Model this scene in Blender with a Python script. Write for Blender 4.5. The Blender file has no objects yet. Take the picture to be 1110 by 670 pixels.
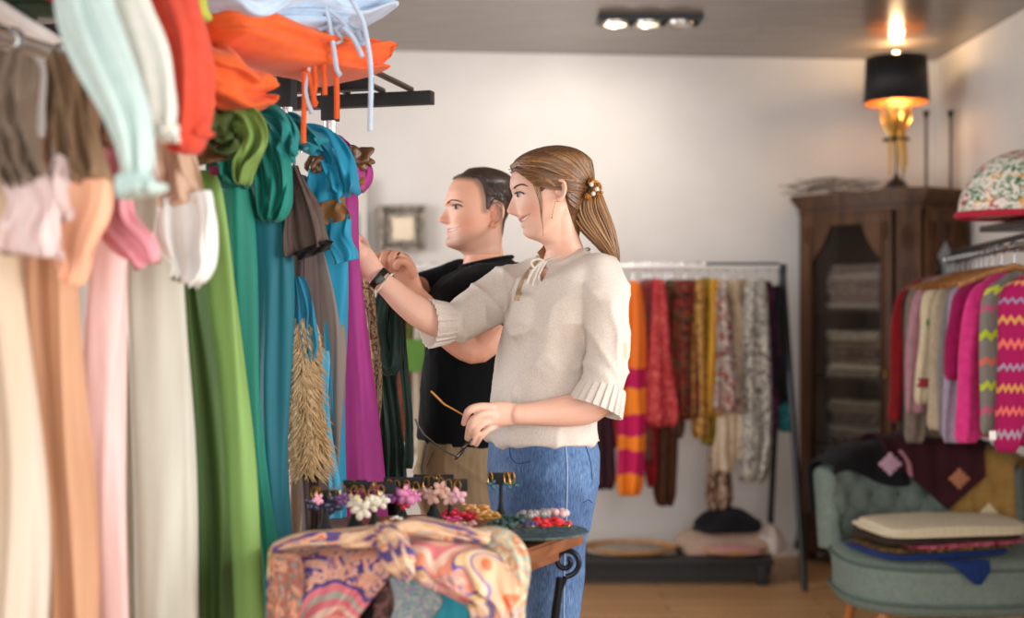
import bpy, bmesh, math, random
import numpy as np
from mathutils import Vector, Matrix

random.seed(7)
F = 1400.0; CX = 555.0; CY = 335.0; EYE = 1.34
SC = bpy.context.scene
COL = SC.collection

# ------------------------------------------------------------------ camera, light, exposure
cam_d = bpy.data.cameras.new('camera'); cam = bpy.data.objects.new('camera', cam_d); COL.objects.link(cam)
cam.location = (0, 0, EYE); cam.rotation_euler = (math.radians(90), 0, 0)
cam_d.sensor_width = 36.0; cam_d.lens = 36.0 * F / 1110.0
cam_d.clip_start = 0.05
cam_d.dof.use_dof = True; cam_d.dof.focus_distance = 3.08; cam_d.dof.aperture_fstop = 45.4 / 27.0
SC.camera = cam
SC.view_settings.view_transform = 'Standard'; SC.view_settings.look = 'None'
SC.view_settings.gamma = 1.0; SC.view_settings.use_curve_mapping = False
SC.view_settings.exposure = 0.42
SC.cycles.use_denoising = True
SC.cycles.max_bounces = 6
W = bpy.data.worlds.new('world'); SC.world = W; W.use_nodes = True
W.node_tree.nodes['Background'].inputs[0].default_value = (0.85, 0.92, 1.0, 1)
W.node_tree.nodes['Background'].inputs[1].default_value = 1.0

def area(name, loc, rot, sx, sy, power, color):
    l = bpy.data.lights.new(name, 'AREA'); l.shape = 'RECTANGLE'; l.size = sx; l.size_y = sy
    l.energy = power; l.color = color
    o = bpy.data.objects.new(name, l); o.location = loc; o.rotation_euler = [math.radians(a) for a in rot]
    COL.objects.link(o); return o
# daylight entering through the shop front behind the camera and the windows of the right wall
area('daylight_front', (-0.5, -2.62, 1.55), (90, 0, 0), 3.6, 2.1, 112, (0.97, 0.98, 1.0))
area('daylight_right', (2.55, 1.55, 1.6), (90, 0, 90), 3.0, 1.8, 92, (1.0, 0.98, 0.96))
area('daylight_left', (-2.75, 3.9, 1.75), (90, 0, -90), 2.4, 1.6, 70, (0.98, 0.985, 1.0))

# ------------------------------------------------------------------ helpers
def P(px, py, d):
    return Vector(((px - CX) / F * d, d, EYE - (py - CY) / F * d))

def srgb(h):
    if isinstance(h, str):
        h = h.lstrip('#'); c = [int(h[i:i+2], 16) / 255 for i in (0, 2, 4)]
    else:
        c = [v / 255 for v in h]
    return tuple(((v / 12.92) if v <= 0.04045 else ((v + 0.055) / 1.055) ** 2.4) for v in c) + (1,)

def nm(name):
    m = bpy.data.materials.new(name); m.use_nodes = True
    nt = m.node_tree; b = nt.nodes['Principled BSDF']
    return m, nt, b

def node(nt, t, **kw):
    n = nt.nodes.new(t)
    for k, v in kw.items():
        if k.startswith('i_'):
            n.inputs[int(k[2:]) if k[2:].isdigit() else k[2:]].default_value = v
        else: setattr(n, k, v)
    return n

def ramp(nt, stops, interp='LINEAR'):
    r = nt.nodes.new('ShaderNodeValToRGB'); r.color_ramp.interpolation = interp
    e = r.color_ramp.elements
    e[0].position = stops[0][0]; e[0].color = srgb(stops[0][1])
    e[1].position = stops[-1][0]; e[1].color = srgb(stops[-1][1])
    for p, c in stops[1:-1]:
        x = e.new(p); x.color = srgb(c)
    return r

def coord(nt, kind='Object', scale=(1, 1, 1)):
    tc = nt.nodes.new('ShaderNodeTexCoord'); mp = nt.nodes.new('ShaderNodeMapping')
    mp.inputs['Scale'].default_value = scale
    nt.links.new(tc.outputs[kind], mp.inputs['Vector']); return mp.outputs['Vector']

def bump(nt, b, sock, strength=0.3, dist=0.002):
    bp = node(nt, 'ShaderNodeBump'); bp.inputs['Strength'].default_value = strength; bp.inputs['Distance'].default_value = dist
    nt.links.new(sock, bp.inputs['Height']); nt.links.new(bp.outputs['Normal'], b.inputs['Normal'])

MC = {}
def flat(c, rough=0.5, metal=0.0, emit=None, es=1.0, spec=0.5, key=None):
    """plain painted, metal or plastic surface with a little unevenness"""
    k = ('flat', str(c), rough, metal, str(emit), es)
    if k in MC: return MC[k]
    m, nt, b = nm('surface')
    n = node(nt, 'ShaderNodeTexNoise'); n.inputs['Scale'].default_value = 40
    nt.links.new(coord(nt), n.inputs['Vector'])
    base = srgb(c)
    mx = node(nt, 'ShaderNodeMix', data_type='RGBA'); mx.inputs[6].default_value = base
    mx.inputs[7].default_value = tuple(v * 0.85 for v in base[:3]) + (1,)
    nt.links.new(n.outputs['Fac'], mx.inputs[0]); nt.links.new(mx.outputs[2], b.inputs['Base Color'])
    b.inputs['Roughness'].default_value = rough; b.inputs['Metallic'].default_value = metal
    b.inputs['Specular IOR Level'].default_value = spec
    if emit:
        b.inputs['Emission Color'].default_value = srgb(emit); b.inputs['Emission Strength'].default_value = es
    MC[k] = m; return m

def fab(c, c2=None, rough=0.85, scale=14, sheen=0.03, weave=900, wb=0.25, spec=0.25, streak=(1, 1, 0.12)):
    """woven cloth: slub variation between two thread colours plus weave bump"""
    k = ('fab', str(c), str(c2), rough, scale, weave, streak)
    if k in MC: return MC[k]
    m, nt, b = nm('cloth')
    a = srgb(c); a2 = srgb(c2) if c2 else tuple(v * 0.78 for v in a[:3]) + (1,)
    n = node(nt, 'ShaderNodeTexNoise'); n.inputs['Scale'].default_value = scale * 6; n.inputs['Detail'].default_value = 4
    nt.links.new(coord(nt, 'Object', streak), n.inputs['Vector'])
    r = ramp(nt, [(0.3, '000000'), (0.7, 'ffffff')])
    nt.links.new(n.outputs['Fac'], r.inputs[0])
    mx = node(nt, 'ShaderNodeMix', data_type='RGBA'); mx.inputs[6].default_value = a; mx.inputs[7].default_value = a2
    nt.links.new(r.outputs[0], mx.inputs[0]); nt.links.new(mx.outputs[2], b.inputs['Base Color'])
    b.inputs['Roughness'].default_value = rough; b.inputs['Sheen Weight'].default_value = sheen
    b.inputs['Specular IOR Level'].default_value = spec
    n2 = node(nt, 'ShaderNodeTexNoise'); n2.inputs['Scale'].default_value = weave; n2.inputs['Detail'].default_value = 1
    nt.links.new(coord(nt), n2.inputs['Vector'])
    bump(nt, b, n2.outputs['Fac'], wb, 0.0012)
    MC[k] = m; return m

def bands(stops, rough=0.85, uscale=0.0, zig=0.0, key=None, axis='V', wob=0.02):
    """cloth with woven bands along its length (UV), optionally zigzagging"""
    k = ('bands', str(stops), zig, axis, uscale)
    if k in MC: return MC[k]
    m, nt, b = nm('banded_cloth')
    tc = node(nt, 'ShaderNodeTexCoord'); sp = node(nt, 'ShaderNodeSeparateXYZ')
    nt.links.new(tc.outputs['UV'], sp.inputs[0])
    v = sp.outputs[1 if axis == 'V' else 0]; u = sp.outputs[0 if axis == 'V' else 1]
    if zig:
        mm = node(nt, 'ShaderNodeMath', operation='MULTIPLY'); mm.inputs[1].default_value = uscale
        pp = node(nt, 'ShaderNodeMath', operation='PINGPONG'); pp.inputs[1].default_value = 0.5
        ms = node(nt, 'ShaderNodeMath', operation='MULTIPLY_ADD'); ms.inputs[1].default_value = zig
        nt.links.new(u, mm.inputs[0]); nt.links.new(mm.outputs[0], pp.inputs[0]); nt.links.new(pp.outputs[0], ms.inputs[0]); nt.links.new(v, ms.inputs[2]); v = ms.outputs[0]
    else:
        n = node(nt, 'ShaderNodeTexNoise'); n.inputs['Scale'].default_value = 12
        nt.links.new(tc.outputs['Object'], n.inputs['Vector'])
        ms = node(nt, 'ShaderNodeMath', operation='MULTIPLY_ADD'); ms.inputs[1].default_value = wob
        nt.links.new(n.outputs['Fac'], ms.inputs[0]); nt.links.new(v, ms.inputs[2]); v = ms.outputs[0]
    r = ramp(nt, stops, 'CONSTANT'); nt.links.new(v, r.inputs[0])
    nt.links.new(r.outputs[0], b.inputs['Base Color'])
    b.inputs['Roughness'].default_value = rough; b.inputs['Sheen Weight'].default_value = 0.03
    b.inputs['Specular IOR Level'].default_value = 0.25
    MC[k] = m; return m

def motif(cols, scale=20, rough=0.8, stretch=(1, 1, 1), kind='NOISE', distort=1.5, bumpy=0.2):
    """printed cloth: blotches or paisley-like swirls of several colours"""
    k = ('motif', str(cols), scale, kind, stretch, distort)
    if k in MC: return MC[k]
    m, nt, b = nm('patterned_cloth')
    vec = coord(nt, 'Object', stretch)
    n = len(cols); stops = [(0.28 + 0.44 * i / n, c) for i, c in enumerate(cols)]
    if kind == 'NOISE':
        t = node(nt, 'ShaderNodeTexNoise'); t.inputs['Scale'].default_value = scale; t.inputs['Detail'].default_value = 3
        t.inputs['Distortion'].default_value = distort; out = t.outputs['Fac']
        nt.links.new(vec, t.inputs['Vector'])
    elif kind == 'VORO':
        t = node(nt, 'ShaderNodeTexVoronoi'); t.inputs['Scale'].default_value = scale
        nt.links.new(vec, t.inputs['Vector']); out = t.outputs['Distance']
        stops = [(0.0 + 0.75 * i / n, c) for i, c in enumerate(cols)]
    else:
        t0 = node(nt, 'ShaderNodeTexNoise'); t0.inputs['Scale'].default_value = scale * 0.5
        nt.links.new(vec, t0.inputs['Vector'])
        va = node(nt, 'ShaderNodeVectorMath', operation='MULTIPLY_ADD'); va.inputs[1].default_value = (0.12, 0.12, 0.12)
        nt.links.new(t0.outputs['Color'], va.inputs[0]); nt.links.new(vec, va.inputs[2])
        t = node(nt, 'ShaderNodeTexWave'); t.wave_type = 'RINGS'; t.inputs['Scale'].default_value = scale
        t.inputs['Distortion'].default_value = distort; t.inputs['Detail'].default_value = 2
        nt.links.new(va.outputs[0], t.inputs['Vector']); out = t.outputs['Fac']
        stops = [(0.02 + 0.96 * i / n, c) for i, c in enumerate(cols)]
    r = ramp(nt, stops, 'CONSTANT' if kind != 'NOISE' else 'EASE'); nt.links.new(out, r.inputs[0])
    nt.links.new(r.outputs[0], b.inputs['Base Color'])
    b.inputs['Roughness'].default_value = rough; b.inputs['Specular IOR Level'].default_value = 0.25
    n2 = node(nt, 'ShaderNodeTexNoise'); n2.inputs['Scale'].default_value = 700
    nt.links.new(coord(nt), n2.inputs['Vector']); bump(nt, b, n2.outputs['Fac'], bumpy, 0.001)
    MC[k] = m; return m

def wood(c1, c2, rough=0.4, scale=6, stretch=(1, 1, 0.08)):
    k = ('wood', c1, c2, rough, scale, stretch)
    if k in MC: return MC[k]
    m, nt, b = nm('wood')
    n = node(nt, 'ShaderNodeTexNoise'); n.inputs['Scale'].default_value = scale * 4; n.inputs['Detail'].default_value = 6
    n.inputs['Distortion'].default_value = 1.2
    nt.links.new(coord(nt, 'Object', stretch), n.inputs['Vector'])
    r = ramp(nt, [(0.3, c1), (0.7, c2)]); nt.links.new(n.outputs['Fac'], r.inputs[0])
    nt.links.new(r.outputs[0], b.inputs['Base Color']); b.inputs['Roughness'].default_value = rough; b.inputs['Specular IOR Level'].default_value = 0.3
    bump(nt, b, n.outputs['Fac'], 0.15, 0.002)
    MC[k] = m; return m

def knit(c, c2=None):
    k = ('knit', c, c2)
    if k in MC: return MC[k]
    m = fab(c, c2, rough=0.95, scale=6, sheen=0.10, weave=420, wb=0.5, streak=(1, 1, 1)); MC[k] = m; return m

def setp(o, label=None, cat=None, group=None, kind=None):
    if label: o['label'] = label
    if cat: o['category'] = cat
    if group: o['group'] = group
    if kind: o['kind'] = kind
    return o

def mesh_obj(name, verts, faces, mat, parent=None, smooth=True, uvs=None):
    me = bpy.data.meshes.new(name); me.from_pydata([tuple(v) for v in verts], [], faces)
    if uvs is not None:
        ul = me.uv_layers.new(name='UVMap')
        vi = np.zeros(len(me.loops), dtype=np.int32); me.loops.foreach_get('vertex_index', vi)
        ul.data.foreach_set('uv', np.asarray(uvs, dtype=np.float32)[vi].ravel())
    if smooth: me.polygons.foreach_set('use_smooth', [True] * len(me.polygons))
    me.update()
    if mat: me.materials.append(mat)
    o = bpy.data.objects.new(name, me); COL.objects.link(o)
    if parent: attach(o, parent)
    return o

def attach(o, parent):
    o.parent = parent
    o.matrix_parent_inverse = Matrix.Translation(-Vector(parent.location)) if parent.location.length else Matrix.Identity(4)

def empty(name, loc=(0, 0, 0), **kw):
    o = bpy.data.objects.new(name, None); o.location = loc; o.empty_display_size = 0.05; COL.objects.link(o)
    setp(o, **kw); return o

class MB:
    """collects boxes, tubes and lofts; build() links them as one mesh"""
    def __init__(s): s.v = []; s.f = []
    def add(s, vs, fs):
        n = len(s.v); s.v += [Vector(v) for v in vs]; s.f += [tuple(i + n for i in f) for f in fs]; return s
    def box(s, c, size, rot=0.0, bev=0.0, tilt=None):
        x, y, z = [a / 2 for a in size]
        R = Matrix.Rotation(rot, 3, 'Z')
        if tilt: R = R @ tilt
        if bev <= 0:
            vs = [(sx * x, sy * y, sz * z) for sx in (-1, 1) for sy in (-1, 1) for sz in (-1, 1)]
            fs = [(0, 1, 3, 2), (4, 6, 7, 5), (0, 4, 5, 1), (2, 3, 7, 6), (0, 2, 6, 4), (1, 5, 7, 3)]
        else:
            bm = bmesh.new(); bmesh.ops.create_cube(bm, size=1)
            for v in bm.verts: v.co = Vector((v.co.x * 2 * x, v.co.y * 2 * y, v.co.z * 2 * z))
            bmesh.ops.bevel(bm, geom=bm.edges[:], offset=min(bev, x * .95, y * .95, z * .95), segments=2, profile=0.7, affect='EDGES')
            bm.verts.ensure_lookup_table(); bm.verts.index_update()
            vs = [v.co.copy() for v in bm.verts]; fs = [tuple(v.index for v in f.verts) for f in bm.faces]; bm.free()
        return s.add([R @ Vector(v) + Vector(c) for v in vs], fs)
    def tube(s, pts, rad, n=10, flat=1.0, up=None, cap=True):
        pts = [Vector(p) for p in pts]; m = len(pts)
        if not hasattr(rad, '__len__'): rad = [rad] * m
        base = len(s.v); ref = Vector(up) if up else Vector((0.13, 0.97, 0.21)).normalized(); prev = None
        vs = []
        for i, p in enumerate(pts):
            t = (pts[min(i + 1, m - 1)] - pts[max(i - 1, 0)])
            if t.length < 1e-9: t = Vector((0, 0, 1))
            t.normalize()
            if prev is None or up: a = ref - t * ref.dot(t)
            else: a = prev - t * prev.dot(t)
            if a.length < 1e-4: a = t.orthogonal()
            a.normalize(); prev = a; b = t.cross(a)
            for k in range(n):
                an = 2 * math.pi * k / n
                vs.append(p + a * math.cos(an) * rad[i] * flat + b * math.sin(an) * rad[i])
        fs = [(i * n + k, i * n + (k + 1) % n, (i + 1) * n + (k + 1) % n, (i + 1) * n + k) for i in range(m - 1) for k in range(n)]
        if cap: fs += [tuple(range(n - 1, -1, -1)), tuple((m - 1) * n + k for k in range(n))]
        return s.add(vs, fs)
    def lathe(s, c, prof, n=24, axis='Z', flat=1.0):
        c = Vector(c); vs = []; m = len(prof)
        for r, h in prof:
            for k in range(n):
                a = 2 * math.pi * k / n
                p = Vector((r * math.cos(a), r * math.sin(a) * flat, h))
                if axis == 'X': p = Vector((h, p.x, p.y))
                if axis == 'Y': p = Vector((p.x, h, p.y))
                vs.append(c + p)
        fs = [(i * n + k, i * n + (k + 1) % n, (i + 1) * n + (k + 1) % n, (i + 1) * n + k) for i in range(m - 1) for k in range(n)]
        fs += [tuple(range(n - 1, -1, -1)), tuple((m - 1) * n + k for k in range(n))]
        return s.add(vs, fs)
    def sphere(s, c, r, n=12, sc=(1, 1, 1), R=None):
        c = Vector(c); m = n; vs = []
        for i in range(m + 1):
            t = math.pi * i / m
            for k in range(n):
                a = 2 * math.pi * k / n
                p = Vector((math.sin(t) * math.cos(a) * r * sc[0], math.sin(t) * math.sin(a) * r * sc[1], math.cos(t) * r * sc[2]))
                if R: p = R @ p
                vs.append(c + p)
        fs = [(i * n + k, (i + 1) * n + k, (i + 1) * n + (k + 1) % n, i * n + (k + 1) % n) for i in range(m) for k in range(n)]
        return s.add(vs, fs)
    def prism(s, poly, z0, z1):
        n = len(poly); vs = [(x, y, z0) for x, y in poly] + [(x, y, z1) for x, y in poly]
        fs = [(k, (k + 1) % n, n + (k + 1) % n, n + k) for k in range(n)] + [tuple(range(n - 1, -1, -1)), tuple(range(n, 2 * n))]
        return s.add(vs, fs)
    def build(s, name, mat, parent=None, smooth=False, auto=True):
        o = mesh_obj(name, s.v, s.f, mat, None, smooth)
        if parent: attach(o, parent)
        bm = bmesh.new(); bm.from_mesh(o.data); bmesh.ops.remove_doubles(bm, verts=bm.verts, dist=1e-6)
        bmesh.ops.recalc_face_normals(bm, faces=bm.faces); bm.to_mesh(o.data); bm.free()
        if auto and not smooth:
            o.data.polygons.foreach_set('use_smooth', [True] * len(o.data.polygons))
            try: o.data.set_sharp_from_angle(angle=math.radians(35))
            except Exception: pass
        return o

def crom(pts, n):
    """Catmull-Rom resampling of a list of tuples to n samples"""
    a = np.array(pts, dtype=float); m = len(a)
    if m == 1: return np.repeat(a, n, 0)
    seg = np.r_[0, np.cumsum(np.maximum(1e-6, np.sqrt(((a[1:, :2] - a[:-1, :2]) ** 2).sum(1))))]
    t = np.linspace(0, seg[-1], n); out = np.zeros((n, a.shape[1]))
    for i, s in enumerate(t):
        k = min(max(np.searchsorted(seg, s) - 1, 0), m - 2); u = (s - seg[k]) / (seg[k+1] - seg[k])
        p0 = a[k-1] if k > 0 else 2 * a[k] - a[k+1]; p1, p2 = a[k], a[k+1]; p3 = a[k+2] if k + 2 < m else 2 * a[k+1] - a[k]
        out[i] = 0.5 * ((2 * p1) + (-p0 + p2) * u + (2 * p0 - 5 * p1 + 4 * p2 - p3) * u * u + (-p0 + 3 * p1 - 3 * p2 + p3) * u ** 3)
    return out

def cloth(name, pts, mat, thick=0.04, pleats=3, amp=0.01, twist=0.0, seed=0, parent=None, horiz=True, nu=64, nv=48, wob=0.004, ragged=0.0, power=2.6, endr=0.5, **kw):
    """hanging or draped length of cloth: a soft closed bundle; pts are (photo x, photo y, width px, distance)"""
    rs = np.random.RandomState(seed + 11)
    q = crom(pts, nv)
    C = np.stack([(q[:, 0] - CX) / F * q[:, 3], q[:, 3], EYE - (q[:, 1] - CY) / F * q[:, 3]], 1)
    w = q[:, 2] / F * q[:, 3]
    T = np.gradient(C, axis=0); T /= np.linalg.norm(T, axis=1)[:, None]
    if horiz:
        X = np.tile([1.0, 0, 0], (nv, 1)); Y = np.tile([0, 1.0, 0], (nv, 1))
    else:
        X = np.cross(T, [0, 1.0, 0]); X /= np.maximum(1e-6, np.linalg.norm(X, axis=1))[:, None]
        Y = np.cross(X, T)
    u = np.arange(nu) / nu * 2 * np.pi
    ph = rs.rand(6) * 6.28; V = np.linspace(0, 1, nv)
    verts = []; uvs = []
    pw = 2 / power
    for i in range(nv):
        e = min(1, min(i, nv - 1 - i) / 2.5); e = endr + (1 - endr) * math.sin(e * math.pi / 2)
        cu = np.cos(u); su = np.sin(u)
        xx = np.sign(cu) * np.abs(cu) ** pw; yy = np.sign(su) * np.abs(su) ** pw
        a = amp * (0.4 + 0.8 * V[i])
        fold = a * np.sin(xx * math.pi * pleats + ph[0] + 1.5 * math.sin(2.2 * V[i] + ph[1]) + twist * 5 * V[i]) + 0.5 * a * np.sin(xx * math.pi * pleats * 1.9 + ph[2] + 2 * V[i] - twist * 7 * V[i] + 1.2 * math.sin(5 * V[i] + ph[5]) * min(1, abs(twist)))
        lx = xx * w[i] / 2 * (0.5 + 0.5 * e) + wob * math.sin(7 * V[i] + ph[3]) + wob * 0.5 * np.sin(u * 3 + 9 * V[i] + ph[4])
        ly = yy * thick / 2 * e + fold
        p = C[i] + lx[:, None] * X[i] + ly[:, None] * Y[i]
        if ragged and i == nv - 1: p = p + T[i] * (ragged * (rs.rand(nu)))[:, None]
        verts.append(p); uvs.append(np.stack([(xx + 1) / 2, np.full(nu, V[i])], 1))
    verts = np.concatenate(verts); uvs = np.concatenate(uvs)
    faces = [(i * nu + k, i * nu + (k + 1) % nu, (i + 1) * nu + (k + 1) % nu, (i + 1) * nu + k) for i in range(nv - 1) for k in range(nu)]
    faces += [tuple(range(nu - 1, -1, -1)), tuple((nv - 1) * nu + k for k in range(nu))]
    o = mesh_obj(name, verts, faces, mat, parent, True, uvs)
    return setp(o, **kw)

def strip(name, L, R, mat, dist, **kw):
    """cloth between two photo-side outlines: L and R are lists of (x, y) with equal y"""
    pts = [((l[0] + r) / 2, l[1], r - l[0], dist if not hasattr(dist, '__len__') else dist[i]) for i, (l, r) in enumerate(zip(L, R))]
    return cloth(name, pts, mat, **kw)

def rows(name, rws, mat, d, **kw):
    """rws: (photo y, left x, right x)"""
    dd = d if hasattr(d, '__len__') else [d] * len(rws)
    return cloth(name, [((a + b) / 2, y, b - a, dd[i]) for i, (y, a, b) in enumerate(rws)], mat, **kw)

def folded(name, c, w, dp, h, mat, layers=3, rot=0.0, seed=0, parent=None, soft=0.012, droop=0.0, nz=None, **kw):
    """a folded textile: stacked rounded folds"""
    rs = np.random.RandomState(seed); nz = nz or layers * 6 + 1; nu = 48
    u = np.arange(nu) / nu * 2 * np.pi
    cu = np.cos(u); su = np.sin(u); pw = 2 / 6.0
    bx = np.sign(cu) * np.abs(cu) ** pw; by = np.sign(su) * np.abs(su) ** pw
    R = np.array([[math.cos(rot), -math.sin(rot)], [math.sin(rot), math.cos(rot)]])
    vs = []; lw = rs.uniform(0.90, 1.02, layers + 1); jx = rs.uniform(-.025, .025, layers + 1); ph = rs.rand(4) * 6.28
    for i in range(nz):
        t = i / (nz - 1); k = min(int(t * layers), layers - 1); fr = t * layers - k
        off = soft * (math.sqrt(max(0, 1 - (2 * fr - 1) ** 2)) - 1)
        x = bx * (w / 2 * lw[k] + off) + jx[k] * w; y = by * (dp / 2 + off)
        z = h * t + 0.12 * h * t * (np.sin(x / w * 7 + ph[0]) + np.sin(y / dp * 5 + ph[1])) * 0.9 - droop * (x / (w / 2)) ** 2
        xy = R @ np.stack([x, y]); vs.append(np.stack([xy[0] + c[0], xy[1] + c[1], z + c[2]], 1))
    # crown the top so it reads as soft cloth
    top = vs[-1]; cen = top.mean(0)
    for s, dz in ((0.7, 0.10), (0.35, 0.14)):
        q = cen + (top - cen) * s; q[:, 2] += h * dz; vs.append(q)
    nz = len(vs); vs = np.concatenate(vs)
    fs = [(i * nu + k, i * nu + (k + 1) % nu, (i + 1) * nu + (k + 1) % nu, (i + 1) * nu + k) for i in range(nz - 1) for k in range(nu)]
    fs += [tuple(range(nu - 1, -1, -1)), tuple((nz - 1) * nu + k for k in range(nu))]
    o = mesh_obj(name, vs, fs, mat, parent, True); return setp(o, **kw)

def knot(name, px, py, r_px, d, mat, seed=0, parent=None, sc=(1, 1, 1), folds=5, twist=2.0, depth=0.35, **kw):
    """a knotted, rosette-like bunch of cloth with spiralling folds"""
    rs = np.random.RandomState(seed); c = P(px, py, d); r = r_px / F * d
    n, m = 72, 40; vs = []; ph = rs.rand(5) * 6.28
    tilt = Matrix.Rotation(rs.uniform(-.6, .6), 3, 'X') @ Matrix.Rotation(rs.uniform(-.8, .8), 3, 'Y')
    for i in range(m + 1):
        t = math.pi * i / m
        for k in range(n):
            a = 2 * math.pi * k / n
            g = 1 + depth * 0.5 * math.sin(folds * a + twist * t * 2 + ph[0]) * math.sin(t) + depth * 0.35 * math.sin((folds + 2) * t + 2 * a + ph[1]) + depth * 0.2 * math.sin(3 * a - 4 * t + ph[2])
            v = tilt @ Vector((math.sin(t) * math.cos(a), math.sin(t) * math.sin(a) * 1.0, math.cos(t))) * (r * g)
            vs.append(c + Vector((v.x * sc[0], v.y * sc[1], v.z * sc[2])))
    fs = [(i * n + k, (i + 1) * n + k, (i + 1) * n + (k + 1) % n, i * n + (k + 1) % n) for i in range(m) for k in range(n)]
    o = mesh_obj(name, vs, fs, mat, parent, True); return setp(o, **kw)

def clone(root, loc=None, delta=None):
    """a thing with its parts and sub-parts, copied"""
    c = root.copy(); COL.objects.link(c)
    if delta is not None: c.location = Vector(root.location) + Vector(delta)
    if loc is not None: c.location = loc
    for ch in list(root.children):
        x = ch.copy(); COL.objects.link(x); x.parent = c
        for g in list(ch.children):
            y = g.copy(); COL.objects.link(y); y.parent = x
    return c

# ------------------------------------------------------------------ the room
H = 2.704
def back_y(x): return 6.82 + 0.0932 * (x + 0.706)
XL, XR, YF = -2.6, 2.33, -2.5

def plaster(c, c2, sc=3, b=0.12):
    m, nt, bs = nm('plaster')
    n = node(nt, 'ShaderNodeTexNoise'); n.inputs['Scale'].default_value = sc; n.inputs['Detail'].default_value = 5
    nt.links.new(coord(nt), n.inputs['Vector'])
    r = ramp(nt, [(0.3, c), (0.7, c2)]); nt.links.new(n.outputs['Fac'], r.inputs[0]); nt.links.new(r.outputs[0], bs.inputs['Base Color'])
    bs.inputs['Roughness'].default_value = 0.9
    n2 = node(nt, 'ShaderNodeTexNoise'); n2.inputs['Scale'].default_value = 120; nt.links.new(coord(nt), n2.inputs['Vector'])
    bump(nt, bs, n2.outputs['Fac'], b, 0.003); return m
m_wall = plaster('e3ded9', 'dcd6d0')

def m_floor():
    m, nt, b = nm('oak_floor')
    v = coord(nt, 'Object', (1, 1, 1))
    br = node(nt, 'ShaderNodeTexBrick'); br.inputs['Scale'].default_value = 1.0
    br.inputs['Brick Width'].default_value = 1.4; br.inputs['Row Height'].default_value = 0.13; br.inputs['Mortar Size'].default_value = 0.003
    br.inputs['Color1'].default_value = srgb('b98a5c'); br.inputs['Color2'].default_value = srgb('c99c6c'); br.inputs['Mortar'].default_value = srgb('6e4a2c')
    nt.links.new(v, br.inputs['Vector'])
    n = node(nt, 'ShaderNodeTexNoise'); n.inputs['Scale'].default_value = 8; n.inputs['Detail'].default_value = 6
    nt.links.new(coord(nt, 'Object', (0.5, 9, 1)), n.inputs['Vector'])
    mx = node(nt, 'ShaderNodeMix', data_type='RGBA', blend_type='MULTIPLY'); mx.inputs[0].default_value = 0.35
    nt.links.new(br.outputs['Color'], mx.inputs[6]); r = ramp(nt, [(0.3, '9a8a7a'), (0.7, 'ffffff')]); nt.links.new(n.outputs['Fac'], r.inputs[0])
    nt.links.new(r.outputs[0], mx.inputs[7]); nt.links.new(mx.outputs[2], b.inputs['Base Color'])
    b.inputs['Roughness'].default_value = 0.42; bump(nt, b, br.outputs['Fac'], 0.2, 0.001); return m

def m_ceil():
    m, nt, b = nm('ceiling_panels')
    br = node(nt, 'ShaderNodeTexBrick'); br.inputs['Scale'].default_value = 1.0
    br.inputs['Brick Width'].default_value = 2.4; br.inputs['Row Height'].default_value = 0.62; br.inputs['Mortar Size'].default_value = 0.004
    br.inputs['Color1'].default_value = srgb('82776e'); br.inputs['Color2'].default_value = srgb('887d74'); br.inputs['Mortar'].default_value = srgb('6b635c')
    nt.links.new(coord(nt), br.inputs['Vector'])
    n = node(nt, 'ShaderNodeTexNoise'); n.inputs['Scale'].default_value = 5; n.inputs['Detail'].default_value = 7
    nt.links.new(coord(nt, 'Object', (0.6, 3, 1)), n.inputs['Vector'])
    mx = node(nt, 'ShaderNodeMix', data_type='RGBA', blend_type='MULTIPLY'); mx.inputs[0].default_value = 0.5
    r = ramp(nt, [(0.25, 'c4bcb4'), (0.7, 'ffffff')]); nt.links.new(n.outputs['Fac'], r.inputs[0])
    nt.links.new(br.outputs['Color'], mx.inputs[6]); nt.links.new(r.outputs[0], mx.inputs[7]); nt.links.new(mx.outputs[2], b.inputs['Base Color'])
    b.inputs['Roughness'].default_value = 0.22; b.inputs['Specular IOR Level'].default_value = 0.5
    bump(nt, b, n.outputs['Fac'], 0.05, 0.002); return m

t = 0.15
fl = MB().box((0, 2.3, -0.05), (5.6, 10.2, 0.1)).build('floor', m_floor()); setp(fl, kind='structure')
ce = MB().box((0, 2.3, H + 0.05), (5.6, 10.2, 0.1)).build('ceiling', m_ceil()); setp(ce, kind='structure')
yl, yr = back_y(XL - .2), back_y(XR + .2)
setp(MB().prism([(XL - .2, yl), (XR + .2, yr), (XR + .2, yr + t), (XL - .2, yl + t)], 0, H).build('wall_back', m_wall), kind='structure')
def wall_x(name, x0, x1, ya, yb, holes):
    mb = MB(); ys = ya
    for (a, b_, z0, z1) in holes:
        mb.box(((x0 + x1) / 2, (ys + a) / 2, H / 2), (abs(x1 - x0), a - ys, H))
        mb.box(((x0 + x1) / 2, (a + b_) / 2, z0 / 2), (abs(x1 - x0), b_ - a, z0))
        mb.box(((x0 + x1) / 2, (a + b_) / 2, (z1 + H) / 2), (abs(x1 - x0), b_ - a, H - z1)); ys = b_
    mb.box(((x0 + x1) / 2, (ys + yb) / 2, H / 2), (abs(x1 - x0), yb - ys, H))
    return setp(mb.build(name, m_wall), kind='structure')
wall_x('wall_right', XR, XR + t, YF, back_y(XR), [(0.05, 3.05, 0.7, 2.5)])
wall_x('wall_left', XL - t, XL, YF, back_y(XL), [(2.7, 5.1, 0.95, 2.55)])
mb = MB()
mb.box((-2.475, YF - t / 2, H / 2), (0.35, t, H)); mb.box((1.865, YF - t / 2, H / 2), (1.13, t, H))
mb.box((-0.5, YF - t / 2, 0.25), (3.6, t, 0.5)); mb.box((-0.5, YF - t / 2, 2.652), (3.6, t, 0.104))
setp(mb.build('wall_front', m_wall), kind='structure')
m_frame = flat('3a3a3a', 0.4)
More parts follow.
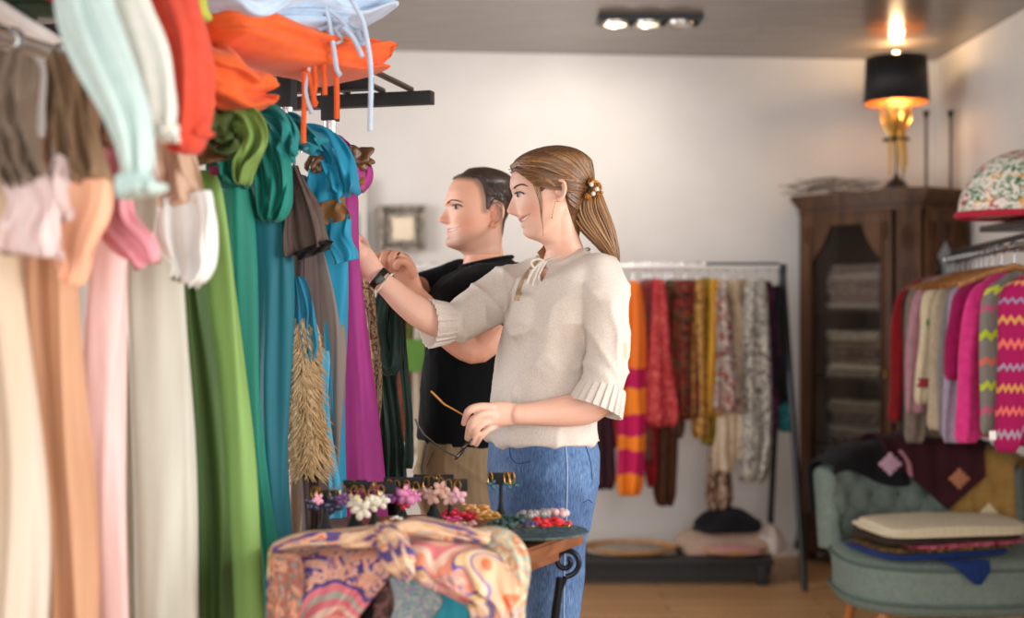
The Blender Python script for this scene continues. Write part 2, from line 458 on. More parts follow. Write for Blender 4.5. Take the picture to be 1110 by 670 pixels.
def window(n, c, axis, w, h, panes):
    r = empty('window_%d' % n, c, kind='structure'); mb = MB()
    def B(u, z, su, sz, th=0.06): mb.box((c[0] + (u if axis == 'X' else 0), c[1] + (u if axis == 'Y' else 0), c[2] + z), (su, th, sz) if axis == 'X' else (th, su, sz))
    for s in (-1, 1): B(s * (w / 2 - .025), 0, .05, h); B(0, s * (h / 2 - .025), w, .05)
    for k in range(1, panes): B(-w / 2 + w * k / panes, 0, .04, h)
    mb.build('window_frame', m_frame, r)
window(1, (-0.5, YF - .07, 1.55), 'X', 3.6, 2.1, 3)
window(2, (XR + .07, 1.55, 1.6), 'Y', 3.0, 1.8, 3)
window(3, (XL - .07, 3.9, 1.75), 'Y', 2.4, 1.6, 2)
# skirting board along the back wall
setp(MB().prism([(XL, back_y(XL) - .015), (XR, back_y(XR) - .015), (XR, back_y(XR)), (XL, back_y(XL))], 0, 0.07).build('baseboard_back', flat('d8d2ca', 0.5)), kind='structure')

# ------------------------------------------------------------------ recessed triple spotlight
m_black = flat('17181a', 0.45); m_blackm = flat('1c1d1f', 0.35, 0.6); m_chrome = flat('c9c9cb', 0.22, 1.0)
m_gold = flat('c79a4a', 0.3, 1.0)
sp = P(704, 18, 6.02); d0 = 1.364 * F / (CY - 19); cx = (704 - CX) / F * d0
r = empty('recessed_spotlight', (cx, d0, H), label='black recessed ceiling spotlight tray with three round lamps', cat='ceiling light')
mb = MB(); L = 0.47
for s in (-1, 1): mb.box((cx, d0 + s * .075, H - .012), (L, .012, .026)); mb.box((cx + s * (L / 2), d0, H - .012), (.014, .16, .026))
mb.box((cx, d0, H - .004), (L, .15, .006)); mb.build('housing', m_black, r)
for k in (-1, 0, 1):
    c = (cx + k * .15 - .01, d0, H - .028)
    ring = MB(); ring.lathe(c, [(.05, .02), (.064, .02), (.066, 0), (.06, -.012), (.052, -.008), (.05, .02)], 28); ring.build('lamp_ring', flat('b9b4ae', .25, 1.0), r)
    e = (6 if k < 0 else 2.2 if k == 0 else 0.05)
    lens = MB(); lens.lathe((c[0], c[1], c[2]), [(.0, -.002), (.047, -.004), (.047, .012), (0, .012)], 24)
    lens.build('lamp_lens', flat('e8e0d0', .3, emit='ffe2b0', es=e), r)
    if k < 1:
        l = bpy.data.lights.new('spot', 'SPOT'); l.energy = 17 if k < 0 else 10; l.color = (1, .94, .86); l.spot_size = math.radians(150); l.shadow_soft_size = .04; l.spot_blend = 1.0
        o = bpy.data.objects.new('spot_light', l); o.location = (c[0], c[1], c[2] - .03); o.rotation_euler = (math.radians(38), 0, math.radians(28)); COL.objects.link(o)
# ------------------------------------------------------------------ mirror and picture on the back wall
def frame_rect(mb, x0, x1, z0, z1, w, y, dp, prof=None):
    """mitred frame: nested rounded mouldings"""
    for (a, b, th) in (prof or [(0, .35, dp), (.35, .75, dp * .6), (.75, 1, dp * .85)]):
        i, j = w * a, w * b
        o_ = [(x0 + i, z0 + i), (x1 - i, z0 + i), (x1 - i, z1 - i), (x0 + i, z1 - i)]
        n_ = [(x0 + j, z0 + j), (x1 - j, z0 + j), (x1 - j, z1 - j), (x0 + j, z1 - j)]
        vs = [(x, y, z) for x, z in o_] + [(x, y - th, z) for x, z in o_] + [(x, y - th, z) for x, z in n_] + [(x, y, z) for x, z in n_]
        fs = []
        for k in range(4):
            l = (k + 1) % 4
            for a_ in range(3): fs.append((a_ * 4 + k, a_ * 4 + l, (a_ + 1) * 4 + l, (a_ + 1) * 4 + k))
        mb.add(vs, fs)
def wallpx(px):   # point on the back wall for a photo column
    k = (px - CX) / F
    d = (6.82 + 0.0932 * .706) / (1 - 0.0932 * k); return k * d, d
x0, d_ = wallpx(412.5); x1, _ = wallpx(462); z1 = EYE + (CY - 223) / F * d_; z0 = EYE + (CY - 273) / F * d_
m_silver = motif(['3e372f', '6a5f54', '94897c', 'b8ac9e'], 45, rough=0.45, bumpy=.6)
r = empty('wall_mirror', ((x0 + x1) / 2, d_ - .01, z0), label='small square mirror in a wide ornate antique silver frame', cat='mirror')
yy = d_ - 0.012
mb = MB(); frame_rect(mb, x0, x1, z0, z1, .062, yy, .04); mb.build('frame', m_silver, r)
mb = MB()
for k in range(9):
    for (u, v) in ((k / 8, .06), (k / 8, .94), (.06, k / 8), (.94, k / 8)):
        mb.sphere((x0 + (x1 - x0) * (.06 + .88 * u), yy - .04, z0 + (z1 - z0) * (.06 + .88 * v)), .008, 8)
mb.build('beading', flat('6f655a', .4, .3), r)
m_mir = flat('b7a48c', 0.3, 1.0)  # the beige the mirror reflects is put into its metal colour
MB().box(((x0 + x1) / 2, yy - .006, (z0 + z1) / 2), (x1 - x0 - .11, .006, z1 - z0 - .11)).build('mirror_glass', m_mir, r)

# picture with green trees, mostly behind the scarves
xa, da = wallpx(335); xb, _ = wallpx(399); za = EYE + (CY - 300) / F * da; zb = EYE + (CY - 196) / F * da
r = empty('framed_picture', ((xa + xb) / 2, da, za), label='pale landscape picture with green trees, half hidden by the magenta scarf', cat='picture')
mb = MB(); frame_rect(mb, xa, xb, za, zb, .03, da - .03, .03); mb.build('frame', flat('ece7e0', .5), r)
mb = MB(); mb.box(((xa + xb) / 2, da - .035, (za + zb) / 2), (xb - xa - .05, .006, zb - za - .05))
m, nt, b = nm('painted_canvas')
tc = node(nt, 'ShaderNodeTexCoord'); s_ = node(nt, 'ShaderNodeSeparateXYZ'); nt.links.new(tc.outputs['Generated'], s_.inputs[0])
n_ = node(nt, 'ShaderNodeTexNoise'); n_.inputs['Scale'].default_value = 7; nt.links.new(tc.outputs['Generated'], n_.inputs['Vector'])
ad = node(nt, 'ShaderNodeMath', operation='MULTIPLY_ADD'); ad.inputs[1].default_value = .35; nt.links.new(n_.outputs['Fac'], ad.inputs[0]); nt.links.new(s_.outputs[2], ad.inputs[2])
rr = ramp(nt, [(0, 'b9b78f'), (.2, '7e9a78'), (.42, '5f8a66'), (.74, '86a483'), (.86, 'e6dfc8'), (1, 'ece4cf')]); nt.links.new(ad.outputs[0], rr.inputs[0]); nt.links.new(rr.outputs[0], b.inputs['Base Color'])
mb.build('canvas', m, r)

# ------------------------------------------------------------------ corner display cabinet
m_oak = wood('2c190d', '4a2b17', .5, 5)
m_oakl = wood('3c2312', '644022', .45, 5)
P1 = Vector((1.545, 6.93)); P2 = Vector((1.925, 6.47)); P3 = Vector((2.035, 6.42)); P4 = Vector((2.315, 6.58)); P5 = Vector((2.315, 7.07)); P6 = Vector((1.56, 7.0))
cab = empty('display_cabinet', (1.95, 6.8, 0), label='tall dark oak corner display cabinet with glazed doors and carved pilaster', cat='cabinet')
foot = [P1, P2, P3, P4, P5, P6]
cen = sum(foot, Vector((0, 0))) / 6
def grow(pts, g, back=False):
    out = []
    for p in pts[:4]:
        v = (p - cen); v = v / v.length * g; out.append((p.x + v.x, p.y + v.y))
    out[0] = (out[0][0], min(out[0][1], 6.96)); out[3] = (min(out[3][0], 2.322), out[3][1])
    return out + [(2.318, 7.07), (1.57 - (g * .3), 7.0)]
def panel(mb, A, B, u0, u1, z0, z1, y0=0.0, y1=.03):
    """box on a cabinet face: u along A->B, y out of the face"""
    D = (B - A); Ln = D.length; D = D / Ln; N = Vector((D.y, -D.x))
    if N.dot(A - cen) < 0: N = -N
    c = A + D * ((u0 + u1) / 2) + N * ((y0 + y1) / 2)
    mb.box((c.x, c.y, (z0 + z1) / 2), (abs(u1 - u0), abs(y1 - y0), z1 - z0), rot=math.atan2(D.y, D.x), bev=.003)
mb = MB()
mb.prism([tuple(p) for p in foot], .10, .24); mb.prism([tuple(p) for p in foot], 1.83, 1.90)
mb.prism([(P6.x, P6.y), (P5.x, P5.y), (P5.x, P5.y - .015), (P6.x, P6.y - .015)], .2, 1.85)
panel(mb, P1, P2, 0, .025, .2, 1.86, -.03, .0); panel(mb, P3, P4, .29, .32, .2, 1.86, -.03, 0)
mb.build('body', m_oak, cab)
mb = MB()
for g, za, zb in ((.018, .10, .15), (.03, .05, .10), (.012, .235, .255)): mb.prism(grow(foot, g), za, zb)
mb.build('plinth', m_oak, cab)
mb = MB()
for g, za, zb in ((.01, 1.845, 1.86), (.02, 1.875, 1.895), (.035, 1.895, 1.915), (.05, 1.915, 1.945)): mb.prism(grow(foot, g), za, zb)
mb.build('cornice', m_oakl, cab)
for (x, y) in ((P1.x + .05, P1.y - .02), (P2.x, P2.y + .05), (P3.x + .02, P3.y + .05), (P4.x - .05, P4.y + .06)):
    MB().lathe((x, y, 0), [(.02, 0), (.034, .012), (.036, .03), (.024, .05), (.03, .06)], 16).build('foot', m_oak, cab)
m_glass, nt, b = nm('cabinet_glass'); b.inputs['Base Color'].default_value = (.95, .97, .96, 1); b.inputs['Roughness'].default_value = .03
b.inputs['Transmission Weight'].default_value = 1.0; b.inputs['IOR'].default_value = 1.25
tr = node(nt, 'ShaderNodeBsdfTransparent'); gl = node(nt, 'ShaderNodeBsdfGlossy'); gl.inputs['Roughness'].default_value = .04; fr = node(nt, 'ShaderNodeFresnel'); fr.inputs[0].default_value = 1.25
mx = node(nt, 'ShaderNodeMixShader'); tr.inputs[0].default_value = (.96, .97, .96, 1)
nt.links.new(fr.outputs[0], mx.inputs[0]); nt.links.new(tr.outputs[0], mx.inputs[1]); nt.links.new(gl.outputs[0], mx.inputs[2]); nt.links.new(mx.outputs[0], nt.nodes['Material Output'].inputs[0])

def glazed_door(A, B, name, u0, u1, arch=True, handle=True):
    mb = MB(); st = .062
    panel(mb, A, B, u0, u0 + st, .26, 1.84, 0, .024); panel(mb, A, B, u1 - st, u1, .26, 1.84, 0, .024)
    panel(mb, A, B, u0, u1, .26, .33, 0, .022); panel(mb, A, B, u0, u1, 1.775, 1.84, 0, .022)
    for z in (.255, 1.845): pass
    D = (B - A).normalized(); N = Vector((D.y, -D.x)); N = N if N.dot(A - cen) > 0 else -N
    # curved spandrels in the upper corners
    for s in (0, 1):
        pts = []; R_ = .12; ux = u0 + st if s == 0 else u1 - st; sg = 1 if s == 0 else -1
        poly = [(ux, 1.775)] + [(ux + sg * R_ * (1 - math.sin(a)), 1.775 - R_ * 1.5 * (1 - math.cos(a))) for a in np.linspace(0, math.pi / 2, 9)][::1]
        # outline: corner, along the rail, concave curve down to the stile
        poly = [(ux, 1.775)] + [(ux + sg * R_ * (math.cos(a)) ** 1.6, 1.775 - R_ * 1.5 * (math.sin(a)) ** 1.6) for a in np.linspace(0, math.pi / 2, 10)]
        n = len(poly); vs = []
        for yo in (.004, .020):
            for (u_, z_) in poly:
                c = A + D * u_ + N * yo; vs.append((c.x, c.y, z_))
        mb.add(vs, [(k, (k + 1) % n, n + (k + 1) % n, n + k) for k in range(n)] + [tuple(range(n)), tuple(range(2 * n - 1, n - 1, -1))])
    # inner bead
    for (a, b_) in ((u0 + st - .008, u0 + st), (u1 - st, u1 - st + .008)): panel(mb, A, B, a, b_, .32, 1.78, .02, .032)
    o = mb.build(name, m_oakl, cab)
    g = MB(); panel(g, A, B, u0 + st - .005, u1 - st + .005, .325, 1.78, .006, .009); g.build('pane', m_glass, o)
    g = MB()
    for s in (0, 1):
        c = A + D * ((u0 + st * .5) if s == 0 else (u1 - st * .5)) + N * .028
        for k in range(5): g.sphere((c.x, c.y, 1.70 + .018 * k), .012 - .0016 * abs(k - 2), 8)
    g.build('carving', m_oakl, o)
    if handle:
        c = A + D * (u1 - st * .5) + N * .03
        MB().lathe((c.x, c.y, 1.02), [(.004, -.03), (.012, -.025), (.006, 0), (.012, .025), (.004, .03)], 12).build('handle', flat('8a6a35', .35, .9), o)
L12 = (P2 - P1).length; L34 = (P4 - P3).length
glazed_door(P1, P2, 'door', .028, L12 - .012)
glazed_door(P3, P4, 'side_door', .012, L34 - .012, handle=False)
mb = MB(); panel(mb, P2, P3, 0, (P3 - P2).length, .24, 1.85, -.01, .012)
for k in range(3): panel(mb, P2, P3, .022 + .03 * k, .034 + .03 * k, .3, 1.55, .01, .02)
pl = mb.build('pilaster', m_oakl, cab)
Dp = (P3 - P2).normalized(); Np = Vector((Dp.y, -Dp.x)); Np = Np if Np.dot(P2 - cen) > 0 else -Np
c = (P2 + P3) / 2 + Np * .014
ang = math.atan2(Dp.y, Dp.x)
mb = MB()
for R_, th in ((1.0, .008), (.62, .014)):
    pts = [(c.x + Dp.x * .038 * R_ * math.cos(a), c.y + Dp.y * .038 * R_ * math.cos(a), 1.70 + .06 * R_ * math.sin(a)) for a in np.linspace(0, 2 * math.pi, 29)]
    mb.tube(pts, .006, 8, cap=False)
for k in range(8):
    a = k * math.pi / 4; mb.sphere((c.x + Dp.x * .014 * math.cos(a) + Np.x * .004, c.y + Dp.y * .014 * math.cos(a) + Np.y * .004, 1.70 + .022 * math.sin(a)), .008, 8)
mb.build('rosette', m_oakl, pl)
shz = [.255, .62, .98, 1.34]
inner = [(P1.x + .03, P1.y - .01), (P2.x - .01, P2.y + .02), (P3.x, P3.y + .03), (P4.x - .01, P4.y + .02), (P5.x - .02, P5.y - .09), (P6.x + .02, P6.y - .03)]
for z in shz[1:]: MB().prism(inner, z - .018, z).build('shelf', m_oak, cab)

cabcols = [
 # shelf, colour, label colour words, height
 (0, '6f4a3a', 'brown', .04), (0, '2f8a2c', 'bright green', .035), (0, '4aa038', 'light green', .03), (0, '5d544a', 'grey brown', .04), (0, 'c07a78', 'dusty pink', .05), (0, '7d5a50', 'mauve brown', .04), (0, '8d8378', 'warm grey', .04),
 (1, '6d4c3c', 'chestnut', .035), (1, '8f8a80', 'stone grey', .035), (1, 'b8b2a8', 'light grey', .035), (1, '76665a', 'taupe', .035), (1, '6a5548', 'dark taupe', .035), (1, 'a08a78', 'sand', .035), (1, 'c9bfae', 'oatmeal', .03),
 (2, 'b7a991', 'beige', .04), (2, 'd6cbb4', 'cream', .03), (2, '8a6a60', 'rosy brown', .04), (2, '6e4a44', 'maroon brown', .04), (2, '8f7a68', 'camel', .04), (2, 'efe2c8', 'ivory', .05),
 (3, 'e0d6c4', 'off-white', .03), (3, '9a7f78', 'pink brown', .04), (3, 'b09a90', 'pale rose', .04), (3, '8c6f6a', 'plum brown', .04), (3, 'a8968c', 'greige', .04), (3, '75686a', 'slate mauve', .04)]
zc = {k: shz[k] for k in range(4)}; nm_sh = ['on the bottom cabinet shelf', 'on the second lowest cabinet shelf', 'on the second highest cabinet shelf', 'on the top cabinet shelf']
cm = P1 * .5 + P2 * .5 + Vector((.13, .15))
for i, (s, c, w_, h) in enumerate(cabcols):
    mt = motif([c, 'd8c8b6', '5b3a34', c, '3c2a26'], 34 + i, bumpy=.1, stretch=(1, 1, 3)) if i % 3 else fab(c)
    folded('folded_textile', (cm.x + random.uniform(-.01, .01), cm.y, zc[s]), .36, .22, h, mt, layers=2, rot=math.atan2(P2.y - P1.y, P2.x - P1.x) + random.uniform(-.05, .05), seed=i,
           label='folded %s textile in the pile %s' % (w_, nm_sh[s]), cat='folded textile', group='folded textiles inside the display cabinet')
    zc[s] += h * 1.0
# dark handbags seen through the right hand glass
for i, (x, y, z, s, w_) in enumerate([(2.12, 6.62, 1.342, 1.0, 'larger'), (2.20, 6.72, .982, .85, 'smaller')]):
    r = empty('handbag', (x, y, z), label='%s black leather handbag behind the right glass of the cabinet' % w_, cat='handbag')
    mb = MB(); n = 24; prof = [(.10, .0), (.125, .02), (.12, .10), (.10, .17), (.06, .20), (.0, .205)]
    mb.lathe((x, y, z), [(a * s, b_ * s) for a, b_ in prof], n, flat=.5); mb.build('bag_body', flat('1b1a1b', .35), r)
    a = np.linspace(0, math.pi, 14); mb = MB().tube([(x + .07 * s * math.cos(t_), y - .02, z + .19 * s + .09 * s * math.sin(t_)) for t_ in a], .008, 8); mb.build('handle', flat('222022', .35), r)

# twig bundle on the cabinet
rt = random.Random(3); mb = MB()
for i in range(30):
    x0 = rt.uniform(1.40, 1.66); L_ = rt.uniform(.14, .34); y0 = 6.86 - (x0 - 1.45) * .5 + rt.uniform(-.05, .05); z0 = 1.95 + rt.uniform(.004, .06)
    pts = [(max(1.50 if z0 < 1.96 else 0, x0 + L_ * t_), y0 - .55 * L_ * t_ + .01 * math.sin(9 * t_ + i), max(1.951, z0 + .018 * math.sin(5 * t_ + i))) for t_ in np.linspace(0, 1, 7)]
    mb.tube(pts, .0022, 5)
setp(mb.build('twig_bundle', flat('6e6259', .9)), label='bundle of dry grey twigs lying on top of the cabinet', cat='twigs', kind='thing')

# ------------------------------------------------------------------ lamp with gilded birds-and-leaves foot
lx, ly = 1.97, 6.62; lz = 1.9455
lamp = empty('table_lamp', (lx, ly, lz), label='lamp with black drum shade and gilded leaf foot on the cabinet', cat='lamp')
MB().lathe((lx, ly, lz), [(.085, 0), (.085, .012), (.06, .022), (.052, .03), (.05, .04), (.022, .06), (.014, .075), (.01, .085)], 28).build('base', flat('2a1f18', .35), lamp)
mb = MB(); mb.tube([(lx, ly, lz + .07), (lx, ly, lz + .45)], .006, 8); mb.tube([(lx + .035, ly, lz + .05), (lx + .035, ly, lz + .21)], .004, 8); mb.build('stem', m_black, lamp)
mb = MB().lathe((lx, ly, lz + .255), [(.0, 0), (.065, .002), (.07, .012), (.02, .012), (0, .012)], 24); mb.build('tray', flat('2c2018', .4), lamp)
mg = flat('d9ad5e', .32, .85)
for k in range(9):
    a = k * 2 * math.pi / 9 + .3; mb = MB(); r0 = .02
    hh = .10 + .03 * (k % 3)
    pts = [(lx + math.cos(a) * (.012 + .075 * t_ ** .8), ly + math.sin(a) * (.012 + .075 * t_ ** .8), lz + .265 + hh * 1.25 * t_) for t_ in np.linspace(0, 1, 9)]
    mb.tube(pts, [.008, .012, .016, .019, .021, .021, .019, .013, .003], 10, flat=.4, up=(math.cos(a), math.sin(a), 0)); mb.build('gilded_leaf', mg, lamp)
for k, (dx, dy, b0) in enumerate([(-.035, -.02, .10), (.03, -.03, .12), (.0, -.05, .14), (.045, .0, .16)]):
    mb = MB().tube([(lx + dx * .8, ly + dy, lz + .30), (lx + dx, ly + dy, lz + .22), (lx + dx * 1.1, ly + dy, lz + b0), (lx + dx * 1.2, ly + dy - .005, lz + b0 - .03)], [.012, .010, .007, .003], 8); mb.build('gilded_leg', mg, lamp)
m_shin, nt, b = nm('shade_black_outside_copper_inside'); ge = node(nt, 'ShaderNodeNewGeometry')
zt0 = 2.395; zt1 = 2.625; Rb, Rt = .163, .152
out = MB(); n = 48
vs = []; 
for (R_, z_) in ((Rb, zt0), (Rt, zt1), (Rt - .004, zt1), (Rb - .004, zt0)):
    for k in range(n): a = 2 * math.pi * k / n; vs.append((lx + R_ * math.cos(a), ly + R_ * math.sin(a), z_))
fo = [(k, (k + 1) % n, n + (k + 1) % n, n + k) for k in range(n)] + [(n + k, n + (k + 1) % n, 2 * n + (k + 1) % n, 2 * n + k) for k in range(n)] + [(3 * n + k, 3 * n + (k + 1) % n, (k + 1) % n, k) for k in range(n)]
sh = mesh_obj('lamp_shade', vs, fo, flat('101114', .6), lamp)
b.inputs['Base Color'].default_value = srgb('c98a4c'); b.inputs['Metallic'].default_value = .7; b.inputs['Roughness'].default_value = .38
li = mesh_obj('shade_lining', vs, [(2 * n + k, 2 * n + (k + 1) % n, 3 * n + (k + 1) % n, 3 * n + k) for k in range(n)], m_shin, sh)
m_bulb = flat('fff0d0', .3, emit='ffd69a', es=30)
for nm_, z_, rr_ in (('bulb', 2.625, .03), ('bulb', 2.47, .028)):
    mb = MB().sphere((lx, ly, z_), rr_, 16, (1, 1, 1.1)); mb.build(nm_, m_bulb, lamp, smooth=True)
    l = bpy.data.lights.new('lamp_bulb', 'POINT'); l.energy = 3.2 if z_ > 2.5 else 1.3; l.color = (1, .68, .36); l.shadow_soft_size = .03
    o = bpy.data.objects.new('lamp_bulb_light', l); o.location = (lx, ly, z_ + (.038 if z_ > 2.5 else -.04)); COL.objects.link(o)

# candlesticks
for i, (px, w_) in enumerate([(1004, 'left'), (1030.5, 'right')]):
    d = 6.72; x = (px - CX) / F * d; zt = EYE + (CY - 121) / F * d
    r = empty('candlestick', (x, d, 1.9455), label='tall thin dark metal candlestick, the %s one of the pair on the cabinet' % w_, cat='candlestick', group='pair of thin candlesticks')
    mdk = flat('3c3530', .45, .5)
    MB().lathe((x, d, 1.9455), [(.038, 0), (.038, .006), (.01, .014), (.006, .03)], 20).build('base', mdk, r)
    MB().tube([(x, d, 1.955), (x, d, zt - .03)], .007, 8).build('stem', mdk, r)
    MB().lathe((x, d, zt - .035), [(.006, 0), (.012, .006), (.018, .04), (.014, .04), (.01, .02)], 16).build('candle_cup', mdk, r)

# ------------------------------------------------------------------ back garment rack
ry = 6.36; rz = 1.546
rack = empty('garment_rack', (1.2, ry, 0), label='long black metal clothes rack with bright rail along the back wall', cat='clothes rack')
xL = (425 - CX) / F * ry; xR = (846 - CX) / F * ry
MB().tube([(xL, ry, rz), (xR, ry, rz)], .014, 12).build('rail', flat('f2f0ee', .3, .35), rack)
for q_ in (xR + .01, xL - .01): MB().box((q_, ry, rz - .01), (.035, .04, .05), bev=.004).build('corner_joint', m_black, rack)
MB().box(((xR + .01) - .2, ry, rz + .016), (.36, .03, .012)).build('rail_cap', m_black, rack)
for x in (xL - .01, xR + .01):
    for s in (-1, 1):
        mb = MB().tube([(x, ry, rz - .01), (x + .06 * (1 if s < 0 else -.6) * (1 if x > 0 else -1), ry + s * .20 - .02, .0)], .016, 8); mb.build('leg', m_black, rack)
# bench shelf under it
bench = empty('low_bench', (1.0, 6.42, 0), label='long low black wooden bench under the back clothes rack', cat='bench')
bx0 = (560 - CX) / F * 6.4; bx1 = (832 - CX) / F * 6.4
MB().box(((bx0 + bx1) / 2, 6.45, .115), (bx1 - bx0, .42, .035), bev=.004).build('bench_top', flat('1d1a19', .5), bench)
MB().box(((bx0 + bx1) / 2, 6.29, .06), (bx1 - bx0 - .06, .02, .075)).build('apron', flat('1a1716', .5), bench)
for x in (bx0 + .05, bx1 - .05):
    for y in (6.28, 6.62): MB().box((x, y, .05), (.05, .05, .1), bev=.004).build('leg', flat('1a1716', .5), bench)
# straw trays and cloths on the bench
def disc(name, px0, px1, d, z, h, mat, **kw):
    x0 = (px0 - CX) / F * d; x1 = (px1 - CX) / F * d; R_ = (x1 - x0) / 2
    mb = MB().lathe(((x0 + x1) / 2, d, z), [(R_ * .82, 0), (R_ * .95, h * .4), (R_, h), (R_ * .97, h), (R_ * .9, h * .5), (0, h * .35)], 40, flat=.17 / R_)
    return setp(mb.build(name, mat), **kw)
mst = wood('a8784c', 'c99b6c', .6, 8)
disc('shallow_tray', 634, 735, 6.42, .133, .035, mst, label='round shallow wooden tray on the left of the low bench', cat='tray', group='wooden trays on the bench')
disc('shallow_tray', 750, 834, 6.42, .133, .035, mst, label='round shallow wooden tray under the beige cloths on the bench', cat='tray', group='wooden trays on the bench')
def heap(name, px, py, wpx, hpx, d, mat, seed, dp=.12, **kw):
    """a slumped heap of cloth resting on its base"""
    c = P(px, py, d); rs = np.random.RandomState(seed); rx = wpx / 2 / F * d; h = hpx / F * d; ph = rs.rand(6) * 6.28
    n, m = 56, 26; vs = []
    for i in range(m + 1):
        t = i / m
        for k in range(n):
            a = 2 * math.pi * k / n; ca, sa = math.cos(a), math.sin(a)
            R_ = math.sin(math.pi / 2 * min(1, t * 1.02 + .001)) if False else math.cos(math.pi / 2 * t) ** .55
            g = 1 + .10 * math.sin(3 * a + ph[0] + 3 * t) + .07 * math.sin(5 * a + ph[1] - 4 * t)
            z = h * (t + .07 * math.sin(4 * a + ph[2]) * math.sin(math.pi * t) + .05 * math.sin(9 * t + 2 * a + ph[3]) * math.sin(math.pi * t))
            vs.append((c.x + rx * R_ * g * ca, c.y + dp * R_ * g * sa, c.z + max(0, z)))
    fs = [(i * n + k, i * n + (k + 1) % n, (i + 1) * n + (k + 1) % n, (i + 1) * n + k) for i in range(m) for k in range(n)] + [tuple(range(n - 1, -1, -1))]
    return setp(mesh_obj(name, vs, fs, mat, None, True), **kw)
heap('beige_cloth', 684, 598, 92, 9, 6.40, fab('a3978a'), 1, label='flat greyish beige cloth spread on the left tray', cat='cloth')
heap('beige_cloth', 787, 597, 106, 35, 6.46, fab('b59a86', 'a08672'), 2, dp=.14, label='crumpled beige cloth heaped on the right tray', cat='cloth')
heap('pink_cloth', 795, 598, 74, 8, 6.33, fab('c48a86'), 8, dp=.07, label='thin pink cloth under the beige heap on the bench', cat='cloth')
heap('black_sweater', 787, 575, 74, 26, 6.42, knit('16161a'), 5, dp=.10, label='black sweater crumpled on top of the beige cloths', cat='sweater')
heap('cream_cloth', 829, 596, 46, 30, 6.45, fab('d3c3b6'), 6, dp=.10, label='pale cream gathered cloth at the right end of the bench', cat='cloth')

# garments on the back rack
def hanger_on(px, d, z, x=None, mat=None, parent=None, w=.0, hk=.05, along=0.0):
    """a hook over the rail with sloping shoulders"""
    x = (px - CX) / F * d if x is None else x
    mb = MB(); a = np.linspace(math.pi * 1.15, -math.pi * .35, 12)
    ca, sa = math.cos(along), math.sin(along)
    mb.tube([(x + .019 * math.cos(t_) * ca, d + .019 * math.cos(t_) * sa, z + .019 * math.sin(t_) + .002) for t_ in a][::1] + [(x + .004, d, z - .03), (x, d, z - hk)], .0028, 6)
    return mb.build('hook', m_chrome, parent)
BR = 'garments and scarves on the back clothes rack'
def G(rws, mat, label, cat='scarf', thick=.10, pleats=2, amp=.012, d=6.36, seed=0, extra=None, name=None):
    r = empty((name or cat).replace(' ', '_'), P((rws[0][1] + rws[0][2]) / 2, rws[0][0], d), label=label, cat=cat, group=BR)
    rws = [(y, (a + b) / 2 - (b - a) * .68, (a + b) / 2 + (b - a) * .68) for y, a, b in rws]
    rr = [(rws[0][0] - 8, (rws[0][1] * .75 + rws[0][2] * .25), rws[0][1] * .25 + rws[0][2] * .75)] + rws
    rows('cloth', rr, mat, d, thick=thick, pleats=pleats, amp=amp, seed=seed, parent=r, nv=40)
    xm = (rws[0][1] + rws[0][2]) / 2
    hanger_on(xm, ry, rz, parent=r, hk=(rws[0][0] - 8 - 288) / F * ry - .005)
    if extra: extra(r)
    return r
G([(312, 436, 446), (400, 432, 446), (480, 431, 446)], motif(['7e2f24', '3a4a34', 'a04a34'], 30), 'rust red and green patterned scarf left of the man', seed=1)
G([(310, 450, 460), (400, 447, 458), (492, 446, 456)], fab('e2d6c2'), 'cream scarf hanging just left of the man', seed=2)
G([(310, 464, 478), (400, 458, 474), (450, 460, 476)], motif(['3a2a36', 'b04a7a', '2a2a30'], 30), 'dark scarf with pink blooms hanging left of the man', seed=3)
G([(312, 560, 578), (400, 556, 580), (520, 556, 582)], motif(['2c1c24', '40222c'], 30), 'dark plum scarf mostly hidden behind the couple', seed=4)
G([(320, 640, 655), (400, 642, 660), (530, 642, 664)], motif(['22141a', '42202e', '2a181e'], 30), 'dark plum patterned scarf low behind the back of the woman', seed=5)
G([(312, 659, 670), (400, 660, 674), (485, 664, 676)], motif(['7d1a2a', 'b0363a'], 30), 'coral red narrow scarf against the orange one', seed=6, d=6.38)
mo = bands([(0, 'e8762a'), (.36, 'e8762a'), (.42, 'b81a52'), (.52, 'ef8426'), (.66, 'c01a58'), (.76, 'ef8426'), (.83, 'c01a58'), (.93, 'ef8426')], wob=.06)
G([(312, 680, 692), (360, 678, 696), (430, 674, 697), (460, 674, 697), (537, 671, 692)], mo, 'bright orange scarf with magenta bands beside the woman', seed=7, d=6.30)
G([(312, 694, 703), (400, 695, 705), (500, 694, 706)], motif(['c9402c', '8d1f2c', '6a5a4c'], 30), 'faded red and grey printed scarf next to the orange one', seed=8, d=6.36)
G([(310, 699, 710), (400, 699, 716), (528, 703, 716)], motif(['8e1722', 'b92a34', '701420'], 30), 'deep red scarf, long and narrow', seed=9, d=6.40)
G([(310, 709, 719), (370, 706, 724), (440, 703, 730), (462, 703, 729)], motif(['7a1622', 'c0383c', '9a2430', 'd8655c'], 45), 'red floral gathered scarf with a bulging end', seed=10, d=6.30)
G([(318, 716, 726), (400, 716, 732), (470, 712, 732), (548, 712, 729)], motif(['2e1a10', '4d2c1c'], 30), 'long dark brown scarf reaching lowest on the back rack', seed=11, d=6.38)
G([(312, 722, 731), (400, 724, 738), (475, 722, 738)], motif(['5a4030', '7a5c44', '33241a'], 40), 'medium brown printed scarf on the back rack', seed=12, d=6.38)
G([(312, 732, 752), (400, 731, 754), (455, 731, 754)], motif(['1d1612', '3a4a2a', '8a2a22', '241a14'], 26), 'black scarf with red and green flowers', seed=13, d=6.33)
G([(312, 752, 761), (400, 752, 765), (475, 750, 766)], motif(['9a6a2c', 'c89850', '6e4a22'], 50), 'gold and brown printed scarf', seed=14, d=6.33)
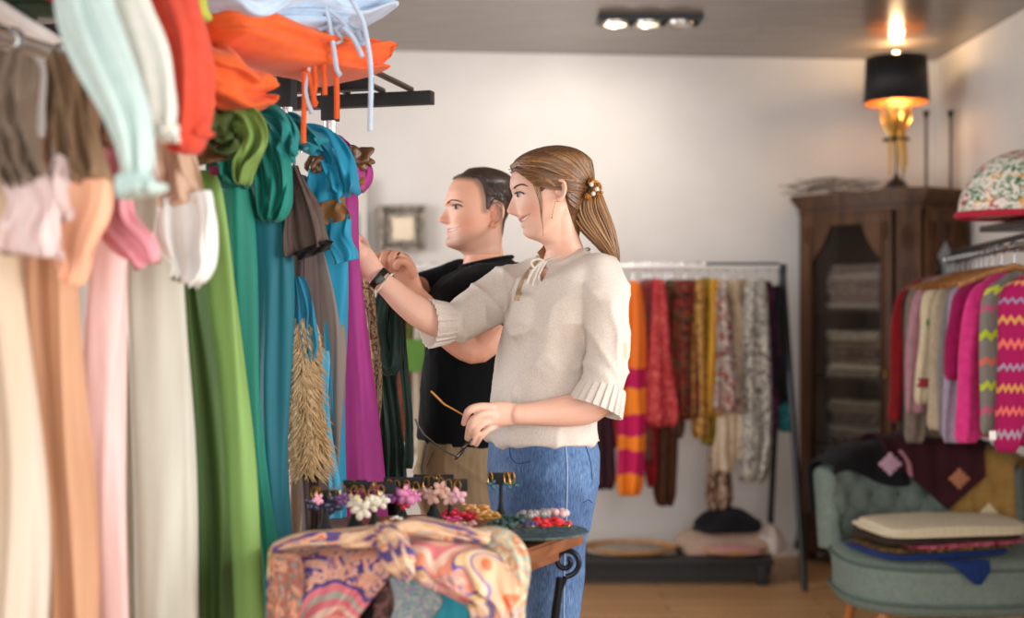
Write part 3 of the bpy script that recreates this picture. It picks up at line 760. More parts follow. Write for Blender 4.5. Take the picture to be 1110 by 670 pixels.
G([(310, 761, 771), (400, 763, 776), (482, 762, 777)], motif(['7a6618', 'a08a28', '5a4a14'], 45), 'olive gold printed scarf', seed=15, d=6.36)
G([(310, 771, 779), (360, 770, 784), (450, 770, 782)], fab('c9962e', 'b5801e'), 'plain mustard yellow scarf', seed=16, d=6.30)
G([(312, 778, 787), (400, 777, 796), (447, 776, 802)], motif(['d9cfc4', '8a5a50', 'cfc0b4', '4a4646', 'b05a4a'], 16, distort=2.5), 'white scarf with large red and grey diamond pattern', seed=17, d=6.28)
G([(440, 778, 795), (480, 776, 794), (512, 777, 793)], motif(['d8c8b4', 'c0ab92'], 60), 'cream crochet scarf hanging under the diamond one', seed=18, d=6.34)
G([(315, 782, 790), (450, 773, 786), (552, 768, 790)], motif(['6a4632', 'b39a84', '5a3a28'], 18), 'brown scarf whose pale fringed end hangs low', seed=19, d=6.42)
G([(312, 790, 800), (400, 793, 808), (500, 791, 808)], motif(['c9b090', 'e0ceb2', 'a88f70'], 60), 'beige lace patterned scarf', seed=20, d=6.34)
G([(312, 798, 810), (400, 802, 810), (492, 800, 808)], motif(['8a705c', 'b39a80'], 50), 'light brown scarf between the beige and the black-and-white ones', seed=21, d=6.38)
G([(312, 809, 828), (400, 808, 833), (470, 806, 832), (522, 802, 826)], motif(['16161a', 'd8d0c4', '2a2a2c', 'c4bcae'], 22, distort=2.2), 'black and white floral scarf', seed=22, d=6.30)
G([(314, 827, 837), (400, 829, 842), (472, 828, 842)], motif(['121014', '1c1218', '5a2044'], 40), 'black scarf dotted with magenta', seed=23, d=6.33)
G([(318, 838, 844), (400, 838, 854), (440, 838, 857)], fab('0d0e12'), 'plain black shawl at the right end of the back rack', seed=24, d=6.33, cat='shawl',
  extra=lambda r: rows('teal_end', [(436, 842, 856), (450, 842, 859), (468, 845, 857)], motif(['12484c', '2a7c80', '0d2a30'], 40), 6.31, thick=.06, parent=r, seed=3))

r = empty('tote_bag', P(452, 380, 6.2), label='plain green cloth bag hanging on the back rack between velvet scarf and man', cat='bag', group=BR)
cloth('bag_body', [(451, 368, 28, 6.2), (451, 384, 31, 6.2), (451, 403, 30, 6.2)], fab('5f8a3c', '527a34'), thick=.10, pleats=1, amp=.004, power=5, endr=.9, parent=r)
MB().tube([P(443, 369, 6.2), P(446, 330, 6.3), P(450, 289, 6.36), P(455, 330, 6.3), P(459, 369, 6.2)], .007, 8).build('strap', fab('4f7632'), r)

# ------------------------------------------------------------------ right-hand rack with sweaters
A = Vector((1.87, 5.55, 1.55)); B = Vector((1.66, 4.15, 1.55))
rk = empty('wall_rack', (1.8, 4.85, 1.55), label='black and chrome double rail with wooden hangers along the right wall', cat='clothes rail')
MB().tube([A, B], .013, 12).build('rail', flat('8c8c8e', .25, .9), rk)
MB().tube([A + Vector((.03, .02, .035)), B + Vector((.03, 0, .035))], .010, 10).build('upper_rail', m_blackm, rk)
for t_ in (0.02, .98):
    p = A.lerp(B, t_); mb = MB().tube([(p.x, p.y, 1.55), (p.x + .03, p.y, 1.585)], .009, 8).tube([(p.x + .02, p.y, 1.583), (XR - .002, p.y, 1.60)], .009, 8); mb.box((XR - .006, p.y, 1.6), (.012, .05, .09)); mb.build('bracket', m_blackm, rk)
m_hang = wood('7a4c26', '9a6838', .45, 8)
RG = 'sweaters and cardigans on the right wall rail'
def sweater(i, t_, mat, label, xl_top, xl_bot, ybot, wbody=.42, sleeve=True, smat=None, extra=None, cat='sweater'):
    p = A.lerp(B, t_); d = p.y; top = EYE + (CY - 302) / F * 5.4 - 0
    r = empty(cat, p, label=label, cat=cat, group=RG)
    pxr = CX + F * p.x / d; zt = 1.475
    pyt = CY - (zt - EYE) / d * F
    s_ = F / d
    # hanger
    mb = MB(); mb.tube([(p.x - .19, d, zt - .055), (p.x - .09, d, zt - .015), (p.x, d, zt + .01), (p.x + .09, d, zt - .015), (p.x + .19, d, zt - .055)], .011, 8, flat=.8); h = mb.build('hanger', m_hang, r)
    mb = MB(); a = np.linspace(math.pi * 1.2, -math.pi * .35, 12)
    mb.tube([(p.x + .017 * math.cos(q), d, 1.55 + .017 * math.sin(q)) for q in a] + [(p.x + .003, d, 1.525), (p.x, d, zt + .005)], .0028, 6); mb.build('hook', m_chrome, h)
    # body
    body = []
    xr_top = pxr + .10 * s_; xlt = xl_top
    cloth('body', [(((xlt + .10 * s_) + (pxr + .08 * s_)) / 2, pyt - 2, (pxr + .08 * s_) - (xlt + .10 * s_), d),
                   ((xlt + .02 * s_ + pxr + .19 * s_) / 2, pyt + .055 * s_, (pxr + .19 * s_) - (xlt + .02 * s_), d),
                   ((xl_bot + .04 * s_ + pxr + .22 * s_) / 2, (pyt + ybot) / 2, (pxr + .22 * s_) - (xl_bot + .04 * s_), d),
                   ((xl_bot + .05 * s_ + pxr + .22 * s_) / 2, ybot - 4, (pxr + .22 * s_) - (xl_bot + .05 * s_), d)], mat, thick=.06, pleats=3, amp=.008, seed=i, parent=r, power=3.2)
    if sleeve:
        for s in (-1,):
            cloth('sleeve', [(xlt + .09 * s_, pyt + .02 * s_, .09 * s_, d - .01), (xlt + .035 * s_, pyt + .09 * s_, .12 * s_, d - .03),
                             ((xlt + xl_bot) / 2 + .035 * s_, (pyt + ybot) / 2, .105 * s_, d - .035), (xl_bot + .04 * s_, ybot + 2, .085 * s_, d - .03)], smat or mat, thick=.07, pleats=1, amp=.006, seed=i + 50, parent=r, power=2.2)
    if extra: extra(r, d, s_, pyt)
    return r
mz1 = bands([(0, '7f7a72'), (.11, 'c8cc3a'), (.15, '7f7a72'), (.24, 'c05a78'), (.28, '7f7a72'), (.40, 'b6c430'), (.44, '7f7a72'), (.55, 'd06a5a'), (.59, '7f7a72'), (.70, 'b9c636'), (.74, '7f7a72'), (.84, 'c45a7a'), (.88, '7f7a72')], zig=.06, uscale=4)
mz2 = bands([(0, '9c1050'), (.07, 'd98a5a'), (.10, '9c1050'), (.18, '8d7a98'), (.21, '9c1050'), (.30, 'c88a4a'), (.33, '9c1050'), (.42, 'd8665a'), (.45, '9c1050'), (.54, '97849a'), (.57, '9c1050'), (.66, 'c88a4a'), (.69, '9c1050'), (.78, 'd8665a'), (.81, '9c1050'), (.9, 'a08a9a'), (.93, '9c1050')], zig=.06, uscale=5)
sweater(1, .02, knit('840c14', '680a10'), 'scarlet red cardigan farthest along the right rail', 978, 963, 455, cat='cardigan')
sweater(2, .10, knit('141416'), 'black sweater behind the taupe one on the right rail', 988, 978, 470)
sweater(3, .17, knit('7d6d60', '6a5c50'), 'taupe knitted sweater between black and pink on the right rail', 990, 980, 478)
sweater(4, .24, knit('a87c84', '986e76'), 'dusty pink sweater on the right rail', 996, 980, 446)
def tr(r, d, s_, pyt):
    cloth('red_cuff', [(1006, 410, 20, d - .075), (1006, 420, 22, d - .075)], knit('8a2a30'), thick=.05, parent=r, amp=.001)
    MB().sphere(P(1007, 350, d - .08), .012, 8, (1, .3, 1.2)).build('green_motif', flat('3f7a3a', .8), r)
sweater(5, .31, knit('cfc0a2', 'bfae8e'), 'cream cardigan with wine red cuffs and a small green motif', 1008, 992, 436, extra=tr, cat='cardigan')
sweater(6, .37, knit('b2a188', 'a19078'), 'ecru sweater hanging after the cream cardigan', 1020, 1006, 464)
sweater(7, .43, knit('86807e', '77706e'), 'grey sweater on the right rail', 1030, 1016, 470)
sweater(8, .49, knit('a594a8', '93849a'), 'lilac sweater partly behind the magenta one', 1036, 1022, 478)
sweater(9, .55, knit('980f50', '820a42'), 'magenta pink sweater with its sleeve swinging left', 1040, 1024, 410)
sweater(10, .63, knit('dc3a84', 'c82c74'), 'hot pink fluffy sweater on the right rail', 1056, 1035, 478)
sweater(11, .73, mz1, 'grey sweater with lime and pink zigzag stripes', 1074, 1062, 470)
def tag_(r, d, s_, pyt):
    MB().box(P(1076, 472, d - .09), (.022, .004, .03), bev=.001).build('price_tag', flat('ece6e0', .5), r)
sweater(12, .86, mz2, 'magenta sweater with peach and mauve zigzag stripes, nearest on the right rail', 1093, 1079, 488, extra=tag_)

# shelf with floral cushion above the rail
sh_z = EYE + (CY - 238) / F * 4.7
MB_ = MB().box((2.07, 4.72, sh_z - .0155), (.5, .62, .024), bev=.004)
wsh = setp(MB_.build('wall_shelf', wood('24180f', '3a281a', .4)), label='dark wooden wall shelf carrying the floral cushion', cat='shelf')
c = P(1096, 203, 4.62)
m, nt, b = nm('embroidered_floral')
vec = coord(nt)
v1 = node(nt, 'ShaderNodeTexVoronoi'); v1.inputs['Scale'].default_value = 26; nt.links.new(vec, v1.inputs['Vector'])
cr = ramp(nt, [(0, '3c6a44'), (.2, 'a83244'), (.4, '4a7650'), (.62, 'd8923a'), (.8, '5a7a60'), (1, 'c02a4a')], 'CONSTANT')
bwn = node(nt, 'ShaderNodeSeparateColor'); nt.links.new(v1.outputs['Color'], bwn.inputs[0]); nt.links.new(bwn.outputs[0], cr.inputs[0])
n1 = node(nt, 'ShaderNodeTexNoise'); n1.inputs['Scale'].default_value = 30; n1.inputs['Distortion'].default_value = 2.5; nt.links.new(vec, n1.inputs['Vector'])
ms = ramp(nt, [(.50, '000000'), (.54, 'ffffff')]); nt.links.new(n1.outputs['Fac'], ms.inputs[0])
mx = node(nt, 'ShaderNodeMix', data_type='RGBA'); mx.inputs[6].default_value = srgb('d9d2c4'); nt.links.new(ms.outputs[0], mx.inputs[0]); nt.links.new(cr.outputs[0], mx.inputs[7]); nt.links.new(mx.outputs[2], b.inputs['Base Color']); b.inputs['Roughness'].default_value = .85
cu = empty('floral_cushion', (c.x, c.y, sh_z), label='domed white cushion embroidered with flowers and red piping on the wall shelf', cat='cushion')
def cushion(name, cx_, cy_, cz_, w, h, t_, mat, parent, n=40, lean=0.0, rotz=0.0):
    vs = []; fs = []
    Rm = Matrix.Rotation(rotz, 3, 'Z') @ Matrix.Rotation(lean, 3, 'X')
    for s in (-1, 1):
        for i in range(n + 1):
            for j in range(n + 1):
                u = 2 * i / n - 1; v = 2 * j / n - 1
                px_ = u * (1 - .10 * v * v) * w / 2; pz_ = v * (1 - .10 * u * u) * h / 2
                th = t_ / 2 * (max(0, (1 - u ** 4) * (1 - v ** 4))) ** .55
                q = Rm @ Vector((px_, s * th, pz_)); vs.append(q + Vector((cx_, cy_, cz_)))
    N_ = (n + 1) ** 2
    for s in range(2):
        for i in range(n):
            for j in range(n):
                a = s * N_ + i * (n + 1) + j; f = (a, a + 1, a + n + 2, a + n + 1); fs.append(f if s == 0 else f[::-1])
    o = mesh_obj(name, vs, fs, mat, parent, True)
    bm = bmesh.new(); bm.from_mesh(o.data); bmesh.ops.remove_doubles(bm, verts=bm.verts, dist=1e-5); bmesh.ops.recalc_face_normals(bm, faces=bm.faces); bm.to_mesh(o.data); bm.free()
    return o
# domed, egg-like cushion: half ellipsoid with a rolled edge
mb = MB(); n = 48; vs = []; X0 = P(1046, 240, 4.62).x; Zt = P(1100, 160, 4.62).z
W2 = .235; Hh = Zt - sh_z - .012; cxx = X0 + W2
for i in range(25):
    t_ = i / 24 * math.pi / 2
    for k in range(n):
        a = 2 * math.pi * k / n; R_ = math.cos(t_) ** 1.15
        vs.append((cxx + W2 * R_ * math.cos(a), 4.68 + .16 * R_ * math.sin(a), sh_z + .012 + Hh * math.sin(t_) ** .9))
mb.add(vs, [(i * n + k, i * n + (k + 1) % n, (i + 1) * n + (k + 1) % n, (i + 1) * n + k) for i in range(24) for k in range(n)] + [tuple(range(n - 1, -1, -1))])
mb.build('cushion_cover', m, cu, smooth=True)
mb = MB().tube([(cxx + (W2 + .002) * math.cos(a), 4.68 + .163 * math.sin(a), sh_z + .014) for a in np.linspace(0, 2 * math.pi, 60)], .013, 8, cap=False); mb.build('piping', fab('b3243a'), cu)
mb = MB(); mb.tube([(cxx + .01, 4.60, Zt - .02), (cxx + .06, 4.58, Zt - .01), (cxx + .14, 4.60, Zt - .06)], [.01, .04, .03], 12, flat=.5); mb.build('leaf_tuft', motif(['1f2f24', '3f5a44'], 30), cu)

# ------------------------------------------------------------------ tufted armchair
ac = empty('armchair', (1.62, 5.0, 0), label='grey green button-tufted bedroom chair with wooden legs', cat='armchair')
m_up = fab('748074', '66726a', scale=10, weave=600, streak=(1, 1, 1))
cx_, cy_ = 1.69, 5.12; SR = .40
prof = [(.0, .18), (.33, .18), (.395, .195), (.405, .23), (.40, .27), (.405, .33), (.41, .36), (.395, .385), (.33, .40), (0, .410)]
def sq(a, e=2.7): c_, s_ = math.cos(a), math.sin(a); return (abs(c_) ** (2 / e) * (1 if c_ > 0 else -1), abs(s_) ** (2 / e) * (1 if s_ > 0 else -1))
n = 72; vs = []
for R_, z_ in prof:
    for k in range(n): u_, v_ = sq(2 * math.pi * k / n); vs.append((cx_ + R_ * u_ * 1.0, cy_ + R_ * v_ * .82, z_))
m_ = len(prof)
mesh_obj('seat', vs, [(i * n + k, i * n + (k + 1) % n, (i + 1) * n + (k + 1) % n, (i + 1) * n + k) for i in range(m_ - 1) for k in range(n)] + [tuple(range(n - 1, -1, -1))], m_up, ac)
mb = MB()
for z_ in (.235, .368): mb.tube([(cx_ + .412 * sq(a)[0], cy_ + .412 * .82 * sq(a)[1], z_) for a in np.linspace(0, 2 * math.pi, 73)], .007, 8, cap=False)
mb.build('piping', fab('56665c'), ac)
# curved tufted back
n, m_ = 120, 44; front = []; backv = []
tz0, tz1 = .36, .745
btn = []
rowz = [.46, .56, .66]
for j, z_ in enumerate(rowz):
    for k in range(-4, 5): btn.append((k * .13 + (.065 if j % 2 else 0), z_))
def backpt(s, z, off):
    a = s / .60; rr = .60 + off; lean = (z - .36) * .25
    return (cx_ + math.sin(a) * (rr + lean * .2), cy_ - .27 + math.cos(a) * (rr + lean), z)
for i in range(m_ + 1):
    z = tz0 + (tz1 - tz0) * i / m_
    for k in range(n + 1):
        s = -.45 + .90 * k / n; sx = abs(s) / .45
        zz = z if True else z
        top = 1 - .16 * max(0, sx - .45) ** 1.5 / .55 ** 1.5
        zz = tz0 + (z - tz0) * top
        dep = 0
        for (bs, bz) in btn:
            r2 = ((s - bs) ** 2 + (zz - bz) ** 2); dep = max(dep, math.exp(-math.sqrt(r2) / .032))
            # diagonal pleats between buttons
        for (bs, bz) in btn:
            for q in (-1, 1):
                ds, dz = q * .065, .10
                L2 = ds * ds + dz * dz; t_ = max(0, min(1, ((s - bs) * ds + (zz - bz) * dz) / L2)); e = math.hypot(s - bs - t_ * ds, zz - bz - t_ * dz)
                if bz < .66: dep = max(dep, .42 * math.exp(-e / .014))
        puff = .046 * (1 - dep)
        endr = math.sqrt(max(0, 1 - max(0, (i / m_ - .88) / .12) ** 2))
        front.append(backpt(s, zz, -.035 - puff * endr + .035 * (1 - endr)))
        backv.append(backpt(s, zz, .03 * endr))
N_ = (m_ + 1) * (n + 1); fs = []
for i in range(m_):
    for k in range(n):
        a = i * (n + 1) + k; fs.append((a, a + 1, a + n + 2, a + n + 1)); fs.append((N_ + a, N_ + a + n + 1, N_ + a + n + 2, N_ + a + 1))
for k in range(n): fs.append((k, N_ + k, N_ + k + 1, k + 1)); a = m_ * (n + 1) + k; fs.append((a, a + 1, N_ + a + 1, N_ + a))
for i in range(m_): a = i * (n + 1); b_ = a + n; fs.append((a, a + n + 1, N_ + a + n + 1, N_ + a)); fs.append((b_, N_ + b_, N_ + b_ + n + 1, b_ + n + 1))
mesh_obj('backrest', front + backv, fs, m_up, ac)
for (bs, bz) in btn:
    if abs(bs) < .43: MB().sphere(backpt(bs, bz, -.04), .011, 8).build('button', fab('4c5b52'), ac)
m_leg = wood('9a5a2c', 'b9763e', .35, 10)
for sx in (-1, 1):
    for sy in (-1, 1): MB().tube([(cx_ + sx * .27, cy_ + sy * .2, .2), (cx_ + sx * .31, cy_ + sy * .24, 0)], [.026, .015], 14).build('leg', m_leg, ac)

# textiles folded over the chair back
def over_back(name, s0, s1, zf, zbk, mat, edge=None, seed=0, lift=0.006, sl=0.0, **kw):
    """cloth folded over the top of the chair back: front drop zf(u), back drop zbk"""
    rs = np.random.RandomState(seed); nu, nv = 40, 44; vs = []; ph = rs.rand(3) * 6.28; uv = []
    for sgn in (0, 1):
        for i in range(nv + 1):
            for k in range(nu + 1):
                u = k / nu; s = s0 + (s1 - s0) * u; sx = min(1, abs(s) / .45)
                ztop = tz0 + (tz1 - tz0) * (1 - .16 * max(0, sx - .45) ** 1.5 / .55 ** 1.5) + .006
                v = i / nv; zfr = zf(u)
                w_ = .004 * math.sin(14 * u + ph[0]) + .003 * math.sin(31 * u + ph[1])
                Lf = ztop - zfr; Lb = ztop - zbk; Ltot = Lf + Lb + .1; q = v * Ltot
                ex = lift + sgn * .008 + w_ + .004
                if q < Lf: p = backpt(s + sl * (Lf - q), zfr + q, -.076 - ex)
                elif q < Lf + .1:
                    a = (q - Lf) / .1 * math.pi; off = -.02 - (.056 + ex) * math.cos(a); p = backpt(s, ztop + (.014 + ex) * math.sin(a), off if off < 0 else off * .9)
                else: p = backpt(s, ztop - (q - Lf - .1), .034 + ex)
                vs.append(p); uv.append((u, v))
    N_ = (nv + 1) * (nu + 1); fs = []
    for i in range(nv):
        for k in range(nu):
            a = i * (nu + 1) + k; fs.append((a, a + 1, a + nu + 2, a + nu + 1)); fs.append((N_ + a, N_ + a + nu + 1, N_ + a + nu + 2, N_ + a + 1))
    for k in range(nu): fs.append((k, N_ + k, N_ + k + 1, k + 1)); a = nv * (nu + 1) + k; fs.append((a, a + 1, N_ + a + 1, N_ + a))
    for i in range(nv): a = i * (nu + 1); b_ = a + nu; fs.append((a, a + nu + 1, N_ + a + nu + 1, N_ + a)); fs.append((b_, N_ + b_, N_ + b_ + nu + 1, b_ + nu + 1))
    r = empty(name, vs[0], **kw); mesh_obj('cloth', vs, fs, mat, r, True, uv); return r
def motif_at(r, px, py, d, size, mat, n=8, name='embroidery'):
    mb = MB(); c = P(px, py, d)
    for k in range(n):
        a = 2 * math.pi * k / n; R_ = size * (.55 if k % 2 else .9)
        mb.sphere(c + Vector((R_ * .6 * math.cos(a), 0, R_ * .6 * math.sin(a))), size * .34, 8, (1.2, .25, .8), Matrix.Rotation(-a, 3, 'Y'))
    mb.sphere(c, size * .35, 8, (1, .3, 1)); mb.build(name, mat, r)
r = over_back('black_shawl', -.47, -.02, lambda u: .665 - .06 * u + .02 * math.sin(6 * u), .50, fab('19171b'), lift=.004, seed=1, label='black shawl with pink embroidery folded over the chair back', cat='shawl')
motif_at(r, 965, 503, 5.24, .05, flat('b08a9a', .8)); cloth('pink_stripe', [(977, 488, 4, 5.27), (983, 500, 4, 5.26), (989, 517, 4, 5.25)], fab('a8707c'), thick=.008, parent=r, amp=0)
r = over_back('burgundy_shawl', -.16, .33, lambda u: .745 - .24 * max(0, 1 - abs(u - .62) / .64), .50, fab('3a0e15', '2e0a10'), lift=.034, seed=2, label='burgundy shawl with orange motif draped in a point over the chair back', cat='shawl')
motif_at(r, 1040, 519, 5.23, .045, flat('a86a48', .8))
r = over_back('ochre_sweater', .16, .46, lambda u: .49 - .05 * math.sin(3 * u), .50, knit('94703a', '866432'), lift=.022, seed=3, label='ochre yellow knitted sweater hanging over the right end of the chair back', cat='sweater')
motif_at(r, 1072, 556, 5.25, .04, flat('d8c49a', .8))

# pile on the seat
CP = 'folded cloths stacked on the chair seat'
sz_ = .410
def pile(name, z, px0, px1, dpt, h, mat, lab, rot, seed, layers=2, d=4.98, cat='folded cloth', **k):
    x0 = (px0 - CX) / F * d; x1 = (px1 - CX) / F * d
    return folded(name, ((x0 + x1) / 2, d, z), x1 - x0, dpt, h, mat, layers=layers, rot=rot, seed=seed, label=lab, cat=cat, group=CP, **k)
pile('folded_cloth', sz_ + .002, 925, 1085, .36, .020, fab('163470', '112a5e'), 'royal blue folded cloth with a corner hanging over the seat edge, lowest of the pile', .30, 1)
pile('folded_cloth', sz_ + .024, 928, 1092, .34, .016, motif(['2a1c18', '6a4a2c', '1d1614', '8a6a3a'], 40), 'dark brown and gold printed folded cloth just above the blue one', .26, 2)
pile('folded_cloth', sz_ + .042, 952, 1100, .34, .014, motif(['6a1424', '8c2036', 'c06a7c'], 40), 'crimson folded cloth in the middle of the seat pile', .34, 3)
pile('folded_cloth', sz_ + .058, 930, 1094, .34, .018, motif(['1d1a1a', '3a2a22'], 40), 'near black folded cloth under the cream one on the seat', .28, 4)
pile('folded_cloth', sz_ + .078, 930, 1108, .34, .042, fab('d4c6aa', 'c6b898'), 'thick cream folded cloth on top of the seat pile', .18, 5, layers=3)
mb = MB()
q0, q1, q2 = P(975, 570, 5.05), P(1000, 557, 5.10), P(1012, 572, 5.0)
cloth('fold_peak', [(1002, 563, 6, 5.0), (1002, 572, 34, 4.98), (1004, 582, 84, 4.97)], fab('d4c6aa', 'c6b898'), thick=.05, parent=bpy.data.objects['folded_cloth.004'], amp=.002)
cloth('hanging_corner', [(1046, 606, 56, 4.79), (1054, 616, 38, 4.765), (1062, 634, 8, 4.765)], fab('122c60', '0e2450'), thick=.012, parent=bpy.data.objects['folded_cloth'], amp=.002)
# ------------------------------------------------------------------ scarf rack on the left, running away from the camera
def RX(d): return -.45 - .27 * (3.15 - d)
RZ = 1.752
srack = empty('scarf_rack', (RX(2.6), 2.6, 0), label='long shop rack with black ladder shelf on top and chrome hanging rail at left', cat='clothes rack')
MB().tube([(RX(1.35), 1.35, RZ), (RX(3.18), 3.18, RZ)], .013, 12).build('hanging_rail', flat('d4d2d0', .25, .9), srack)
SZ = 1.90; u_ = Vector((.27, 1, 0)).normalized(); v_ = Vector((1, -.27, 0)).normalized()
E = P(469, 110, 3.42)       # far right corner of the ladder shelf
E.z = SZ
for k, (dst, ln) in enumerate([(0.0, .80), (.25, .84), (.95, .84), (1.65, .84)]):
    a = E - u_ * dst - v_ * (.0 if k == 0 else .075); b_ = a - v_ * ln
    mb = MB(); mb.box((a + b_) / 2, (ln, .035, .035), rot=math.atan2(v_.y, v_.x), bev=.003); mb.build('cross_beam', m_black, srack)
for off in (.06, .14, .24, .34, .44, .56, .68):
    a = E - v_ * off + u_ * .0; b_ = a - u_ * (1.9 if off > .2 else .38)
    MB().tube([a + Vector((0, 0, .024)), b_ + Vector((0, 0, .024))], .008, 8).build('shelf_rod', flat('8d847c', .3, .9), srack)
for (px, d) in ((358, 3.16), (311, 2.95)):
    x = (px - CX) / F * d
    mb = MB(); mb.box((x, d, (SZ + 1.80) / 2), (.036, .036, SZ - 1.80), rot=-.26, bev=.003); mb.build('drop_post', m_black, srack)
    mb = MB(); mb.tube([(x, d, 1.81), (x, d, 1.76)], .014, 10); mb.build('rail_socket', flat('d4d2d0', .25, .9), srack)
for (d, ox) in ((3.42, -.30), (1.5, -.30), (1.5, .0)):
    x = RX(d) + ox; mb = MB(); mb.box((x, d, SZ / 2), (.04, .04, SZ - .02), rot=-.26, bev=.003); mb.build('upright', m_black, srack)
# slanting brace of the rack at top left; its white is a painted highlight
mb = MB().tube([P(-30, -6, 2.0), P(80, 60, 2.45)], .017, 8); mb.build('painted_highlight_brace', flat('e2deda', .4), srack)

SG = 'silk and wool scarves knotted on the left rack'
def hookpx(r, d, mat=None):
    x = RX(d); mb = MB(); a = np.linspace(math.pi * 1.2, -math.pi * .4, 12)
    mb.tube([(x + .018 * math.cos(q), d, RZ + .018 * math.sin(q)) for q in a] + [(x + .004, d, RZ - .03), (x, d, RZ - .05)], .003, 6)
    mb.build('hook', m_chrome, r)
def S(d, label, parts, hook=True):
    """parts: (name, kind, data, material, options)"""
    r = empty('scarf', (RX(d), d, RZ), label=label, cat='scarf', group=SG)
    if hook: hookpx(r, d)
    for (n_, k, data, mat, o) in parts:
        if k == 'rows': o['amp'] = o.get('amp', .01) * .75; o['pleats'] = max(1, o.get('pleats', 2) - 1.6); o['wob'] = .007; rows(n_, data, mat, o.pop('d', d), parent=r, nu=90, **o)
        elif k == 'path':
            if n_.endswith('end') or n_.endswith('band') or n_.endswith('tip'): o.update(thick=.018, endr=.97, power=4.5, twist=.25, nu=96)
            else: o.update(twist=.9 if o.get('seed', 0) % 2 else -.8, amp=o.get('amp', .01) * 1.35, nu=110, nv=60)
            cloth(n_, data, mat, parent=r, horiz=False, **o)
        elif k == 'knot': knot(n_, *data, mat, parent=r, **o)
    return r
sil = dict(rough=.6, sheen=.05, spec=.3)
cr_c = fab('d8c8b8', 'c6ac8c', scale=2, **sil); tau = fab('8d7a6a', '7a6858', scale=4, **sil); whp = fab('e3ccc8', 'd8bfba', **sil)
pea = fab('cf9f7c', 'bd8a66', scale=4, **sil); pch = fab('eeb392', 'e6a682', **sil); pnk = fab('ecc6c0', 'e3b8b2', **sil); pk2 = fab('e79aa2', 'd98890', **sil)
sag = fab('c6c4b4', 'b7b5a5', scale=4, **sil); whi = fab('e4e4de', 'd6d6d0', **sil); oli = fab('445e26', '304a1a', scale=4, **sil); lgr = fab('86a85c', '75984c', scale=4, **sil)
grn = fab('12806c', '0c6e5c', scale=4, **sil); tea = fab('0a6672', '085866', scale=4, **sil); tgr = fab('128474', '0a6258', scale=4, **sil); brz = fab('6a4418', '4a2c10', rough=.35, spec=.6)
tur = fab('1688a8', '107898', scale=4, **sil); mag = fab('a43380', '8e2470', scale=4, **sil); gry = fab('7c7068', '6c6058', scale=4, **sil); dbr = fab('4f3c36', '3c2c28', scale=4, **sil)
dgv = fab('12352a', '0b241c', rough=.5, sheen=.12, spec=.3); olk = fab('4a5a24', '35451a', **sil)

S(1.86, 'cream silk scarf at the far left edge of the rack, with a taupe knot above', [
  ('hanging_length', 'rows', [(120, -60, 10), (260, -70, 22), (420, -70, 38), (560, -70, 44), (700, -70, 46), (800, -70, 48)], cr_c, dict(thick=.07, pleats=4, amp=.014, seed=1)),
  ('knot', 'path', [(20, 60, 40, 1.86), (10, 110, 52, 1.83), (22, 160, 44, 1.80), (30, 205, 40, 1.79)], tau, dict(thick=.05, pleats=3, amp=.012, seed=2)),
  ('pale_end', 'path', [(28, 196, 46, 1.785), (34, 235, 62, 1.78), (30, 272, 70, 1.78)], whp, dict(thick=.035, pleats=3, amp=.010, seed=3, ragged=.01))])
S(1.98, 'peach brown silk scarf, second from the left edge, knotted in taupe brown', [
  ('hanging_length', 'rows', [(150, 30, 80), (280, 22, 86), (420, 28, 92), (560, 40, 98), (700, 44, 100), (800, 46, 100)], pea, dict(thick=.07, pleats=4, amp=.016, seed=4)),
  ('knot', 'path', [(72, 62, 44, 1.98), (80, 110, 52, 1.93), (84, 160, 60, 1.90), (90, 205, 62, 1.88)], fab('8e7052', '7a5f46', **sil), dict(thick=.05, pleats=3, amp=.012, seed=5)),
  ('peach_end', 'path', [(86, 196, 64, 1.87), (84, 240, 60, 1.86), (78, 285, 36, 1.86), (72, 306, 20, 1.86)], pch, dict(thick=.03, pleats=2, amp=.008, seed=6)),
  ('white_fold', 'path', [(62, 170, 14, 1.86), (66, 205, 24, 1.85), (66, 240, 18, 1.85)], whp, dict(thick=.025, pleats=1, amp=.005, seed=7))])
S(2.10, 'pale pink silk scarf, third from the left edge, with deeper pink fringed end', [
  ('hanging_length', 'rows', [(180, 96, 136), (300, 92, 134), (450, 92, 136), (600, 92, 138), (720, 92, 140), (800, 92, 140)], pnk, dict(thick=.06, pleats=2, amp=.008, seed=8)),
  ('knot', 'path', [(112, 78, 36, 2.10), (118, 120, 46, 2.06), (124, 165, 44, 2.03)], fab('a07a5c', '8b684c', **sil), dict(thick=.05, pleats=3, amp=.010, seed=9)),
  ('pink_end', 'path', [(124, 160, 36, 2.03), (120, 205, 46, 2.0), (128, 240, 42, 1.98), (150, 268, 40, 1.97), (156, 284, 32, 1.97)], pk2, dict(thick=.03, pleats=2, amp=.008, seed=10, ragged=.01))])
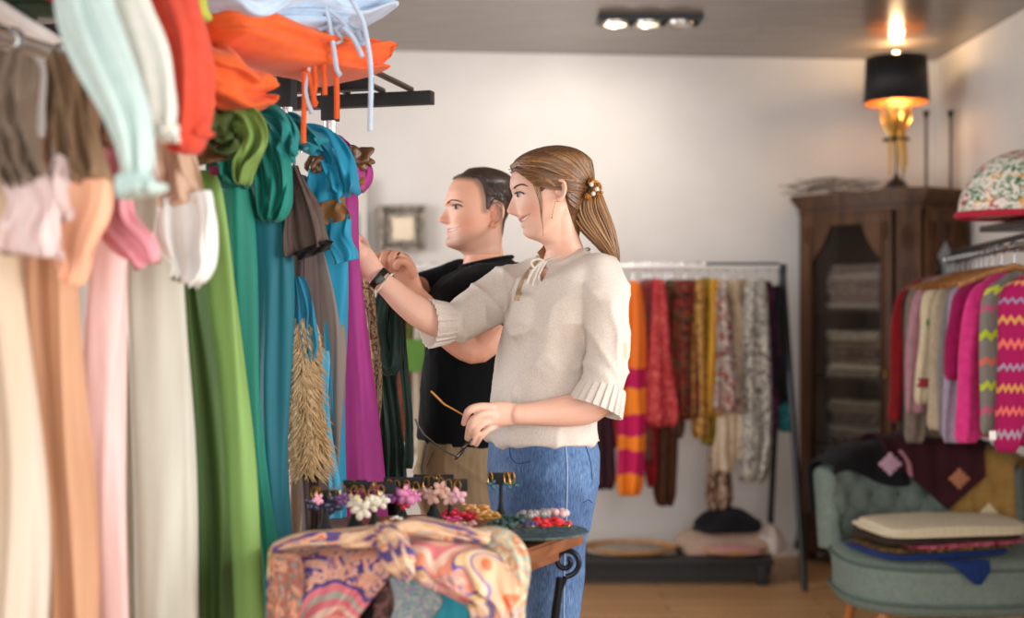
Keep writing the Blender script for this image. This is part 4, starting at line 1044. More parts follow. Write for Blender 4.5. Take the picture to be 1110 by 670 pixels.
S(2.24, 'pale sage grey scarf, left of the green ones, with a white frayed end', [
  ('hanging_length', 'rows', [(180, 150, 190), (290, 134, 196), (420, 138, 204), (560, 150, 212), (700, 156, 218), (820, 160, 220)], sag, dict(thick=.07, pleats=2, amp=.012, seed=11)),
  ('under_length', 'rows', [(220, 140, 176), (420, 136, 180), (700, 136, 196), (820, 136, 200)], fab('a9a796', '9c9a88', **sil), dict(thick=.05, pleats=3, amp=.012, seed=12, d=2.31)),
  ('tan_fold', 'path', [(170, 100, 34, 2.22), (186, 150, 44, 2.18), (192, 200, 50, 2.15), (196, 226, 52, 2.14)], fab('c9a98e', 'bb9a80', **sil), dict(thick=.04, pleats=2, amp=.008, seed=13)),
  ('white_end', 'path', [(196, 212, 60, 2.135), (202, 250, 68, 2.13), (206, 285, 52, 2.13), (200, 302, 30, 2.13)], whi, dict(thick=.03, pleats=3, amp=.010, seed=14, ragged=.012))])
S(2.40, 'dark olive green scarf between the sage and the light green scarves', [
  ('hanging_length', 'rows', [(190, 190, 216), (300, 190, 222), (430, 196, 236), (560, 202, 248), (700, 206, 256), (820, 208, 260)], oli, dict(thick=.06, pleats=3, amp=.012, seed=15)),
  ('knot', 'knot', (232, 138, 21, 2.40), olk, dict(seed=2, sc=(1, .9, 1), folds=4, depth=.4))])
S(2.46, 'light green silk scarf with yellow edge, knotted with a bronze rosette', [
  ('hanging_length', 'rows', [(185, 205, 240), (260, 206, 250), (400, 212, 262), (520, 222, 276), (670, 236, 290), (820, 250, 304)], lgr, dict(thick=.06, pleats=2, amp=.008, seed=16)),
  ('yellow_edge', 'rows', [(200, 204, 209), (400, 210, 216), (520, 220, 227), (670, 233, 240), (820, 247, 254)], fab('b3b65c', 'a3a650', **sil), dict(thick=.03, pleats=1, amp=.001, seed=16, d=2.435)),
  ('knot', 'path', [(240, 122, 26, 2.44), (268, 128, 30, 2.42), (276, 150, 34, 2.41), (262, 178, 26, 2.40), (262, 200, 12, 2.40)], fab('7d9a4c', '5f7a34', **sil), dict(thick=.05, pleats=2, amp=.012, seed=17)),
  ('green_loop', 'path', [(216, 118, 20, 2.42), (226, 145, 26, 2.39), (244, 158, 24, 2.38), (258, 150, 20, 2.38)], olk, dict(thick=.045, pleats=2, amp=.010, seed=18)),
  ('bronze_rosette', 'knot', (221, 165, 15, 2.38), brz, dict(seed=5, sc=(1.3, .8, .8), folds=3, depth=.45)),
  ('rosette_bud', 'knot', (232, 185, 5, 2.37), fab('7a1a48'), dict(seed=6, folds=3))])
S(2.62, 'emerald green silk scarf hanging straight beside the light green one', [
  ('hanging_length', 'rows', [(185, 240, 264), (260, 238, 272), (400, 254, 284), (520, 268, 292), (592, 276, 298), (700, 280, 304)], grn, dict(thick=.06, pleats=2, amp=.006, seed=19)),
  ('knot', 'path', [(244, 165, 20, 2.62), (250, 182, 44, 2.58), (250, 200, 36, 2.57)], tgr, dict(thick=.05, pleats=3, amp=.010, seed=20))])
S(2.74, 'deep teal silk scarf, widest of the blue-green ones, with an emerald knot', [
  ('hanging_length', 'rows', [(170, 262, 300), (260, 266, 312), (400, 272, 315), (520, 284, 316), (594, 288, 317), (660, 290, 318)], tea, dict(thick=.07, pleats=3, amp=.010, seed=21)),
  ('knot', 'path', [(270, 130, 26, 2.74), (286, 150, 34, 2.70), (294, 180, 48, 2.67), (292, 215, 46, 2.66), (290, 240, 30, 2.66)], tgr, dict(thick=.06, pleats=3, amp=.012, seed=22)),
  ('green_wrap', 'path', [(262, 128, 22, 2.72), (286, 122, 24, 2.70), (306, 140, 26, 2.68), (312, 172, 28, 2.66)], fab('1a8c86', '0f6e70', **sil), dict(thick=.06, pleats=2, amp=.010, seed=23))])
S(2.84, 'grey brown wool scarf with a dark flared end and teal knot', [
  ('hanging_length', 'rows', [(190, 312, 330), (280, 312, 344), (350, 316, 350), (450, 322, 352), (560, 326, 352), (600, 326, 352)], dbr, dict(thick=.05, pleats=3, amp=.010, seed=24)),
  ('knot', 'path', [(308, 132, 24, 2.82), (326, 146, 30, 2.80), (344, 160, 24, 2.79)], fab('137f8a', '0d6a78', **sil), dict(thick=.05, pleats=2, amp=.010, seed=25)),
  ('flared_end', 'path', [(316, 182, 18, 2.76), (322, 215, 36, 2.73), (328, 250, 48, 2.72), (334, 272, 52, 2.72)], fab('5c4a42', '4a3a34', **sil), dict(thick=.03, pleats=3, amp=.010, seed=26)),
  ('dark_hem', 'path', [(338, 266, 44, 2.712), (342, 276, 38, 2.712)], fab('1c1718'), dict(thick=.022, pleats=2, amp=.006, seed=27))])
# fur collar piece
r = empty('fur_stole', (RX(2.9), 2.88, RZ), label='shaggy golden beige fur stole hanging between the teal and magenta scarves', cat='stole')
m_fur = fab('cfae84', 'a8845a', rough=.7, scale=5, weave=300, wb=.7)
rows('fur_pelt', [(345, 314, 340), (380, 314, 346), (430, 315, 344), (470, 316, 354), (495, 316, 357), (515, 330, 345)], m_fur, 2.80, thick=.05, pleats=2, amp=.012, seed=30, parent=r)
rf = random.Random(5); mb = MB()
for i in range(900):
    t_ = rf.random(); y = 345 + 165 * t_; xl = 313 + (4 if y > 500 else 0); xr = np.interp(y, [345, 380, 430, 470, 495, 515], [338, 346, 345, 355, 358, 347]); s = rf.random()
    x = xl + (xr - xl) * s; d = 2.80 - .03 * math.sin(math.pi * s) - .004
    c = P(x, y, d); L_ = rf.uniform(.018, .034); a = rf.uniform(-.5, .5) + (s - .5) * 1.6
    mb.tube([c, c + Vector((math.sin(a) * L_ * .5, -.010, -L_ * .5)), c + Vector((math.sin(a * 1.4) * L_, -.012, -L_))], [.0022, .0017, .0004], 4, cap=False)
fu = mb.build('fur_hair', fab('dcc09a', 'a8804e', scale=3, weave=200), r, smooth=True); fu['kind'] = 'stuff'
rows('silk_tie', [(300, 316, 330), (350, 320, 344), (372, 326, 346), (392, 330, 340)], fab('2f7f9c', '256d88'), 2.775, thick=.02, parent=r, seed=3)
r.location = r.location
S(2.88, 'beige crinkled scarf showing below the fur', [
  ('hanging_length', 'rows', [(300, 318, 334), (480, 314, 346), (540, 314, 345), (592, 314, 342), (660, 314, 342)], fab('b5a08c', 'a08a76', **sil), dict(thick=.05, pleats=3, amp=.012, seed=31))])
S(2.94, 'turquoise silk scarf with a brown band and bronze rosette', [
  ('hanging_length', 'rows', [(190, 338, 360), (280, 345, 378), (350, 352, 379), (430, 357, 374), (490, 360, 372), (600, 362, 372)], tur, dict(thick=.05, pleats=2, amp=.006, seed=32)),
  ('lower_length', 'rows', [(380, 342, 354), (470, 345, 362), (530, 350, 366), (600, 352, 368)], fab('4fa6c4', '3d94b4', **sil), dict(thick=.03, pleats=2, amp=.004, seed=33, d=2.90)),
  ('knot', 'path', [(326, 150, 24, 2.93), (348, 156, 36, 2.90), (366, 178, 40, 2.88), (372, 212, 34, 2.87)], tur, dict(thick=.06, pleats=2, amp=.012, seed=34)),
  ('bronze_rosette', 'knot', (343, 178, 10, 2.85), brz, dict(seed=8, sc=(1, .8, 1), folds=3, depth=.45)),
  ('folded_end', 'path', [(352, 178, 30, 2.86), (350, 205, 42, 2.85), (354, 224, 40, 2.85)], tur, dict(thick=.03, pleats=2, amp=.006, seed=35)),
  ('brown_band', 'path', [(356, 218, 36, 2.845), (362, 242, 36, 2.845)], fab('7a542a', '65441f', **sil), dict(thick=.032, pleats=2, amp=.005, seed=36)),
  ('turquoise_tip', 'path', [(362, 236, 34, 2.85), (368, 262, 30, 2.85), (374, 284, 26, 2.85)], tur, dict(thick=.03, pleats=2, amp=.005, seed=37))])
S(3.00, 'grey taupe woollen scarf between the turquoise and magenta ones', [
  ('hanging_length', 'rows', [(260, 336, 352), (340, 342, 368), (420, 350, 371), (485, 354, 372), (600, 358, 372)], gry, dict(thick=.04, pleats=2, amp=.006, seed=38, d=2.93))])
S(3.08, 'magenta silk scarf with bronze rosettes, last on the rail', [
  ('hanging_length', 'rows', [(200, 362, 386), (260, 364, 390), (340, 368, 400), (430, 369, 408), (520, 366, 414), (582, 364, 418), (680, 364, 420)], mag, dict(thick=.06, pleats=3, amp=.006, seed=39)),
  ('knot', 'path', [(364, 156, 22, 3.08), (372, 172, 34, 3.05), (386, 190, 34, 3.04), (384, 208, 22, 3.04)], mag, dict(thick=.07, pleats=2, amp=.012, seed=40)),
  ('bronze_rosette', 'knot', (389, 171, 13, 3.00), brz, dict(seed=11, sc=(1.1, .8, .9), folds=3, depth=.5)),
  ('bronze_rosette', 'knot', (386, 196, 9, 3.01), fab('9a6a2c', '7a5220', rough=.4), dict(seed=12, sc=(1, .8, 1.1), folds=3, depth=.4))])
r = empty('scarf', P(402, 290, 3.3), label='cream and brown animal print scarf just behind the magenta one', cat='scarf', group=SG)
rows('hanging_length', [(286, 392, 404), (300, 392, 406), (350, 398, 409), (420, 402, 412), (480, 404, 412)], motif(['d8c8ac', '4a3626', 'c4ac88', '6e5238'], 40), 3.30, thick=.05, pleats=2, seed=41, parent=r)
# dark green velvet scarf the man is holding
r = empty('velvet_scarf', P(425, 300, 3.42), label='dark green velvet scarf looped under the hands of the man', cat='scarf')
cloth('loop', [(424, 296, 10, 3.42), (414, 330, 18, 3.40), (410, 365, 18, 3.39), (418, 396, 16, 3.39), (428, 396, 14, 3.39), (432, 360, 14, 3.40), (430, 310, 10, 3.42)], dgv, thick=.03, pleats=1, amp=.004, horiz=False, seed=42, parent=r)
rows('hanging_length', [(300, 416, 430), (360, 408, 430), (440, 412, 432), (510, 412, 440), (540, 412, 442)], dgv, 3.46, thick=.05, pleats=3, amp=.012, seed=43, parent=r)
rows('tie_end', [(300, 428, 434), (360, 432, 440), (440, 438, 447), (508, 436, 447)], dgv, 3.43, thick=.02, pleats=1, amp=.004, seed=44, parent=r)
r = empty('scarf', P(425, 300, 3.55), label='plain black scarf hanging straight behind the dark green velvet one', cat='scarf')
rows('hanging_length', [(296, 408, 424), (400, 404, 424), (520, 405, 432), (560, 405, 434)], fab('0e0f10'), 3.55, thick=.05, pleats=3, amp=.012, seed=45, parent=r)
# bar that carries them
r = empty('side_rail', P(410, 290, 3.5), label='short black rail end behind the hands, carrying the dark scarves', cat='clothes rail')
MB().tube([P(384, 289, 3.30), P(430, 292, 3.62)], .008, 8).build('rail', m_blackm, r)
MB().tube([P(384, 289, 3.30), P(384, 720, 3.30), (P(384, 720, 3.30).x, 3.30, 0.0)], .010, 8).build('post', m_blackm, r)
MB().lathe((P(384, 720, 3.30).x, 3.30, 0), [(.10, 0), (.10, .012), (.012, .02)], 24).build('foot', m_blackm, r)

# ------------------------------------------------------------------ knitwear lying on the ladder shelf
SW = 'soft knitwear lying on the top shelf'
mint = knit('c9dcd6', 'bdd2cc'); wht = knit('e6e4da', 'dcd9ce'); ora = knit('e0632e', 'd65624'); orr = knit('d8503a', 'ca442e'); lbl = knit('bccbdc', 'aebfd2'); ygr = knit('b9bf4a', 'a9b040')
r = empty('sweater', P(100, 20, 1.78), label='mint sweater at top left, its sleeve hanging down over the scarves', cat='sweater', group=SW)
cloth('sleeve', [(92, -60, 66, 1.82), (94, 0, 62, 1.78), (112, 60, 62, 1.74), (134, 120, 54, 1.72), (146, 165, 38, 1.72), (150, 192, 30, 1.72)], mint, thick=.07, pleats=2, amp=.010, twist=.25, horiz=False, seed=51, parent=r, power=2.2)
cloth('cuff', [(150, 186, 30, 1.72), (150, 200, 48, 1.72), (152, 214, 54, 1.72)], mint, thick=.06, pleats=4, amp=.008, horiz=False, seed=52, parent=r, power=2.1, nv=14)
r = empty('sweater', P(140, 10, 1.92), label='off-white sweater sleeve between the mint and the orange knitwear', cat='sweater', group=SW)
cloth('sleeve', [(126, -60, 50, 1.94), (140, 0, 48, 1.90), (160, 60, 44, 1.86), (172, 110, 36, 1.84), (176, 140, 30, 1.84)], wht, thick=.07, pleats=1, amp=.006, horiz=False, seed=53, parent=r, power=2.2)
cloth('cuff', [(176, 134, 34, 1.84), (176, 154, 36, 1.84)], wht, thick=.06, pleats=5, amp=.008, horiz=False, seed=54, parent=r, power=2.1, nv=12)
r = empty('sweater', P(190, 20, 2.06), label='coral red sweater sleeve hanging over the front of the shelf', cat='sweater', group=SW)
cloth('sleeve', [(176, -60, 66, 2.10), (182, 0, 66, 2.06), (194, 50, 60, 2.02), (202, 100, 54, 2.0), (203, 136, 50, 2.0), (200, 166, 38, 2.0)], orr, thick=.075, pleats=2, amp=.011, twist=.25, horiz=False, seed=55, parent=r, power=2.2)
cloth('cuff', [(212, 130, 30, 1.995), (216, 152, 26, 1.995)], orr, thick=.05, pleats=1, amp=.003, horiz=False, seed=56, parent=r, power=2.1, nv=12)
r = empty('sweater', P(214, 8, 2.2), label='small yellow-green knit peeking out above the orange sweater', cat='sweater', group=SW)
cloth('fold', [(214, -40, 24, 2.2), (214, 0, 26, 2.18), (214, 22, 24, 2.18)], ygr, thick=.07, pleats=1, amp=.004, horiz=False, seed=57, parent=r, power=2.2)
r = empty('sweater', P(300, 60, 2.6), label='bright orange sweater folded thick on the shelf with cords hanging down', cat='sweater', group=SW)
cloth('upper_roll', [(214, 30, 40, 2.40), (260, 40, 58, 2.50), (310, 54, 54, 2.62), (360, 64, 44, 2.74), (392, 66, 36, 2.82), (406, 66, 22, 2.84)], ora, thick=.19, pleats=2, amp=.016, twist=.3, horiz=False, seed=58, parent=r, power=2.3)
cloth('lower_fold', [(214, 56, 30, 2.34), (226, 74, 60, 2.36), (252, 92, 62, 2.42), (270, 98, 50, 2.46), (280, 100, 22, 2.48)], ora, thick=.11, pleats=2, amp=.016, twist=.3, horiz=False, seed=59, parent=r, power=2.2)
cloth('fold', [(206, 20, 16, 2.36), (216, 60, 24, 2.34), (214, 96, 30, 2.34), (222, 118, 24, 2.34)], ora, thick=.08, pleats=1, amp=.006, horiz=False, seed=61, parent=r, power=2.2)
for i, pts in enumerate([[(330, 78), (330, 110), (329, 135), (329, 155)], [(341, 72), (342, 90), (340, 106), (343, 113)], [(351, 70), (352, 88), (352, 103)], [(364, 76), (365, 100), (365, 129)], [(333, 74), (338, 96), (341, 116)]]):
    MB().tube([P(x, y, 2.60) for x, y in crom([p + (0,) for p in pts], 14)[:, :2]], .0055, 8).build('cord', ora, r)
r = empty('sweater', P(310, 10, 2.6), label='light blue sweater on top of the orange one, with long pale cords', cat='sweater', group=SW)
cloth('body', [(214, -18, 40, 2.36), (260, 2, 60, 2.48), (310, 4, 66, 2.62), (360, 12, 56, 2.74), (392, 12, 34, 2.82), (404, 12, 18, 2.84)], lbl, thick=.20, pleats=3, amp=.020, twist=.4, horiz=False, seed=62, parent=r, power=2.2)
cloth('fold', [(230, 8, 18, 2.38), (270, 20, 20, 2.46), (320, 22, 26, 2.56), (372, 26, 22, 2.68)], knit('aabdd0', '9db0c6'), thick=.07, pleats=2, amp=.006, horiz=False, seed=63, parent=r, power=2.2)
for i, pts in enumerate([[(322, 0), (330, 20), (336, 50), (334, 80), (331, 100), (338, 123)], [(352, 2), (358, 30), (362, 55), (365, 75), (369, 82)], [(380, -2), (392, 20), (398, 45), (402, 80), (401, 142)],
                         [(340, 36), (352, 42), (366, 30), (384, 28), (392, 50)], [(356, 10), (372, 24), (390, 48), (396, 34), (380, 26)], [(372, 30), (382, 40), (390, 55), (393, 62)], [(340, 34), (358, 30), (370, 42), (360, 46), (342, 38)]]):
    mb = MB().tube([P(x, y, 2.60 - .01 * (i % 3)) for x, y in crom([p + (0,) for p in pts], 26)[:, :2]], .0052, 8); mb.build('cord', lbl, r)
r = empty('sweater', P(20, 0, 2.2), label='dark green leafy knit at the top left corner', cat='sweater', group=SW)
cloth('fold', [(-30, -10, 40, 2.2), (10, 4, 30, 2.2), (40, 2, 20, 2.2), (64, 10, 22, 2.25)], fab('33452c', '22301c'), thick=.10, pleats=3, amp=.02, horiz=False, seed=64, parent=r, power=2.1)
cloth('red_edge', [(34, -6, 12, 2.18), (60, -4, 14, 2.18), (84, -6, 8, 2.18)], fab('b02a30'), thick=.05, horiz=False, seed=65, parent=r)

# ------------------------------------------------------------------ table with shawls
TZ = .872
tc = P(628, 0, 2.70).x                       # right corner
m_tw = wood('6a3d22', '8f5836', .45, 7, (1, .1, 1))
tab = empty('wooden_table', (-.16, 2.55, 0), label='small wooden table with scrolled black iron legs, loaded with shawls and jewellery', cat='table')
cor = Vector((tc + .01, 2.74)); ex = Vector((-.995, .10)).normalized(); ey = Vector((-.50, -.866)).normalized()
# top: a board whose right corner points at the woman
c4 = [cor, cor + Vector((-.20, .24)), cor + Vector((-.56, .16)), cor + Vector((-.585, -.36)), cor + Vector((-.18, -.34))]
mb = MB()
poly = [(p.x, p.y) for p in c4]; cg = sum(c4, Vector((0, 0))) / 5
for g, za, zb in ((1.0, TZ - .030, TZ - .006), (.985, TZ - .006, TZ)): mb.prism([(cg.x + (p.x - cg.x) * g, cg.y + (p.y - cg.y) * g) for p in c4], za, zb)
mb.build('table_top', m_tw, tab)
ins = [(cg.x + (p.x - cg.x) * .84, cg.y + (p.y - cg.y) * .84) for p in c4]
MB().prism(ins, TZ - .062, TZ - .03).build('apron', m_tw, tab)
m_iron = flat('20242a', .4, .7)
for k, (x, y) in enumerate([ins[0], ins[1], ins[2], ins[3], ins[4]]):
    if k == 1: continue
    sx = 1 if x > cg.x else -1
    mb = MB(); L_ = [(x, y, TZ - .10), (x - sx * .03, y, TZ - .30), (x - sx * .10, y, TZ - .5), (x - sx * .03, y, .18), (x + sx * .02, y, .01)]
    q = crom([(p[0], p[2], p[1]) for p in L_], 26); mb.tube([(a, c_, b__) for a, b__, c_ in q], .009, 8); leg = mb.build('leg', m_iron, tab)
    mb = MB(); sp_ = []
    for t_ in np.linspace(0, 1, 34):
        R_ = .032 * (1 - .8 * t_); a = -1.6 + t_ * 9; sp_.append((x + sx * (.012 + R_ * math.cos(a)), y, TZ - .066 + R_ * math.sin(a)))
    mb.tube(sp_, .006, 8); mb.tube([sp_[0], (x - sx * .01, y, TZ - .15), (x - sx * .02, y, TZ - .22)], .006, 8); mb.build('scroll', m_iron, leg)

pais = ['e89a6a', 'f0b896', '4a3f86', 'e8c8a8', 'd86a4a', 'c9a060', 'e0888c', '9ab8b0', 'f0d0a8', 'ec9a72']
m, nt, b = nm('paisley_silk')
vec = coord(nt)
n0 = node(nt, 'ShaderNodeTexNoise'); n0.inputs['Scale'].default_value = 5.5; n0.inputs['Detail'].default_value = 1; nt.links.new(vec, n0.inputs['Vector'])
va = node(nt, 'ShaderNodeVectorMath', operation='MULTIPLY_ADD'); va.inputs[1].default_value = (.35, .35, .35); nt.links.new(n0.outputs['Color'], va.inputs[0]); nt.links.new(vec, va.inputs[2])
vo = node(nt, 'ShaderNodeTexVoronoi'); vo.inputs['Scale'].default_value = 5.2; nt.links.new(va.outputs[0], vo.inputs['Vector'])
cr = ramp(nt, [(0, 'e8a07c'), (.10, 'e8b49a'), (.20, 'e07a80'), (.30, 'e6c2ac'), (.38, 'df8a6c'), (.46, '4c4488'), (.49, 'c8a06a'), (.56, 'efcfae'), (.64, '8a7aa0'), (.68, 'ecb48e'), (.78, 'e0703e'), (.85, 'b0c4b8'), (.92, 'c89a5a')], 'CONSTANT')
nt.links.new(vo.outputs['Distance'], cr.inputs[0])
v2 = node(nt, 'ShaderNodeTexVoronoi'); v2.inputs['Scale'].default_value = 48; nt.links.new(va.outputs[0], v2.inputs['Vector'])
c2 = ramp(nt, [(0, 'e89a70'), (.2, 'f0bc98'), (.34, '4a4088'), (.46, 'e8b090'), (.6, 'c87a80'), (.8, '8a8478')], 'CONSTANT'); nt.links.new(v2.outputs['Distance'], c2.inputs[0])
n3 = node(nt, 'ShaderNodeTexNoise'); n3.inputs['Scale'].default_value = 7; nt.links.new(vec, n3.inputs['Vector']); r3 = ramp(nt, [(.47, '000000'), (.53, 'ffffff')]); nt.links.new(n3.outputs['Fac'], r3.inputs[0])
mx = node(nt, 'ShaderNodeMix', data_type='RGBA'); nt.links.new(r3.outputs[0], mx.inputs[0]); nt.links.new(cr.outputs[0], mx.inputs[6]); nt.links.new(c2.outputs[0], mx.inputs[7]); nt.links.new(mx.outputs[2], b.inputs['Base Color']); b.inputs['Roughness'].default_value = .6; b.inputs['Sheen Weight'].default_value = .2
m_pais = m
m, nt, b = nm('paisley_medallion_silk')
tc = node(nt, 'ShaderNodeTexCoord'); c_ = P(368, 704, 2.21)
n0 = node(nt, 'ShaderNodeTexNoise'); n0.inputs['Scale'].default_value = 9; nt.links.new(tc.outputs['Object'], n0.inputs['Vector'])
va = node(nt, 'ShaderNodeVectorMath', operation='MULTIPLY_ADD'); va.inputs[1].default_value = (.05, 0, .05); nt.links.new(n0.outputs['Color'], va.inputs[0]); nt.links.new(tc.outputs['Object'], va.inputs[2])
vs_ = node(nt, 'ShaderNodeVectorMath', operation='SUBTRACT'); vs_.inputs[1].default_value = (c_.x + .025, 0, c_.z + .025); nt.links.new(va.outputs[0], vs_.inputs[0])
vm_ = node(nt, 'ShaderNodeVectorMath', operation='MULTIPLY'); vm_.inputs[1].default_value = (1.0, 0, .8); nt.links.new(vs_.outputs[0], vm_.inputs[0])
ln_ = node(nt, 'ShaderNodeVectorMath', operation='LENGTH'); nt.links.new(vm_.outputs[0], ln_.inputs[0])
sc_ = node(nt, 'ShaderNodeMath', operation='MULTIPLY'); sc_.inputs[1].default_value = 4.0; nt.links.new(ln_.outputs['Value'], sc_.inputs[0])
cr = ramp(nt, [(0, 'd98a6a'), (.10, 'e0a890'), (.17, 'cf7878'), (.20, 'd8b4a0'), (.24, 'd87480'), (.28, 'a8a898'), (.31, 'db7a84'), (.35, '463c80'), (.37, 'e0a184'), (.60, '463c80'), (.62, 'cdb890'), (.66, 'b08c58'), (.71, 'dcc8a4'), (.74, 'd8694a'), (.78, 'a8bcb0'), (.82, '4c4284'), (.85, 'd87848'), (.91, 'd0c0a0')], 'CONSTANT')
nt.links.new(sc_.outputs[0], cr.inputs[0])
v2 = node(nt, 'ShaderNodeTexNoise'); v2.inputs['Scale'].default_value = 42; v2.inputs['Distortion'].default_value = 1.2; nt.links.new(tc.outputs['Object'], v2.inputs['Vector'])
c2 = ramp(nt, [(0, '463c80'), (.44, '463c80'), (.46, 'e0a184'), (.53, 'd8b09c'), (.56, '988c90'), (.60, 'e09c78')], 'CONSTANT'); nt.links.new(v2.outputs['Fac'], c2.inputs[0])
rg_ = ramp(nt, [(0, '000000'), (.37, 'ffffff'), (.60, '000000')], 'CONSTANT'); nt.links.new(sc_.outputs[0], rg_.inputs[0])
mx = node(nt, 'ShaderNodeMix', data_type='RGBA'); nt.links.new(rg_.outputs[0], mx.inputs[0]); nt.links.new(cr.outputs[0], mx.inputs[6]); nt.links.new(c2.outputs[0], mx.inputs[7]); nt.links.new(mx.outputs[2], b.inputs['Base Color']); b.inputs['Roughness'].default_value = .6
m_med = m
m_pais2 = motif(['e8c8a4', 'e09a70', '9ab4a8', 'ecd6ae', 'c86a48', 'e8b48c', '5a4a80'], 9, kind='RINGS', distort=7, rough=.6)
m_pais3 = motif(['e0703a', '5c625e', 'd8906a', '6a6a66', 'a04a34', '8a9a90'], 26, rough=.6)

def drape(name, top, bot, mat, parent, nu=70, nv=50, thick=.014, fold=.012, nf=5, seed=0, round_=.35, **kw):
    """cloth lying over a table edge: profile rows are photo polylines (x, y, distance); outer surface with real thickness"""
    rs = np.random.RandomState(seed); ph = rs.rand(4) * 6.28
    R = [crom(rw, nu) for rw in top + bot]; nr = len(R); V = np.linspace(0, nr - 1, nv); vs = []; A_ = np.stack(R)
    for s in (0, 1):
        for v in V:
            k = min(int(v), nr - 2); f = v - k
            p0 = A_[max(k - 1, 0)]; p1 = A_[k]; p2 = A_[k + 1]; p3 = A_[min(k + 2, nr - 1)]
            q = .5 * ((2 * p1) + (-p0 + p2) * f + (2 * p0 - 5 * p1 + 4 * p2 - p3) * f * f + (-p0 + 3 * p1 - 3 * p2 + p3) * f ** 3)
            for j in range(nu):
                c = P(q[j][0], q[j][1], q[j][2]); u = j / (nu - 1)
                w_ = fold * min(1, v / nr * 1.4) * (math.sin(nf * 6.28 * u + ph[0] + v) + .4 * math.sin(nf * 13 * u + ph[1]))
                c.y += w_ + s * thick; c.z += -s * thick * .6 + .25 * w_; vs.append(c)
    N_ = nv * nu; fs = []
    for i in range(nv - 1):
        for j in range(nu - 1):
            a = i * nu + j; fs.append((a, a + 1, a + nu + 1, a + nu)); fs.append((N_ + a, N_ + a + nu, N_ + a + nu + 1, N_ + a + 1))
    for j in range(nu - 1): fs.append((j, N_ + j, N_ + j + 1, j + 1)); a = (nv - 1) * nu + j; fs.append((a, a + 1, N_ + a + 1, N_ + a))
    for i in range(nv - 1): a = i * nu; e = a + nu - 1; fs.append((a, a + nu, N_ + a + nu, N_ + a)); fs.append((e, N_ + e, N_ + e + nu, e + nu))
    return setp(mesh_obj(name, vs, fs, mat, parent, True), **kw)
# left half of the paisley shawl, gathered to a knot in the middle
sh = empty('paisley_shawl', P(420, 600, 2.2), label='orange, pink and violet paisley silk shawl draped over the table and gathered in the middle', cat='shawl')
drape('left_drape', [[(300, 588, 2.46), (350, 580, 2.50), (400, 576, 2.50), (432, 584, 2.46)], [(292, 594, 2.36), (350, 586, 2.38), (400, 582, 2.36), (436, 590, 2.34)]],
      [[(291, 604, 2.28), (340, 602, 2.26), (400, 600, 2.25), (436, 600, 2.24)], [(290, 640, 2.25), (330, 640, 2.23), (380, 636, 2.22), (424, 618, 2.22)], [(290, 680, 2.24), (320, 682, 2.22), (350, 684, 2.21), (376, 684, 2.21)], [(290, 740, 2.24), (310, 742, 2.22), (330, 744, 2.21), (350, 744, 2.21)]], m_med, sh, nf=3, seed=1)
cloth('rolled_edge', [(296, 594, 12, 2.26), (350, 585, 18, 2.25), (400, 579, 20, 2.24), (436, 582, 26, 2.23)], m_pais2, thick=.06, pleats=2, amp=.004, horiz=False, parent=sh, seed=2)
drape('right_drape', [[(430, 570, 2.46), (470, 566, 2.46), (520, 574, 2.46), (556, 590, 2.46)], [(424, 578, 2.36), (470, 572, 2.34), (524, 584, 2.34), (562, 600, 2.34)]],
      [[(426, 596, 2.22), (470, 592, 2.22), (520, 600, 2.22), (566, 612, 2.25)], [(432, 618, 2.20), (470, 628, 2.18), (512, 634, 2.18), (566, 640, 2.22)], [(500, 650, 2.19), (520, 656, 2.18), (545, 660, 2.18), (566, 668, 2.22)], [(512, 690, 2.19), (530, 696, 2.18), (548, 700, 2.18), (566, 704, 2.22)], [(514, 750, 2.19), (530, 752, 2.18), (548, 752, 2.18), (566, 752, 2.22)]], m_pais, sh, nf=4, seed=3)
cloth('centre_knot', [(418, 574, 14, 2.24), (428, 586, 30, 2.20), (432, 602, 36, 2.18), (436, 616, 26, 2.18), (446, 626, 14, 2.18)], m_pais2, thick=.05, pleats=3, amp=.008, horiz=False, parent=sh, seed=4)
cloth('upper_roll', [(422, 578, 14, 2.26), (450, 572, 18, 2.25), (490, 574, 16, 2.25), (530, 584, 14, 2.26)], m_pais2, thick=.05, pleats=2, amp=.005, horiz=False, parent=sh, seed=5)
r = empty('orange_shawl', P(300, 610, 2.24), label='orange and grey speckled shawl edge hanging at the left end of the table', cat='shawl')
rows('hanging_fold', [(600, 291, 324), (640, 290, 326), (690, 290, 322), (750, 290, 318)], m_pais3, 2.19, thick=.03, pleats=2, amp=.004, parent=r, seed=6)
r = empty('mint_shawl', P(560, 600, 2.3), label='pale green and peach patterned cloth at the right end of the shawls', cat='shawl')
cloth('hanging_fold', [(520, 578, 14, 2.30), (548, 592, 28, 2.27), (560, 618, 30, 2.24), (562, 660, 20, 2.24), (562, 740, 20, 2.24)], motif(['b9c8b0', 'e8c49a', 'a4bcae', 'd88a5a', 'dcd6b8'], 16, distort=3, rough=.6), thick=.04, pleats=2, amp=.006, horiz=False, parent=r, seed=7)
r = empty('teal_shawl', P(470, 640, 2.3), label='teal shawl with grey lace medallion and brown border hanging below the paisley knot', cat='shawl')
rows('hanging_length', [(612, 418, 520), (650, 418, 522), (700, 418, 522), (750, 418, 522)], fab('1f8fa0', '187e90', **sil), 2.26, thick=.03, pleats=2, amp=.004, parent=r, seed=8)
rows('lace_medallion', [(618, 424, 452), (634, 424, 466), (655, 424, 478), (680, 424, 462), (700, 424, 445)], motif(['7f9a94', '3f7f80', 'a8a0a0', '6a9088', '8a7a96'], 40, distort=2.5), 2.238, thick=.008, pleats=1, amp=.001, parent=r, seed=9)
